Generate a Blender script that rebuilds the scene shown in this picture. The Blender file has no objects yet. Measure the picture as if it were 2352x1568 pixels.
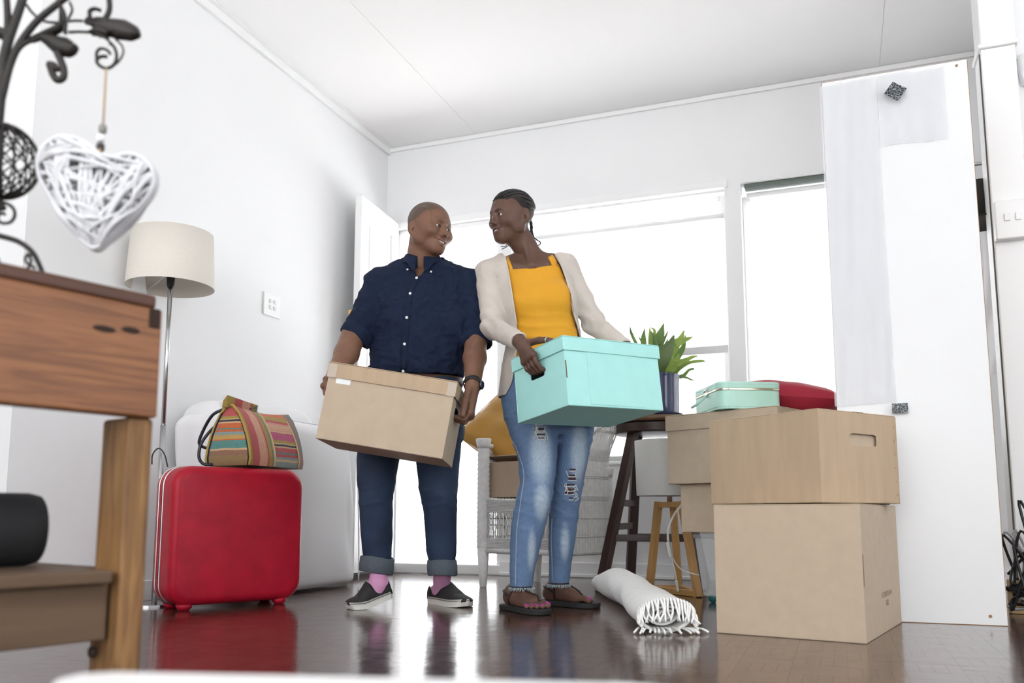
import bpy, bmesh, math, random
import numpy as np
from mathutils import Vector, Matrix, Euler
random.seed(7); RNG = np.random.default_rng(7)
PI = math.pi
# ------------------------------------------------------------------ camera
FPX, CYP, TILT, CAMH, YAW = 1988.59, 930.37, 0.127352, 0.352, 0.360022
scene = bpy.context.scene
col = scene.collection
cam_d = bpy.data.cameras.new('camera'); cam = bpy.data.objects.new('camera', cam_d); col.objects.link(cam)
cam.location = (0, 0, CAMH); cam.rotation_euler = (PI/2 + TILT, 0, 0)
cam_d.sensor_width = 36.0; cam_d.lens = FPX/2352*36.0; cam_d.shift_y = (CYP-784)/2352
cam_d.clip_start = 0.05; cam_d.clip_end = 200
cam_d.dof.use_dof = True; cam_d.dof.focus_distance = 3.4; cam_d.dof.aperture_fstop = 3.2
scene.camera = cam
# ------------------------------------------------------------------ world, lights, exposure
scene.view_settings.view_transform = 'Standard'; scene.view_settings.look = 'None'
scene.view_settings.gamma = 1.0; scene.view_settings.use_curve_mapping = False
scene.view_settings.exposure = 0.50
world = bpy.data.worlds.new('overcast_sky'); scene.world = world; world.use_nodes = True
wn = world.node_tree.nodes; wl = world.node_tree.links
wb = wn['Background']; wb.inputs['Color'].default_value = (0.93, 0.96, 1.0, 1); wb.inputs['Strength'].default_value = 1.9
cB, sB = math.cos(YAW), math.sin(YAW)
def RW(b, a, z=0.0):                       # room frame (along back wall, into depth, up) to world
    return Vector((b*cB + a*sB, -b*sB + a*cB, z))
def area(name, b, a, z, sx, sy, toward, energy, color=(1, 1, 1)):
    d = bpy.data.lights.new(name, 'AREA'); d.shape = 'RECTANGLE'; d.size = sx; d.size_y = sy; d.energy = energy; d.color = color
    o = bpy.data.objects.new(name, d); col.objects.link(o); o.location = RW(b, a, z)
    dv = RW(*toward) - RW(b, a, z); o.rotation_euler = dv.to_track_quat('-Z', 'Y').to_euler()
    return o
area('daylight_rear_window', -0.55, -2.94, 1.52, 4.2, 2.0, (-0.55, 0.0, 1.9), 55, (1.0, 0.985, 0.96))
area('daylight_side_window', 3.29, 0.6, 1.5, 3.3, 1.95, (0.0, 0.6, 1.9), 14, (0.97, 0.985, 1.0))
sun_d = bpy.data.lights.new('sun', 'SUN'); sun_d.energy = 32; sun_d.angle = 0.02; sun_d.color = (0.95, 0.975, 1.0)
sun = bpy.data.objects.new('sun', sun_d); col.objects.link(sun)
sun.rotation_euler = (RW(0.62, 0.0, -0.78)).to_track_quat('-Z', 'Y').to_euler()          # runs along the facade: lights the terrace, not the room
# ------------------------------------------------------------------ unprojection of measured points
cT, sT = math.cos(TILT), math.sin(TILT)
def ray(px, py):
    u = (px-1176)/FPX; v = (CYP-py)/FPX
    return Vector((u, cT - v*sT, sT + v*cT))
def at(px, py, Y):
    r = ray(px, py); t = Y/r.y; return Vector((r.x*t, Y, CAMH + r.z*t))
def flo(px, py, z=0.0):
    r = ray(px, py); t = (z-CAMH)/r.z; return Vector((r.x*t, r.y*t, z))
# ------------------------------------------------------------------ materials
MATS = {}
def mat(name, colr, rough=0.6, metal=0.0, var=0.0, vscale=8.0, bump=0.0, bscale=40.0, stretch=(1, 1, 1), spec=0.5,
        col2=None, coat=0.0, trans=0.0, alpha=1.0, sheen=0.0, ior=1.45, subsurf=0.0, attr=False, island=0.0, distort=0.0, detail=3.0, coords='Object'):
    if name in MATS: return MATS[name]
    m = bpy.data.materials.new(name); m.use_nodes = True
    nt = m.node_tree; N = nt.nodes; L = nt.links; p = N['Principled BSDF']
    p.inputs['Base Color'].default_value = (*colr, 1); p.inputs['Roughness'].default_value = rough
    p.inputs['Metallic'].default_value = metal; p.inputs['Specular IOR Level'].default_value = spec
    p.inputs['IOR'].default_value = ior
    if coat: p.inputs['Coat Weight'].default_value = coat; p.inputs['Coat Roughness'].default_value = 0.12
    if trans: p.inputs['Transmission Weight'].default_value = trans
    if alpha < 1: p.inputs['Alpha'].default_value = alpha
    if sheen: p.inputs['Sheen Weight'].default_value = sheen; p.inputs['Sheen Roughness'].default_value = 0.5
    if subsurf: p.inputs['Subsurface Weight'].default_value = subsurf; p.inputs['Subsurface Scale'].default_value = 0.02
    tc = N.new('ShaderNodeTexCoord'); mp = N.new('ShaderNodeMapping'); mp.inputs['Scale'].default_value = stretch
    L.new(tc.outputs[coords], mp.inputs['Vector'])
    base = None
    if attr:
        a = N.new('ShaderNodeVertexColor'); a.layer_name = 'Col'; base = a.outputs['Color']
    if var or col2:
        n = N.new('ShaderNodeTexNoise'); n.inputs['Scale'].default_value = vscale; n.inputs['Detail'].default_value = detail
        n.inputs['Distortion'].default_value = distort
        L.new(mp.outputs['Vector'], n.inputs['Vector'])
        cr = N.new('ShaderNodeMapRange'); cr.inputs['From Min'].default_value = 0.3; cr.inputs['From Max'].default_value = 0.7
        L.new(n.outputs['Fac'], cr.inputs['Value'])
        if col2:
            mx = N.new('ShaderNodeMix'); mx.data_type = 'RGBA'
            L.new(cr.outputs['Result'], mx.inputs['Factor'])
            if base: L.new(base, mx.inputs['A'])
            else: mx.inputs['A'].default_value = (*colr, 1)
            mx.inputs['B'].default_value = (*col2, 1); base = mx.outputs['Result']
        else:
            mx = N.new('ShaderNodeMix'); mx.data_type = 'RGBA'; mx.blend_type = 'MULTIPLY'; mx.inputs['Factor'].default_value = 1
            mr = N.new('ShaderNodeMapRange'); mr.inputs['To Min'].default_value = 1-var; mr.inputs['To Max'].default_value = 1.0
            L.new(cr.outputs['Result'], mr.inputs['Value'])
            if base: L.new(base, mx.inputs['A'])
            else: mx.inputs['A'].default_value = (*colr, 1)
            L.new(mr.outputs['Result'], mx.inputs['B']); base = mx.outputs['Result']
    if island:
        g = N.new('ShaderNodeNewGeometry'); oi = N.new('ShaderNodeObjectInfo'); ad = N.new('ShaderNodeMath'); ad.operation = 'ADD'
        L.new(g.outputs['Random Per Island'], ad.inputs[0]); L.new(oi.outputs['Random'], ad.inputs[1])
        fr = N.new('ShaderNodeMath'); fr.operation = 'FRACT'; L.new(ad.outputs[0], fr.inputs[0])
        mr = N.new('ShaderNodeMapRange'); mr.inputs['To Min'].default_value = 1-island; mr.inputs['To Max'].default_value = 1+island
        L.new(fr.outputs[0], mr.inputs['Value'])
        mx = N.new('ShaderNodeMix'); mx.data_type = 'RGBA'; mx.blend_type = 'MULTIPLY'; mx.inputs['Factor'].default_value = 1
        if base: L.new(base, mx.inputs['A'])
        else: mx.inputs['A'].default_value = (*colr, 1)
        L.new(mr.outputs['Result'], mx.inputs['B']); base = mx.outputs['Result']
    if base: L.new(base, p.inputs['Base Color'])
    if bump:
        n2 = N.new('ShaderNodeTexNoise'); n2.inputs['Scale'].default_value = bscale; n2.inputs['Detail'].default_value = 4
        L.new(mp.outputs['Vector'], n2.inputs['Vector'])
        bp = N.new('ShaderNodeBump'); bp.inputs['Strength'].default_value = bump; bp.inputs['Distance'].default_value = 0.01
        L.new(n2.outputs['Fac'], bp.inputs['Height']); L.new(bp.outputs['Normal'], p.inputs['Normal'])
    MATS[name] = m; return m
# ------------------------------------------------------------------ mesh helpers
def tag(o, label=None, cat=None, group=None, kind=None):
    if label: o['label'] = label
    if cat: o['category'] = cat
    if group: o['group'] = group
    if kind: o['kind'] = kind
    return o
def thing(name, label, cat, loc=(0, 0, 0), rot=(0, 0, 0), group=None):
    o = bpy.data.objects.new(name, None); col.objects.link(o); o.empty_display_size = 0.05
    o.location = loc; o.rotation_euler = rot
    return tag(o, label, cat, group)
class MB:
    def __init__(s): s.v = []; s.f = []; s.n = 0
    def add(s, v, f, M=None):
        v = [Vector(p) for p in v]
        if M is not None: v = [M @ p for p in v]
        s.v += [tuple(p) for p in v]; s.f += [tuple(i + s.n for i in q) for q in f]; s.n += len(v); return s
    def box(s, c, d, rot=(0, 0, 0)):
        x, y, z = d[0]/2, d[1]/2, d[2]/2
        M = Matrix.Translation(c) @ Euler(rot).to_matrix().to_4x4()
        return s.add([(-x,-y,-z),(x,-y,-z),(x,y,-z),(-x,y,-z),(-x,-y,z),(x,-y,z),(x,y,z),(-x,y,z)],
                     [(0,3,2,1),(4,5,6,7),(0,1,5,4),(1,2,6,5),(2,3,7,6),(3,0,4,7)], M)
    def bb(s, a, b):                                   # box from two corners
        return s.box([(a[i]+b[i])/2 for i in range(3)], [abs(b[i]-a[i]) for i in range(3)])
    def beam(s, p, q, w, h, up=(0, 0, 1), taper=1.0):   # rectangular bar p->q
        p = Vector(p); q = Vector(q); d = (q-p).normalized(); u = Vector(up); r = d.cross(u)
        if r.length < 1e-4: r = d.cross(Vector((0, 1, 0)))
        r.normalize(); u = r.cross(d)
        vs = []
        for P, k in ((p, 1), (q, taper)):
            for a, b in ((-1,-1),(1,-1),(1,1),(-1,1)): vs.append(P + r*a*w/2*k + u*b*h/2*k)
        return s.add(vs, [(0,3,2,1),(4,5,6,7),(0,1,5,4),(1,2,6,5),(2,3,7,6),(3,0,4,7)])
    def tube(s, pts, r, n=8, closed=False, cap=True):
        pts = [Vector(p) for p in pts]; m = len(pts)
        rs = r if isinstance(r, (list, tuple, np.ndarray)) else [r]*m
        T = []
        for i in range(m):
            a = pts[(i-1) % m] if (closed or i > 0) else pts[i]; b = pts[(i+1) % m] if (closed or i < m-1) else pts[i]
            t = (b-a); T.append(t.normalized() if t.length > 1e-9 else Vector((0, 0, 1)))
        ref = Vector((0, 0, 1)) if abs(T[0].z) < 0.9 else Vector((1, 0, 0))
        nn = T[0].cross(ref).normalized(); vs = []
        for i in range(m):
            nn = (nn - T[i]*nn.dot(T[i])); nn = nn.normalized() if nn.length > 1e-6 else T[i].orthogonal().normalized()
            bn = T[i].cross(nn)
            for k in range(n):
                a = 2*PI*k/n; vs.append(pts[i] + (nn*math.cos(a) + bn*math.sin(a))*rs[i])
        fs = []
        for i in range(m if closed else m-1):
            j = (i+1) % m
            for k in range(n): fs.append((i*n+k, i*n+(k+1) % n, j*n+(k+1) % n, j*n+k))
        if cap and not closed: fs.append(tuple(range(n-1, -1, -1))); fs.append(tuple((m-1)*n+k for k in range(n)))
        return s.add(vs, fs)
    def lathe(s, prof, n=24, M=None, cap=True):         # prof: (radius, z)
        vs = []; fs = []
        for r, z in prof:
            for k in range(n): vs.append((r*math.cos(2*PI*k/n), r*math.sin(2*PI*k/n), z))
        for i in range(len(prof)-1):
            for k in range(n): fs.append((i*n+k, i*n+(k+1) % n, (i+1)*n+(k+1) % n, (i+1)*n+k))
        if cap: fs.append(tuple(range(n-1, -1, -1))); fs.append(tuple((len(prof)-1)*n+k for k in range(n)))
        return s.add(vs, fs, M)
    def prism(s, poly, z0, z1, M=None):                 # poly list (x,y) extruded in z
        n = len(poly)
        vs = [(x, y, z0) for x, y in poly] + [(x, y, z1) for x, y in poly]
        fs = [tuple(range(n-1, -1, -1)), tuple(range(n, 2*n))] + [(i, (i+1) % n, n+(i+1) % n, n+i) for i in range(n)]
        return s.add(vs, fs, M)
    def grid(s, fn, nu, nv, closed_u=False):            # fn(u,v)
        vs = [fn(i/(nu if closed_u else nu-1), j/(nv-1)) for j in range(nv) for i in range(nu)]
        fs = []
        for j in range(nv-1):
            for i in range(nu if closed_u else nu-1):
                k = (i+1) % nu; fs.append((j*nu+i, j*nu+k, (j+1)*nu+k, (j+1)*nu+i))
        return s.add(vs, fs)
    def obj(s, name, m, parent=None, smooth=False, bevel=0.0, seg=2, label=None, loc=None, rot=None, sub=0, world_to=None):
        me = bpy.data.meshes.new(name)
        v = s.v
        if world_to is not None:
            Mi = world_to.inverted(); v = [tuple(Mi @ Vector(p)) for p in v]
        me.from_pydata(v, [], s.f); me.update()
        bm = bmesh.new(); bm.from_mesh(me); bmesh.ops.recalc_face_normals(bm, faces=bm.faces); bm.to_mesh(me); bm.free()
        if m is not None: me.materials.append(m)
        return finish(name, me, parent, smooth, bevel, seg, label, loc, rot, sub)
def finish(name, me, parent=None, smooth=False, bevel=0.0, seg=2, label=None, loc=None, rot=None, sub=0):
    o = bpy.data.objects.new(name, me); col.objects.link(o)
    if parent is not None: o.parent = parent
    if loc is not None: o.location = loc
    if rot is not None: o.rotation_euler = rot
    if smooth:
        me.polygons.foreach_set('use_smooth', np.ones(len(me.polygons), bool))
    if bevel:
        b = o.modifiers.new('bevel', 'BEVEL'); b.width = bevel; b.segments = seg; b.limit_method = 'ANGLE'; b.angle_limit = 0.6
        me.polygons.foreach_set('use_smooth', np.ones(len(me.polygons), bool))
        o.modifiers.new('wn', 'WEIGHTED_NORMAL')
    if sub:
        q = o.modifiers.new('sub', 'SUBSURF'); q.levels = sub; q.render_levels = sub
    if label: o['label'] = label
    return o
def spline(pts, n=8, closed=False):
    """Catmull-Rom through points."""
    P = [np.array(p, float) for p in pts]; m = len(P); out = []
    for i in range(m if closed else m-1):
        p0 = P[(i-1) % m] if (closed or i > 0) else 2*P[0]-P[1]
        p1 = P[i]; p2 = P[(i+1) % m]
        p3 = P[(i+2) % m] if (closed or i < m-2) else 2*P[-1]-P[-2]
        for k in range(n):
            t = k/n
            out.append(0.5*((2*p1)+(-p0+p2)*t+(2*p0-5*p1+4*p2-p3)*t*t+(-p0+3*p1-3*p2+p3)*t**3))
    if not closed: out.append(P[-1])
    return [Vector(q) for q in out]
def copy_tree(o, parent=None):
    c = o.copy(); col.objects.link(c); c.parent = parent
    for ch in list(o.children): copy_tree(ch, c)
    return c
ROT_ROOM = (0, 0, -YAW)
# palette
WHITEWALL = mat('white_wall_paint', (0.82, 0.825, 0.835), 0.7, bump=0.03, bscale=60, var=0.02, vscale=1.5)
CEILP = mat('white_ceiling_paint', (0.90, 0.90, 0.905), 0.75, bump=0.02, bscale=50)
TRIMW = mat('white_gloss_paint', (0.84, 0.845, 0.85), 0.35, bump=0.02, bscale=30)
KRAFT = mat('kraft_card', (0.50, 0.375, 0.255), 0.75, var=0.10, vscale=30, bump=0.04, bscale=220, stretch=(1, 1, 0.15))
KRAFT_PALE = mat('pale_kraft_card', (0.53, 0.425, 0.315), 0.75, var=0.08, vscale=24, bump=0.03, bscale=180)
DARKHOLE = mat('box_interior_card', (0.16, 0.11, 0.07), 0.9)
# ================================================================== THE ROOM
CEIL, LEFT, BACK = 2.808, -2.748, 4.93
FLOORM = mat('varnished_parquet', (0.085, 0.040, 0.027), 0.17, var=0.35, vscale=60, stretch=(1, 1, 1), island=0.35, bump=0.16, bscale=11, spec=0.55, coat=0.35)
floor = MB().bb((-3.4, -3.2, -0.12), (3.4, 6.2, -0.004)).obj('floor', FLOORM, rot=ROT_ROOM); tag(floor, kind='structure')
# parquet fingers, laid in alternating squares of four
S = 0.124; W = S/4
cells = []
for i in range(-22, 15):
    for j in range(7, 40):
        b0, a0 = i*S, j*S
        if b0 < LEFT or a0 > BACK-S: continue
        w = RW(b0+S/2, a0+S/2)
        if abs(w.x)/max(w.y, 0.1) > 0.66 or w.y < 1.65: continue
        cells.append((w.length, b0, a0, (i+j) % 2))
cells.sort()
def slat_mesh():
    m = MB().box((0, 0, -0.004), (S-0.0003, W-0.0003, 0.008))
    me = bpy.data.meshes.new('parquet_finger'); me.from_pydata(m.v, [], m.f); me.materials.append(FLOORM); return me
sm = slat_mesh(); rest = MB(); cnt = 0
for dist, b0, a0, o in cells:
    for k in range(4):
        cb, ca = (b0+S/2, a0+W*(k+.5)) if o == 0 else (b0+W*(k+.5), a0+S/2)
        tx, ty, dz = RNG.normal(0, 0.0014), RNG.normal(0, 0.0008), RNG.normal(0, 0.00002)
        if cnt < 300:
            s = bpy.data.objects.new('parquet_finger', sm); col.objects.link(s); s.parent = floor
            s.location = (cb, ca, dz); s.rotation_euler = (tx, ty, 0 if o == 0 else PI/2)
        else:
            rest.box((cb, ca, -0.004+dz), (S-0.0003, W-0.0003, 0.008), (tx, ty, 0 if o == 0 else PI/2))
        cnt += 1
r = rest.obj('parquet_fingers', FLOORM, floor); tag(r, kind='stuff')
# ceiling with flat boards and joints
ceiling = MB().bb((-3.4, -3.2, CEIL+0.004), (3.4, 5.2, CEIL+0.15)).obj('ceiling', CEILP, rot=ROT_ROOM); tag(ceiling, kind='structure')
for b0, b1 in ((-3.3, -2.1), (-2.098, 0.309), (0.311, 2.5), (2.504, 3.3)):
    MB().bb((b0, -3.1, CEIL), (b1, 4.95, CEIL+0.006)).obj('ceiling_board', CEILP, ceiling)
# left wall and the recess nearer the camera
wl_ = MB(); wl_.bb((LEFT-0.15, 2.24, 0), (LEFT, 5.1, CEIL)); wl_.bb((LEFT-0.75, 2.24, 0), (LEFT-0.15, 2.39, CEIL))
wl_.bb((LEFT-0.75, -3.1, 0), (LEFT-0.60, 2.3, CEIL))
tag(wl_.obj('wall_left', WHITEWALL, rot=ROT_ROOM), kind='structure')
# back wall with door and window openings
T = 0.18
D0, D1 = -2.69, -1.93            # glazed door opening
W0, W1 = -1.86, -0.546           # window with half-drawn blind
V0, V1 = -0.455, 0.42            # second window
HEAD = 2.232; SILL = 0.667
bwm = MB()
bwm.bb((LEFT-0.15, BACK, HEAD+0.02), (2.6, BACK+T, CEIL))
bwm.bb((LEFT-0.15, BACK, 0), (D0, BACK+T, HEAD+0.02))
bwm.bb((D1, BACK, 0), (W0, BACK+T, HEAD+0.02))
bwm.bb((W0, BACK, 0), (W1, BACK+T, SILL)); bwm.bb((W1, BACK, 0), (V0, BACK+T, HEAD+0.02))
bwm.bb((V0, BACK, 0), (V1, BACK+T, SILL)); bwm.bb((V1, BACK, 0), (2.6, BACK+T, HEAD+0.02))
tag(bwm.obj('wall_back', WHITEWALL, rot=ROT_ROOM), kind='structure')
# rear and right side of the room, behind the camera, with large windows
rw = MB(); rw.bb((-3.4, -3.1, 0), (3.3, -2.95, 0.5)); rw.bb((-3.4, -3.1, 2.55), (3.3, -2.95, CEIL))
rw.bb((-3.4, -3.1, 0.5), (-2.7, -2.95, 2.55)); rw.bb((1.6, -3.1, 0.5), (3.3, -2.95, 2.55))
tag(rw.obj('wall_rear', WHITEWALL, rot=ROT_ROOM), kind='structure')
rr = MB(); rr.bb((3.3, -3.1, 0), (3.45, 5.1, 0.5)); rr.bb((3.3, -3.1, 2.5), (3.45, 5.1, CEIL)); rr.bb((3.3, -3.1, 0.5), (3.45, -1.1, 2.5)); rr.bb((3.3, 2.3, 0.5), (3.45, 5.1, 2.5))
tag(rr.obj('wall_right', WHITEWALL, rot=ROT_ROOM), kind='structure')
# cornices, skirting, window-head moulding
c1 = MB(); c1.bb((LEFT, 2.24, CEIL-0.045), (LEFT+0.022, BACK, CEIL-0.001)); c1.bb((LEFT, 2.24, CEIL-0.006), (LEFT+0.05, BACK, CEIL-0.0005))
tag(c1.obj('trim_1', TRIMW, rot=ROT_ROOM, bevel=0.004), kind='structure')
c2 = MB(); c2.bb((LEFT, BACK-0.016, CEIL-0.03), (2.6, BACK, CEIL-0.001))
tag(c2.obj('trim_2', TRIMW, rot=ROT_ROOM, bevel=0.003), kind='structure')
c3 = MB(); c3.bb((D0-0.04, BACK-0.022, HEAD), (W1+0.02, BACK+0.02, HEAD+0.045))
tag(c3.obj('trim_3', TRIMW, rot=ROT_ROOM, bevel=0.005), kind='structure')
sk = MB(); sk.bb((D1, BACK-0.016, 0), (2.5, BACK, 0.085)); sk.bb((D1, BACK-0.026, 0), (2.5, BACK, 0.02))
tag(sk.obj('baseboard_back', TRIMW, rot=ROT_ROOM, bevel=0.004), kind='structure')
sk = MB(); sk.bb((LEFT, 2.24, 0), (LEFT+0.016, BACK, 0.085))
tag(sk.obj('baseboard_left', TRIMW, rot=ROT_ROOM, bevel=0.004), kind='structure')
# windows: frame, glazing, blinds
GLASS = mat('window_glass', (0.95, 0.98, 0.98), 0.0, trans=1.0, alpha=0.12, ior=1.05)
BLIND = mat('white_blind_cloth', (0.9, 0.9, 0.9), 0.8, var=0.03, vscale=3, stretch=(1, 1, 80), bump=0.02, bscale=300)
def blind_mat():
    m = bpy.data.materials.new('translucent_blind'); m.use_nodes = True; nt = m.node_tree; N = nt.nodes; L = nt.links
    out = N['Material Output']; p = N['Principled BSDF']; p.inputs['Base Color'].default_value = (0.92, 0.92, 0.92, 1); p.inputs['Roughness'].default_value = 0.8
    tr = N.new('ShaderNodeBsdfTranslucent'); tr.inputs['Color'].default_value = (0.95, 0.95, 0.95, 1)
    w = N.new('ShaderNodeTexNoise'); w.inputs['Scale'].default_value = 40; mp = N.new('ShaderNodeMapping'); mp.inputs['Scale'].default_value = (0.2, 0.2, 12)
    tc = N.new('ShaderNodeTexCoord'); L.new(tc.outputs['Object'], mp.inputs['Vector']); L.new(mp.outputs['Vector'], w.inputs['Vector'])
    mr = N.new('ShaderNodeMapRange'); mr.inputs['To Min'].default_value = 0.72; mr.inputs['To Max'].default_value = 0.8; L.new(w.outputs['Fac'], mr.inputs['Value'])
    mx = N.new('ShaderNodeMixShader'); L.new(mr.outputs['Result'], mx.inputs['Fac']); L.new(p.outputs[0], mx.inputs[1]); L.new(tr.outputs[0], mx.inputs[2]); L.new(mx.outputs[0], out.inputs['Surface'])
    return m
BLINDT = blind_mat()
ALU = mat('pale_alloy', (0.66, 0.67, 0.69), 0.35, metal=0.3)
def window(n, b0, b1, z0, z1, split=None):
    e = bpy.data.objects.new('window_%d' % n, None); col.objects.link(e); e.rotation_euler = ROT_ROOM; tag(e, kind='structure')
    f = MB(); y0, y1 = BACK+0.10, BACK+0.15; t = 0.04
    f.bb((b0, y0, z0), (b0+t, y1, z1)); f.bb((b1-t, y0, z0), (b1, y1, z1)); f.bb((b0+t, y0, z0), (b1-t, y1, z0+t)); f.bb((b0+t, y0, z1-t), (b1-t, y1, z1))
    xs = [b0+t] + ([split] if split else []) + [b1-t]
    if split: f.bb((split-0.018, y0, z0+t), (split+0.018, y1, z1-t))
    f.obj('window_frame', TRIMW, e, bevel=0.004)
    for i in range(len(xs)-1):
        MB().bb((xs[i]+0.002, BACK+0.122, z0+t), (xs[i+1]-0.002, BACK+0.126, z1-t)).obj('pane', GLASS, e)
    MB().bb((b0, BACK-0.01, z0-0.02), (b1, BACK+0.10, z0)).obj('window_sill', TRIMW, e, bevel=0.004)
    return e
wA = window(1, W0, W1, SILL, HEAD+0.0)
wB = window(2, V0, V1, SILL, HEAD-0.03)
MB().bb((V0+0.02, BACK+0.03, HEAD-0.004), (V1, BACK+0.1, HEAD+0.016)).obj('head_rail', mat('dark_green_rail', (0.12, 0.15, 0.13), 0.5), wB, label='dark rail at window head')
# roller blinds: things that hang in the windows
bl = thing('roller_blind', 'white translucent roller blind half drawn with a grey bottom bar behind the woman', 'blind', RW(-1.2, BACK+0.06, 1.30), ROT_ROOM)
MB().box((0, 0, 0.40), (W1-W0-0.03, 0.002, 0.76)).obj('blind_cloth', BLINDT, bl)
MB().box((0, 0, 0.0), (W1-W0-0.03, 0.016, 0.045)).obj('bottom_bar', mat('blind_bar_grey', (0.62, 0.62, 0.63), 0.5), bl, bevel=0.004)
MB().tube([(-0.64, 0.01, 0.79), (0.64, 0.01, 0.79)], 0.018, 12).obj('roller_tube', TRIMW, bl, smooth=True)
bl = thing('roller_blind', 'white translucent roller blind drawn down beside the plastic-draped panel', 'blind', RW((V0+V1)/2, BACK+0.06, SILL), ROT_ROOM)
MB().box((0.02, 0, 0.78), (V1-V0-0.05, 0.002, 1.46)).obj('blind_cloth', BLINDT, bl)
MB().box((0.02, 0, 0.045), (V1-V0-0.05, 0.014, 0.03)).obj('bottom_bar', TRIMW, bl, bevel=0.004)
MB().tube([(-0.41, 0.01, 1.525), (0.43, 0.01, 1.525)], 0.018, 12).obj('roller_tube', TRIMW, bl, smooth=True)
# glazed fixed frame of the door opening
e = bpy.data.objects.new('door_2', None); col.objects.link(e); e.rotation_euler = ROT_ROOM; tag(e, kind='structure')
f = MB(); f.bb((D0, BACK+0.02, 0), (D0+0.035, BACK+0.12, HEAD)); f.bb((D1-0.035, BACK+0.02, 0), (D1, BACK+0.12, HEAD)); f.bb((D0, BACK+0.02, HEAD-0.03), (D1, BACK+0.12, HEAD))
f.obj('door_frame', TRIMW, e, bevel=0.004)
MB().bb((D0, BACK-0.012, 0), (D1, BACK+T, 0.06)).obj('threshold', TRIMW, e, bevel=0.006)
# open door leaf along the left wall
ang = math.atan2(0.52, 0.045)
dl = bpy.data.objects.new('door_1', None); col.objects.link(dl); dl.location = RW(-2.668, BACK-0.02, 0.03); dl.rotation_euler = (0, 0, -YAW - PI/2 + 0.085); tag(dl, kind='structure')
# local x runs from the hinge to the free edge
DW, DH, DT = 0.56, 2.235, 0.042
d = MB(); d.bb((0, -DT/2, 0), (0.10, DT/2, DH)); d.bb((DW-0.10, -DT/2, 0), (DW, DT/2, DH))
d.bb((0.10, -DT/2, DH-0.11), (DW-0.10, DT/2, DH)); d.bb((0.10, -DT/2, 0), (DW-0.10, DT/2, 0.2)); d.bb((0.10, -DT/2, 0.95), (DW-0.10, DT/2, 1.06))
d.obj('door_stiles', TRIMW, dl, bevel=0.003)
for z0, z1 in ((0.2, 0.95), (1.06, DH-0.11)):
    p = MB(); p.bb((0.10, -0.008, z0), (DW-0.10, 0.008, z1)); p.bb((0.14, -0.014, z0+0.04), (DW-0.14, 0.014, z1-0.04)); p.obj('door_panel', TRIMW, dl, bevel=0.004)
BRASS = mat('brass', (0.62, 0.42, 0.16), 0.3, metal=1.0)
STEEL = mat('steel', (0.6, 0.6, 0.6), 0.28, metal=1.0)
k = MB(); k.bb((DW-0.06, -DT/2-0.012, 1.46), (DW-0.012, -DT/2, 1.55)); k.bb((DW-0.05, -DT/2-0.035, 1.475), (DW-0.004, -DT/2-0.012, 1.535)); k.obj('rim_lock', BRASS, dl, bevel=0.004, label='brass rim lock')
k = MB(); k.lathe([(0.024, 0), (0.024, 0.006), (0.009, 0.01), (0.009, 0.035), (0.02, 0.045), (0.021, 0.06), (0.012, 0.068)], 16, Matrix.Translation((DW-0.045, -DT/2, 1.10)) @ Matrix.Rotation(PI/2, 4, 'X')); k.obj('door_knob', BRASS, dl, smooth=True, label='brass door knob')
MB().bb((DW, -0.012, 1.12), (DW+0.003, 0.012, 1.22)).obj('strike_plate', mat('dull_steel', (0.3, 0.31, 0.28), 0.4, metal=0.9), dl)
MB().bb((DW-0.03, -DT/2-0.004, 1.33), (DW-0.018, -DT/2, 1.37)).obj('key_plate', mat('dull_steel', (0, 0, 0)), dl)
# light switch plate on the left wall
sp = thing('light_switch', 'white square light switch plate on left wall beside the open door', 'switch', RW(LEFT, 3.71, 1.388), ROT_ROOM)
MB().bb((0, -0.07, 0), (0.010, 0.07, 0.118)).obj('plate', TRIMW, sp, bevel=0.003)
for yy in (-0.018, 0.018):
    for zz in (0.045, 0.078): MB().bb((0.010, yy-0.009, zz-0.011), (0.0145, yy+0.009, zz+0.011)).obj('rocker', mat('switch_grey', (0.72, 0.72, 0.72), 0.4), sp, bevel=0.002)
# balcony outside with railing
OUT = mat('pale_concrete', (0.8, 0.79, 0.76), 0.8, var=0.06, vscale=4)
gs = MB(); gs.bb((-9, BACK+T, -0.3), (9, BACK+7, -0.05)); gs.bb((-9, -9, -0.3), (9, -3.2, -0.05)); gs.bb((3.45, -3.2, -0.3), (9, BACK+T, -0.05))  # slab widened, unseen rear and side slabs added, to bounce sunlight onto the ceiling
tag(gs.obj('terrace_bounce_floor', OUT, rot=ROT_ROOM), kind='structure')
rl = thing('balcony_railing', 'pale metal railing with upright bars outside the open door', 'railing', RW(-2.3, BACK+1.5, -0.03), ROT_ROOM)
RAIL = mat('cream_painted_metal', (0.82, 0.82, 0.74), 0.5)
for i in range(15): MB().tube([(-0.9+i*0.13, 0, 0.03), (-0.9+i*0.13, 0, 0.95)], 0.008, 8).obj('bar', RAIL, rl, smooth=True)
MB().tube([(-1.0, 0, 0.95), (1.0, 0, 0.95)], 0.02, 8).obj('handrail', RAIL, rl, smooth=True)
MB().tube([(-1.0, 0, 0.04), (1.0, 0, 0.04)], 0.014, 8).obj('bottom_rail', RAIL, rl, smooth=True)
MB().tube([(-0.9, 0.012, 0.1), (0.9, 0.012, 0.8)], 0.008, 8).obj('stay', RAIL, rl, smooth=True)
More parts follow.
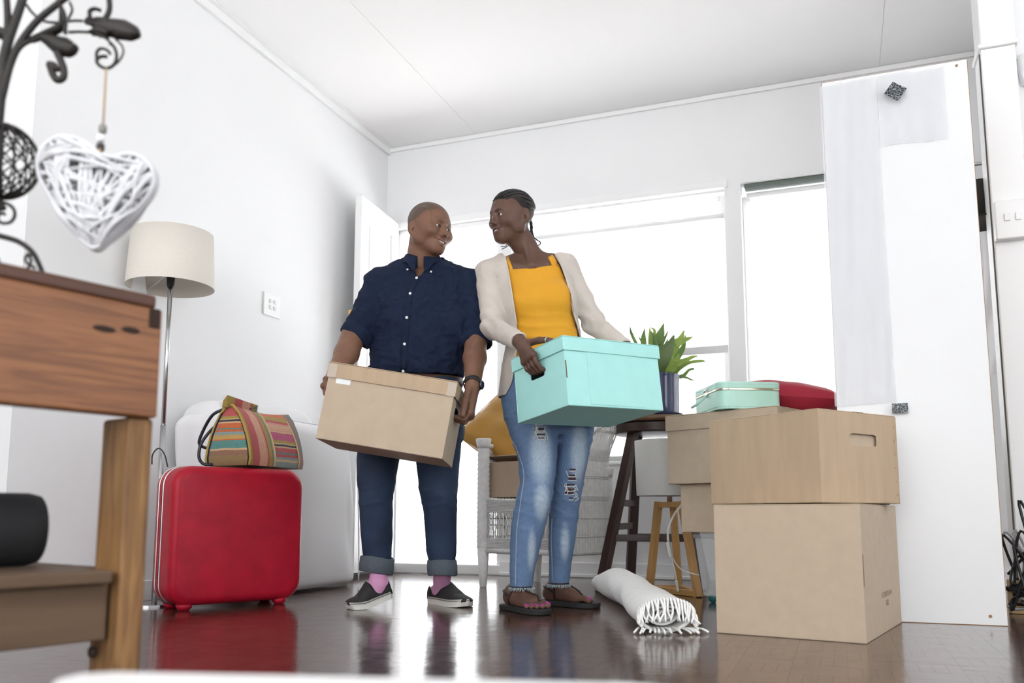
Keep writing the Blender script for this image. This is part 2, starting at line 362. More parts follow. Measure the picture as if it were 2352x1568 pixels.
# ================================================================== CARDBOARD BOXES
def slot_wall(mb, w, h, t, M, slot=None, n=40):
    """Wall of width w (x), height h (z), thickness t (y, centred), slot=(cx,cz,sw,sh)."""
    if slot is None:
        return mb.add([(-w/2,-t/2,0),(w/2,-t/2,0),(w/2,t/2,0),(-w/2,t/2,0),(-w/2,-t/2,h),(w/2,-t/2,h),(w/2,t/2,h),(-w/2,t/2,h)],
                      [(0,3,2,1),(4,5,6,7),(0,1,5,4),(1,2,6,5),(2,3,7,6),(3,0,4,7)], M)
    cx, cz, sw, sh = slot; q = n//4; out = []
    cs = [(-w/2, 0), (w/2, 0), (w/2, h), (-w/2, h)]
    for i in range(4):
        a, b = cs[i], cs[(i+1) % 4]
        for k in range(q): out.append((a[0]+(b[0]-a[0])*k/q, a[1]+(b[1]-a[1])*k/q))
    inn = []
    for x, z in out:
        an = math.atan2((z-cz)/(h/2), (x-cx)/(w/2)); c, s_ = math.cos(an), math.sin(an); e = 0.28
        inn.append((cx + sw/2*math.copysign(abs(c)**e, c), cz + sh/2*math.copysign(abs(s_)**e, s_)))
    m = len(out); vs = []
    for y in (-t/2, t/2):
        vs += [(x, y, z) for x, z in out] + [(x, y, z) for x, z in inn]
    fs = []
    for i in range(m):
        j = (i+1) % m
        fs += [(i, j, m+j, m+i), (2*m+i, 3*m+i, 3*m+j, 2*m+j), (m+i, m+j, 3*m+j, 3*m+i), (i, 2*m+i, 2*m+j, j)]
    return mb.add(vs, fs, M)
def card_box(name, label, c, rot, dims, m, lid=0.0, holes=None, flaps=False, group=None, lidm=None, t=0.004):
    """c = centre of the box; local origin at the bottom centre."""
    w, d, h = dims
    R3 = Euler(rot).to_matrix(); loc = Vector(c) - R3 @ Vector((0, 0, h/2))
    th_ = thing(name, label, 'box', loc, rot, group)
    hb = h - (0.004 if lid else 0)
    iw, idp = (w-0.012, d-0.012) if lid else (w, d)
    mb = MB(); holes = holes or {}
    mb.box((0, 0, t/2), (iw, idp, t))
    slot_wall(mb, iw, hb, t, Matrix.Translation((0, -idp/2+t/2, 0)), holes.get('-y'))
    slot_wall(mb, iw, hb, t, Matrix.Translation((0, idp/2-t/2, 0)), holes.get('+y'))
    slot_wall(mb, idp-2*t, hb, t, Matrix.Translation((-iw/2+t/2, 0, 0)) @ Matrix.Rotation(PI/2, 4, 'Z'), holes.get('-x'))
    slot_wall(mb, idp-2*t, hb, t, Matrix.Translation((iw/2-t/2, 0, 0)) @ Matrix.Rotation(PI/2, 4, 'Z'), holes.get('+x'))
    mb.obj('body', m, th_, bevel=0.0012, seg=1)
    if lid:
        lb = MB(); lb.box((0, 0, h-t/2), (w, d, t))
        for s in (-1, 1):
            lb.box((0, s*(d/2-t/2), h-lid/2-t/2), (w, t, lid-t)); lb.box((s*(w/2-t/2), 0, h-lid/2-t/2), (t, d-2*t, lid-t))
        lb.obj('lid', lidm or m, th_, bevel=0.0015, seg=1)
    elif flaps:
        for s in (-1, 1):
            MB().box((0, s*d/4, h+t/2), (w-0.004, d/2-0.003, t)).obj('flap', m, th_, bevel=0.001, seg=1)
        MB().box((0, 0, h+t+0.0003), (w, 0.05, 0.0006)).obj('packing_tape', mat('brown_tape', (0.45, 0.31, 0.17), 0.3), th_)
    return th_
def text_part(txt, size, m, parent, loc, rot, name='print', align='CENTER'):
    cu = bpy.data.curves.new('t', 'FONT'); cu.body = txt; cu.size = size; cu.align_x = align; cu.extrude = 0.0002
    o = bpy.data.objects.new('t', cu); col.objects.link(o)
    dg_ = bpy.context.evaluated_depsgraph_get(); me = bpy.data.meshes.new_from_object(o.evaluated_get(dg_))
    bpy.data.objects.remove(o); me.materials.clear(); me.materials.append(m)
    return finish(name, me, parent, loc=loc, rot=rot)
big = card_box('cardboard_box', 'large closed kraft box on the floor at the bottom of the right-hand pair', (0.9602, 2.8238, 0.1916), (0, 0, -0.5741), (0.4288, 0.58, 0.3832), KRAFT_PALE, flaps=False)
for s in (-1, 1): MB().box((0, s*0.145, 0.3852), (0.426, 0.287, 0.004)).obj('flap', KRAFT_PALE, big, bevel=0.001, seg=1)
INK = mat('grey_ink', (0.22, 0.17, 0.13), 0.8)
text_part('ATORVFSV3144', 0.024, INK, big, (0.2146, 0.05, 0.105), (PI/2, 0, PI/2), 'stamp_print')
text_part('2602', 0.024, INK, big, (0.2146, 0.05, 0.078), (PI/2, 0, PI/2), 'stamp_print')
MB().box((0.2135, -0.2835, 0.20), (0.004, 0.004, 0.09)).obj('split_corner', DARKHOLE, big)
top = card_box('cardboard_box', 'brown kraft box with a handle slot, on top of the large closed box', (0.9567, 2.8614, 0.53), (0, 0, -0.9954), (0.4431, 0.3888, 0.2779), KRAFT, holes={'+x': (0.02, 0.195, 0.135, 0.038), '-x': (0, 0.195, 0.135, 0.038)}, flaps=True)
MB().box((0.2085, 0.02, 0.20), (0.004, 0.16, 0.07)).obj('inner_flap', KRAFT_PALE, top)
for k in range(6): MB().box((0.222, 0.182, 0.03+k*0.043), (0.003, 0.010, 0.007), (0.5, 0, 0)).obj('seam_tab', KRAFT, top)
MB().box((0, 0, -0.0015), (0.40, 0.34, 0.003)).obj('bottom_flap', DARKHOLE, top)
mb_ = card_box('cardboard_box', 'kraft box with lid carried tilted by the person in navy shirt', (-0.4334, 3.15, 0.7138), (-0.0503, 0.1662, -0.0572), (0.4641, 0.30, 0.2774), KRAFT_PALE, lid=0.055, lidm=KRAFT, holes={'+x': (0, 0.185, 0.10, 0.034), '-x': (0, 0.185, 0.10, 0.034)})
WPAPER = mat('white_paper', (0.85, 0.86, 0.87), 0.6)
MB().box((-0.17, -0.1447, 0.215), (0.052, 0.0008, 0.022)).obj('paper_label', WPAPER, mb_, label='small white paper label')
CLEAR = mat('clear_tape', (0.9, 0.88, 0.85), 0.08, alpha=0.14)
for x in (-0.215, 0.215): MB().box((x, -0.1506, 0.245), (0.03, 0.0006, 0.05)).obj('clear_tape', CLEAR, mb_)
MINTC = mat('mint_card', (0.43, 0.82, 0.79), 0.6, var=0.04, vscale=18, bump=0.02, bscale=160)
mint = card_box('storage_box', 'mint green lidded box with handle slots carried by the woman in yellow top', (0.2727, 3.10, 0.8243), (-0.1022, -0.0216, 0.5621), (0.43, 0.3268, 0.241), MINTC, lid=0.05, holes={'-x': (0.01, 0.150, 0.085, 0.034), '+x': (0.0, 0.150, 0.085, 0.034)})
MB().prism([(-0.115, 0.008), (0.122, 0.008), (0.118, 0.03), (0.108, 0.07), (0.108, 0.15), (0.116, 0.152), (0.114, 0.192), (-0.115, 0.192)], 0, 0.0018, Matrix.Translation((0, -0.1574, 0)) @ Matrix.Rotation(PI/2, 4, 'X')).obj('front_flap', MINTC, mint, bevel=0.0006, seg=1)
MB().box((-0.206, -0.1578, 0.125), (0.004, 0.0012, 0.06)).obj('slot', DARKHOLE, mint)
lidb = card_box('cardboard_box', 'kraft box with a wide lid below the mint case', (0.9753, 3.599, 0.627), (0, 0, -0.7872), (0.5123, 0.419, 0.2868), KRAFT_PALE, lid=0.065, lidm=KRAFT_PALE)
small = card_box('cardboard_box', 'small kraft box squeezed between the lidded box and clear bin', (0.965, 3.605, 0.3825), (0, 0, -0.7872), (0.40, 0.34, 0.1935), KRAFT_PALE, flaps=False)
for s in (-1, 1): MB().box((0, s*0.085, 0.1955), (0.396, 0.167, 0.004)).obj('flap', KRAFT_PALE, small, bevel=0.001, seg=1)
chb = card_box('cardboard_box', 'open kraft box sitting on the white wicker chair', (0.085, 4.455, 0.535), (0, 0, -0.674), (0.34, 0.28, 0.18), mat('shaded_kraft_card', (0.46, 0.35, 0.26), 0.8, var=0.05, vscale=20))  # shaded copy of the kraft card: shade is put into its colour
MB().box((0.0, -0.085, 0.195), (0.33, 0.125, 0.004), (-0.25, 0, 0)).obj('flap', mat('shaded_kraft_card', (0, 0, 0)), chb)
MB().box((0.0, 0.16, 0.235), (0.33, 0.004, 0.12), (-0.3, 0, 0)).obj('flap', mat('shaded_kraft_card', (0, 0, 0)), chb)
# ================================================================== CLEAR BIN
bn = thing('plastic_bin', 'clear plastic storage bin on wheels under the small kraft box', 'bin', (0.962, 3.605, 0), (0, 0, -0.7872))
CLEARP = mat('clear_plastic', (0.93, 0.95, 0.97), 0.06, trans=0.0, alpha=0.22, spec=0.8)
def taper_box(w0, d0, w1, d1, z0, z1, t=0.003):
    m = MB()
    for s in (-1, 1):
        m.add([(-w0/2, s*d0/2, z0), (w0/2, s*d0/2, z0), (w1/2, s*d1/2, z1), (-w1/2, s*d1/2, z1), (-w0/2, s*(d0/2-t), z0), (w0/2, s*(d0/2-t), z0), (w1/2, s*(d1/2-t), z1), (-w1/2, s*(d1/2-t), z1)], [(0,1,2,3),(4,7,6,5),(0,3,7,4),(1,5,6,2),(3,2,6,7),(0,4,5,1)])
        m.add([(s*w0/2, -d0/2, z0), (s*w0/2, d0/2, z0), (s*w1/2, d1/2, z1), (s*w1/2, -d1/2, z1), (s*(w0/2-t), -d0/2, z0), (s*(w0/2-t), d0/2, z0), (s*(w1/2-t), d1/2, z1), (s*(w1/2-t), -d1/2, z1)], [(0,1,2,3),(4,7,6,5),(0,3,7,4),(1,5,6,2),(3,2,6,7),(0,4,5,1)])
    m.box((0, 0, z0), (w0, d0, t)); return m
taper_box(0.275, 0.225, 0.315, 0.265, 0.03, 0.262).obj('tub', CLEARP, bn)
MB().box((0, 0, 0.272), (0.33, 0.28, 0.018)).obj('lid', CLEARP, bn, bevel=0.005)
for x in (-0.11, 0.11):
    for y in (-0.085, 0.085): MB().lathe([(0.016, -0.01), (0.018, -0.006), (0.018, 0.006), (0.016, 0.01)], 14, Matrix.Translation((x, y, 0.018)) @ Matrix.Rotation(PI/2, 4, 'X')).obj('wheel', mat('teal_plastic', (0.02, 0.16, 0.17), 0.4), bn, smooth=True)
CLOTHW = mat('white_cloth', (0.78, 0.78, 0.8), 0.9, bump=0.2, bscale=25)
bagc = thing('folded_linen', 'white folded linen seen inside the clear bin', 'linen', (0.962, 3.605, 0.034), (0, 0, -0.7872))
for k in range(4):
    MB().grid(lambda u, v, k=k: (0.118*math.cos(2*PI*u)*(1-abs(2*v-1)**4*0.25)*(1+0.05*math.sin(6*PI*u+k)), 0.092*math.sin(2*PI*u)*(1-abs(2*v-1)**4*0.25), 0.006+k*0.046+0.044*v), 28, 7, True).obj('fold', CLOTHW, bagc, smooth=True)
# ================================================================== MINT CASE
mc = thing('mint_case', 'small mint green case with metal latch on the lidded kraft box', 'case', (0.9331, 3.57, 0.7715), (0, 0, 0.105))
MINTL = mat('mint_leatherette', (0.50, 0.80, 0.70), 0.35, var=0.03, vscale=30, bump=0.05, bscale=150)
def rrect(w, d, r, n=6):
    pts = []
    for cx_, cy_, a0 in ((w/2-r, d/2-r, 0), (-w/2+r, d/2-r, PI/2), (-w/2+r, -d/2+r, PI), (w/2-r, -d/2+r, 1.5*PI)):
        for k in range(n+1): a = a0 + PI/2*k/n; pts.append((cx_+r*math.cos(a), cy_+r*math.sin(a)))
    return pts
CW, CD = 0.262, 0.33
MB().prism(rrect(CW, CD, 0.045), 0.002, 0.078).obj('case_body', MINTL, mc, bevel=0.003)
MB().prism(rrect(CW+0.003, CD+0.003, 0.046), 0.084, 0.112).obj('case_lid', MINTL, mc, bevel=0.004)
MB().prism(rrect(CW+0.005, CD+0.005, 0.047), 0.0775, 0.0845).obj('metal_trim', mat('gold_trim', (0.75, 0.66, 0.5), 0.2, metal=0.9), mc, bevel=0.001)
for z in (0.012, 0.101):
    st = MB(); rp = rrect(CW+0.004, CD+0.004, 0.047, 5)
    for i in range(len(rp)):
        a, b = Vector((*rp[i], z)), Vector((*rp[(i+1) % len(rp)], z)); L_ = (b-a).length; kk = max(1, int(L_/0.009))
        for q in range(kk): st.beam(a+(b-a)*((q+.2)/kk), a+(b-a)*((q+.75)/kk), 0.0012, 0.0012)
    tag(st.obj('stitching', mat('mint_thread', (0.25, 0.55, 0.47), 0.7), mc), kind='stuff')
lt = MB(); lt.box((-CW/2-0.004, -0.02, 0.086), (0.006, 0.026, 0.03)); lt.tube([(-CW/2-0.008, -0.033, 0.092), (-CW/2-0.008, -0.007, 0.092)], 0.006, 10); lt.obj('latch', STEEL, mc, bevel=0.001)
MB().tube(spline([(-CW/2-0.005, -0.02, 0.07), (-CW/2-0.03, -0.02, 0.05), (-CW/2-0.045, -0.01, 0.035), (-CW/2-0.05, 0.03, 0.03), (-CW/2-0.03, 0.06, 0.04)], 6), 0.0055, 10).obj('handle', mat('mint_leatherette', (0,0,0)), mc, smooth=True)
# ================================================================== PILLOWS
def pillow(w, d, h, n=22, wr=0.0, seed=0):
    r = random.Random(seed); ph = [r.uniform(0, 6) for _ in range(6)]
    m = MB()
    def f(s):
        def g(u, v):
            x, y = 2*u-1, 2*v-1
            e = max(0.0, (1-abs(x)**2.6)*(1-abs(y)**2.6))
            pin = 1-0.10*(1-abs(x)**2)*(abs(y)**2); pin2 = 1-0.10*(1-abs(y)**2)*(abs(x)**2)
            z = s*h/2*e**0.45 + wr*e*(math.sin(5*x+3*y+ph[0])+math.sin(7*y-2*x+ph[1])+0.6*math.sin(11*x+ph[2]))
            return (x*w/2*pin2, y*d/2*pin, z)
        return g
    m.grid(f(1), n, n); m.grid(f(-1), n, n)
    return m
VELVET = mat('mustard_velvet', (0.52, 0.27, 0.045), 0.75, sheen=0.4, var=0.3, vscale=5, bump=0.08, bscale=120)
pc = thing('cushion', 'mustard yellow velvet cushion leaning on the white wicker chair back', 'cushion', at(1172, 990, 4.60))
o = pillow(0.43, 0.43, 0.20, wr=0.007, seed=3).obj('cushion_cover', VELVET, pc, smooth=True, rot=(1.0, 0.62, -0.35))
o = MB().tube([((0.2*math.copysign(1, math.cos(a)) if False else 0.205*math.copysign(abs(math.cos(a))**0.25, math.cos(a))), 0.205*math.copysign(abs(math.sin(a))**0.25, math.sin(a)), 0) for a in [2*PI*k/48 for k in range(48)]], 0.003, 6, closed=True).obj('seam', VELVET, pc, smooth=True, rot=(1.0, 0.62, -0.35))
REDC = mat('red_cotton', (0.36, 0.012, 0.035), 0.7, sheen=0.1, var=0.15, vscale=6, bump=0.06, bscale=140)
rc = thing('cushion', 'deep red cushion lying behind the mint case', 'cushion', (1.20, 3.66, 0.79))
pillow(0.50, 0.38, 0.15, wr=0.003, seed=5).obj('cushion_cover', REDC, rc, smooth=True, loc=(-0.02, 0.07, 0.06), rot=(0, 0.12, -0.35))
# ================================================================== RED SUITCASE
SUITL = mat('red_leatherette', (0.43, 0.007, 0.026), 0.38, var=0.25, vscale=14, bump=0.08, bscale=180, spec=0.3)
sc_ = thing('suitcase', 'large red hard-shell suitcase standing on small feet with steel edging', 'suitcase', (-1.1372, 3.5166, 0), (0, 0, 0.741))
SW, SH, SD = 0.545, 0.525, 0.20
def shell(y0, y1, r0):
    # rounded outline in xz swept in y, the y1 side pillowed closed
    m = MB(); rows = []
    prof = [(0.0, y0)] + [(r0*(1-math.cos(a)), y0+(y1-y0)*(1-(1-math.sin(a))*min(1, r0/abs(y1-y0)))) for a in [PI/2*k/7 for k in range(8)]]
    for ins, y in prof:
        rows.append([(x, y, z+SH/2) for x, z in rrect(SW-2*ins, SH-2*ins, max(0.075-ins*0.6, 0.03), 7)])
    n = len(rows[0]); vs = [p for r_ in rows for p in r_]; fs = []
    for i in range(len(rows)-1):
        for k in range(n): fs.append((i*n+k, i*n+(k+1) % n, (i+1)*n+(k+1) % n, (i+1)*n+k))
    L0 = (len(rows)-1)*n
    ins_r = [(x*0.5, y1*1.012, SH/2+(z-SH/2)*0.5) for x, y, z in rows[-1]]
    vs += ins_r + [(0, y1*1.015, SH/2)]
    for k in range(n):
        fs.append((L0+k, L0+(k+1) % n, L0+n+(k+1) % n, L0+n+k)); fs.append((L0+n+k, L0+n+(k+1) % n, L0+2*n))
    return m.add(vs, fs)
zs = 0.018
shell(-0.008, -SD/2-0.015, 0.035).obj('front_shell', SUITL, sc_, smooth=True, loc=(0, 0, zs))
shell(0.008, SD/2-0.02, 0.03).obj('back_shell', SUITL, sc_, smooth=True, loc=(0, 0, zs))
for y in (-0.010, 0.030):
    MB().tube([(x, y, z+SH/2+zs) for x, z in rrect(SW+0.003, SH+0.003, 0.076, 7)], 0.0035, 6, closed=True).obj('steel_edging', STEEL, sc_, smooth=True)
for x in (-0.20, 0.19):
    for y in (-0.075, 0.05): MB().lathe([(0.030, 0.024), (0.028, 0.01), (0.018, 0.0)], 16, Matrix.Translation((x, y, 0))).obj('foot', SUITL, sc_, smooth=True)
MB().tube(spline([(-0.06, 0.05, SH+zs-0.03), (-0.055, 0.06, SH+zs-0.008), (0, 0.062, SH+zs-0.006), (0.055, 0.06, SH+zs-0.008), (0.06, 0.05, SH+zs-0.03)], 5), 0.006, 8).obj('handle', SUITL, sc_, smooth=True)
for x in (-0.15, 0.15): MB().box((x, 0.0, SH+zs+0.003), (0.04, 0.03, 0.006)).obj('latch', STEEL, sc_, bevel=0.002)
# ================================================================== STRIPED BAG
def stripes(name, axis, stops, span):
    """stops: list of (pos 0..1, colour) constant bands along a local axis over span=(lo,hi)."""
    m = bpy.data.materials.new(name); m.use_nodes = True; nt = m.node_tree; N = nt.nodes; L = nt.links; p = N['Principled BSDF']
    p.inputs['Roughness'].default_value = 0.85; p.inputs['Sheen Weight'].default_value = 0.15
    tc = N.new('ShaderNodeTexCoord'); sx = N.new('ShaderNodeSeparateXYZ'); L.new(tc.outputs['Object'], sx.inputs[0])
    nz = N.new('ShaderNodeTexNoise'); nz.inputs['Scale'].default_value = 18; L.new(tc.outputs['Object'], nz.inputs['Vector'])
    mr = N.new('ShaderNodeMapRange'); mr.inputs['From Min'].default_value = span[0]; mr.inputs['From Max'].default_value = span[1]; L.new(sx.outputs['XYZ'.index(axis)], mr.inputs['Value'])
    ad = N.new('ShaderNodeMath'); ad.operation = 'MULTIPLY_ADD'; ad.inputs[1].default_value = 0.03; L.new(nz.outputs['Fac'], ad.inputs[0]); L.new(mr.outputs['Result'], ad.inputs[2])
    sb_ = N.new('ShaderNodeMath'); sb_.operation = 'SUBTRACT'; sb_.inputs[1].default_value = 0.015; L.new(ad.outputs[0], sb_.inputs[0])
    cr = N.new('ShaderNodeValToRGB'); cr.color_ramp.interpolation = 'CONSTANT'; el = cr.color_ramp.elements
    el[0].position = stops[0][0]; el[0].color = (*stops[0][1], 1); el[1].position = stops[1][0]; el[1].color = (*stops[1][1], 1)
    for ps, c in stops[2:]: q = el.new(ps); q.color = (*c, 1)
    L.new(sb_.outputs[0], cr.inputs['Fac'])
    mx = N.new('ShaderNodeMix'); mx.data_type = 'RGBA'; mx.blend_type = 'MULTIPLY'; mx.inputs['Factor'].default_value = 0.35
    n2 = N.new('ShaderNodeTexNoise'); n2.inputs['Scale'].default_value = 120; L.new(tc.outputs['Object'], n2.inputs['Vector'])
    L.new(cr.outputs['Color'], mx.inputs['A']); L.new(n2.outputs['Fac'], mx.inputs['B']); L.new(mx.outputs['Result'], p.inputs['Base Color'])
    bp = N.new('ShaderNodeBump'); bp.inputs['Strength'].default_value = 0.15; bp.inputs['Distance'].default_value = 0.01; L.new(n2.outputs['Fac'], bp.inputs['Height']); L.new(bp.outputs['Normal'], p.inputs['Normal'])
    return m
RD, OL, NV, OR, TL, GB, YL, CR, BR, PK, MG = (0.50,0.09,0.09), (0.40,0.28,0.06), (0.03,0.03,0.05), (0.60,0.14,0.04), (0.10,0.27,0.25), (0.26,0.34,0.32), (0.55,0.34,0.10), (0.66,0.45,0.25), (0.30,0.16,0.10), (0.68,0.30,0.24), (0.52,0.09,0.20)
endm = stripes('bag_end_stripes', 'Z', [(0, (0.30,0.20,0.09)), (0.16, BR), (0.24, CR), (0.27, TL), (0.40, OR), (0.42, YL), (0.49, GB), (0.54, OR), (0.58, TL), (0.60, OR), (0.68, CR), (0.71, NV), (0.74, CR), (0.755, OL), (0.80, RD)], (0, 0.25))
bandm = stripes('bag_band_stripes', 'Y', [(0, OL), (0.10, RD), (0.38, PK), (0.43, CR), (0.46, PK), (0.51, CR), (0.54, PK), (0.59, CR), (0.63, PK), (0.70, RD), (0.76, OL), (0.90, TL), (0.95, CR)], (0, 0.15))
sidem = stripes('bag_side_stripes', 'Z', [(0, GB), (0.09, CR), (0.13, GB), (0.17, RD), (0.22, TL), (0.25, RD), (0.33, CR), (0.355, NV), (0.39, CR), (0.41, OL), (0.46, MG), (0.59, CR), (0.62, PK), (0.645, CR), (0.67, PK), (0.69, CR), (0.72, PK), (0.76, RD), (0.80, OL), (0.87, OR)], (0, 0.25))
bag = thing('striped_bag', 'multicoloured striped fabric bag with navy handles on top of the red suitcase', 'bag', at(524, 1068, 3.50) , (0, 0, -0.40))
bag.location.z = SH+zs+0.012
PR = [(0.108, 0.0), (0.112, 0.03), (0.106, 0.07), (0.092, 0.12), (0.070, 0.17), (0.044, 0.215), (0.014, 0.245)]
def prof_pts(k=1.0, lift=0.0): return [(-x*k, z+lift) for x, z in PR] + [(x*k, z+lift) for x, z in reversed(PR)]
def hull(y0, y1, k0, k1, sag=0.0, ny=7, wav=0.0):
    m = MB(); rows = []
    for j in range(ny):
        t = j/(ny-1); y = y0+(y1-y0)*t; k = k0+(k1-k0)*t
        rows.append([(x*(1+wav*math.sin(9*t+z*40)), y, max(0.0, z*(1-sag*math.sin(PI*min(1, y/0.36))) )) for x, z in prof_pts(k)])
    n = len(rows[0]); vs = [p for r_ in rows for p in r_]
    return m.add(vs, [(j*n+i, j*n+i+1, (j+1)*n+i+1, (j+1)*n+i) for j in range(ny-1) for i in range(n-1)])
e_ = MB(); pp = prof_pts(0.985); nn_ = len(pp)
rows = [[(x*s, 0.006-0.024*(1-s*s)**0.6*1.0, 0.09+(z-0.09)*s) for x, z in pp] for s in (1, 0.93, 0.8, 0.6, 0.35, 0.002)]
e_.add([p for r_ in rows for p in r_], [(j*nn_+i, j*nn_+(i+1) % nn_, (j+1)*nn_+(i+1) % nn_, (j+1)*nn_+i) for j in range(5) for i in range(nn_)])
e_.obj('end_panel', endm, bag, smooth=True)
e2 = MB(); e2.add([(x, 0.36, z*0.8) for x, z in prof_pts(0.9)], [tuple(range(nn_))]); e2.obj('end_panel', endm, bag)
hull(0.0, 0.15, 1.0, 1.03, 0.06, wav=0.012).obj('gusset_band', bandm, bag, smooth=True)
hull(0.15, 0.31, 1.03, 1.0, 0.06, wav=0.01).obj('side_panel', sidem, bag, smooth=True)
hull(0.31, 0.36, 1.0, 0.9, 0.06).obj('gusset_band', mat('bag_dark_band', (0.07, 0.22, 0.20), 0.85, col2=(0.40, 0.14, 0.12), vscale=10), bag, smooth=True)
MB().box((0, 0.18, 0.002), (0.20, 0.35, 0.004)).obj('bag_base', mat('bag_base_brown', (0.2, 0.13, 0.08), 0.9), bag)
MB().tube([(x, -0.002, z) for x, z in prof_pts(1.01)], 0.006, 6).obj('piping', mat('olive_piping', (0.42, 0.29, 0.07), 0.85), bag, smooth=True)
MB().tube([(x, -0.003, z) for x, z in prof_pts(0.93)], 0.0035, 6).obj('piping', mat('navy_piping', (0.02, 0.02, 0.035), 0.8), bag, smooth=True)
for y in (0.15, 0.31): MB().tube([(x, y, z*0.95) for x, z in prof_pts(1.045)], 0.003, 6).obj('piping', mat('cream_piping', (0.6, 0.42, 0.24), 0.85), bag, smooth=True)
tb_ = MB(); tb_.add([(-0.016, -0.03, 0.262), (0.010, -0.035, 0.285), (0.020, 0.15, 0.262), (-0.014, 0.15, 0.243), (-0.030, -0.02, 0.235), (0.0, -0.02, 0.235), (0.012, 0.15, 0.225), (-0.02, 0.15, 0.225)], [(0,1,2,3),(4,7,6,5),(0,4,5,1),(1,5,6,2),(2,6,7,3),(3,7,4,0)])
tb_.obj('top_tab', bandm, bag, bevel=0.004)
NAVYL = mat('navy_leather', (0.012, 0.012, 0.022), 0.3)
MB().tube(spline([(-0.045, 0.02, 0.235), (-0.09, 0.0, 0.21), (-0.135, 0.0, 0.15), (-0.155, 0.0, 0.095), (-0.13, 0.02, 0.075), (-0.095, 0.05, 0.075)], 8), 0.0065, 10).obj('handle', NAVYL, bag, smooth=True)
MB().tube(spline([(-0.055, 0.08, 0.20), (-0.095, 0.03, 0.17), (-0.13, -0.01, 0.10), (-0.135, -0.02, 0.04), (-0.11, -0.02, 0.008), (-0.08, 0.0, 0.006)], 8), 0.0065, 10).obj('handle', NAVYL, bag, smooth=True)
MB().box((0.03, 0.10, 0.243), (0.006, 0.035, 0.006), (0.2, 0, 0)).obj('zip_pull', NAVYL, bag)
# ================================================================== FLOOR LAMP
lp = at(381, 860, 3.53); fl_ = thing('floor_lamp', 'chrome floor lamp with cream drum shade behind the red suitcase', 'lamp', (lp.x, 3.53, 0))
CHROME = mat('brushed_chrome', (0.55, 0.55, 0.56), 0.25, metal=1.0)
zt = at(388, 655, 3.53).z
MB().lathe([(0.0, 0.0), (0.105, 0.0), (0.105, 0.008), (0.02, 0.012), (0.0, 0.012)], 32).obj('base', CHROME, fl_, smooth=False)
MB().tube([(0, 0, 0.012), (0, 0, 0.72)], 0.0115, 14).obj('pole', CHROME, fl_, smooth=True)
MB().tube([(0, 0, 0.72), (0, 0, zt)], 0.0095, 14).obj('pole', CHROME, fl_, smooth=True)
MB().lathe([(0.012, zt-0.01), (0.015, zt), (0.0175, zt+0.045), (0.0175, zt+0.055)], 16).obj('bulb_socket', mat('black_plastic', (0.012, 0.012, 0.013), 0.4), fl_, smooth=True)
MB().lathe([(0.006, zt+0.05), (0.024, zt+0.075), (0.030, zt+0.10), (0.022, zt+0.125), (0.004, zt+0.135)], 16).obj('bulb', mat('opal_bulb', (0.85, 0.85, 0.82), 0.3), fl_, smooth=True)
LINEN = mat('cream_linen_shade', (0.74, 0.70, 0.63), 0.85, var=0.08, vscale=90, stretch=(1, 1, 6), bump=0.06, bscale=200)
z0 = at(388, 655, 3.35).z; 
zb = at(388, 654, 3.53).z-0.012; zq = at(388, 538, 3.53).z
def shade(r0, r1, z0, z1, n=48, t=0.003): return MB().lathe([(r0, z0), (r1, z1), (r1-t, z1), (r0-t, z0), (r0, z0)], n, cap=False)
shd = shade(0.176, 0.164, zb, zq); shd.obj('shade', LINEN, fl_, smooth=False, bevel=0).data.polygons.foreach_set('use_smooth', np.ones(48*4, bool))
sp_ = MB()
for k in range(3):
    a = 2*PI*k/3+0.4; sp_.tube([(0.014*math.cos(a), 0.014*math.sin(a), zt+0.055), (0.172*math.cos(a), 0.172*math.sin(a), zb+0.02)], 0.0016, 6)
sp_.obj('shade_spider', STEEL, fl_)
MB().tube(spline([(-0.03, -0.02, 0.56), (-0.028, -0.022, 0.60), (-0.005, -0.022, 0.625), (0.02, -0.022, 0.60), (0.035, -0.02, 0.55)], 6), 0.0028, 6).obj('cable', mat('black_plastic', (0, 0, 0)), fl_, smooth=True)
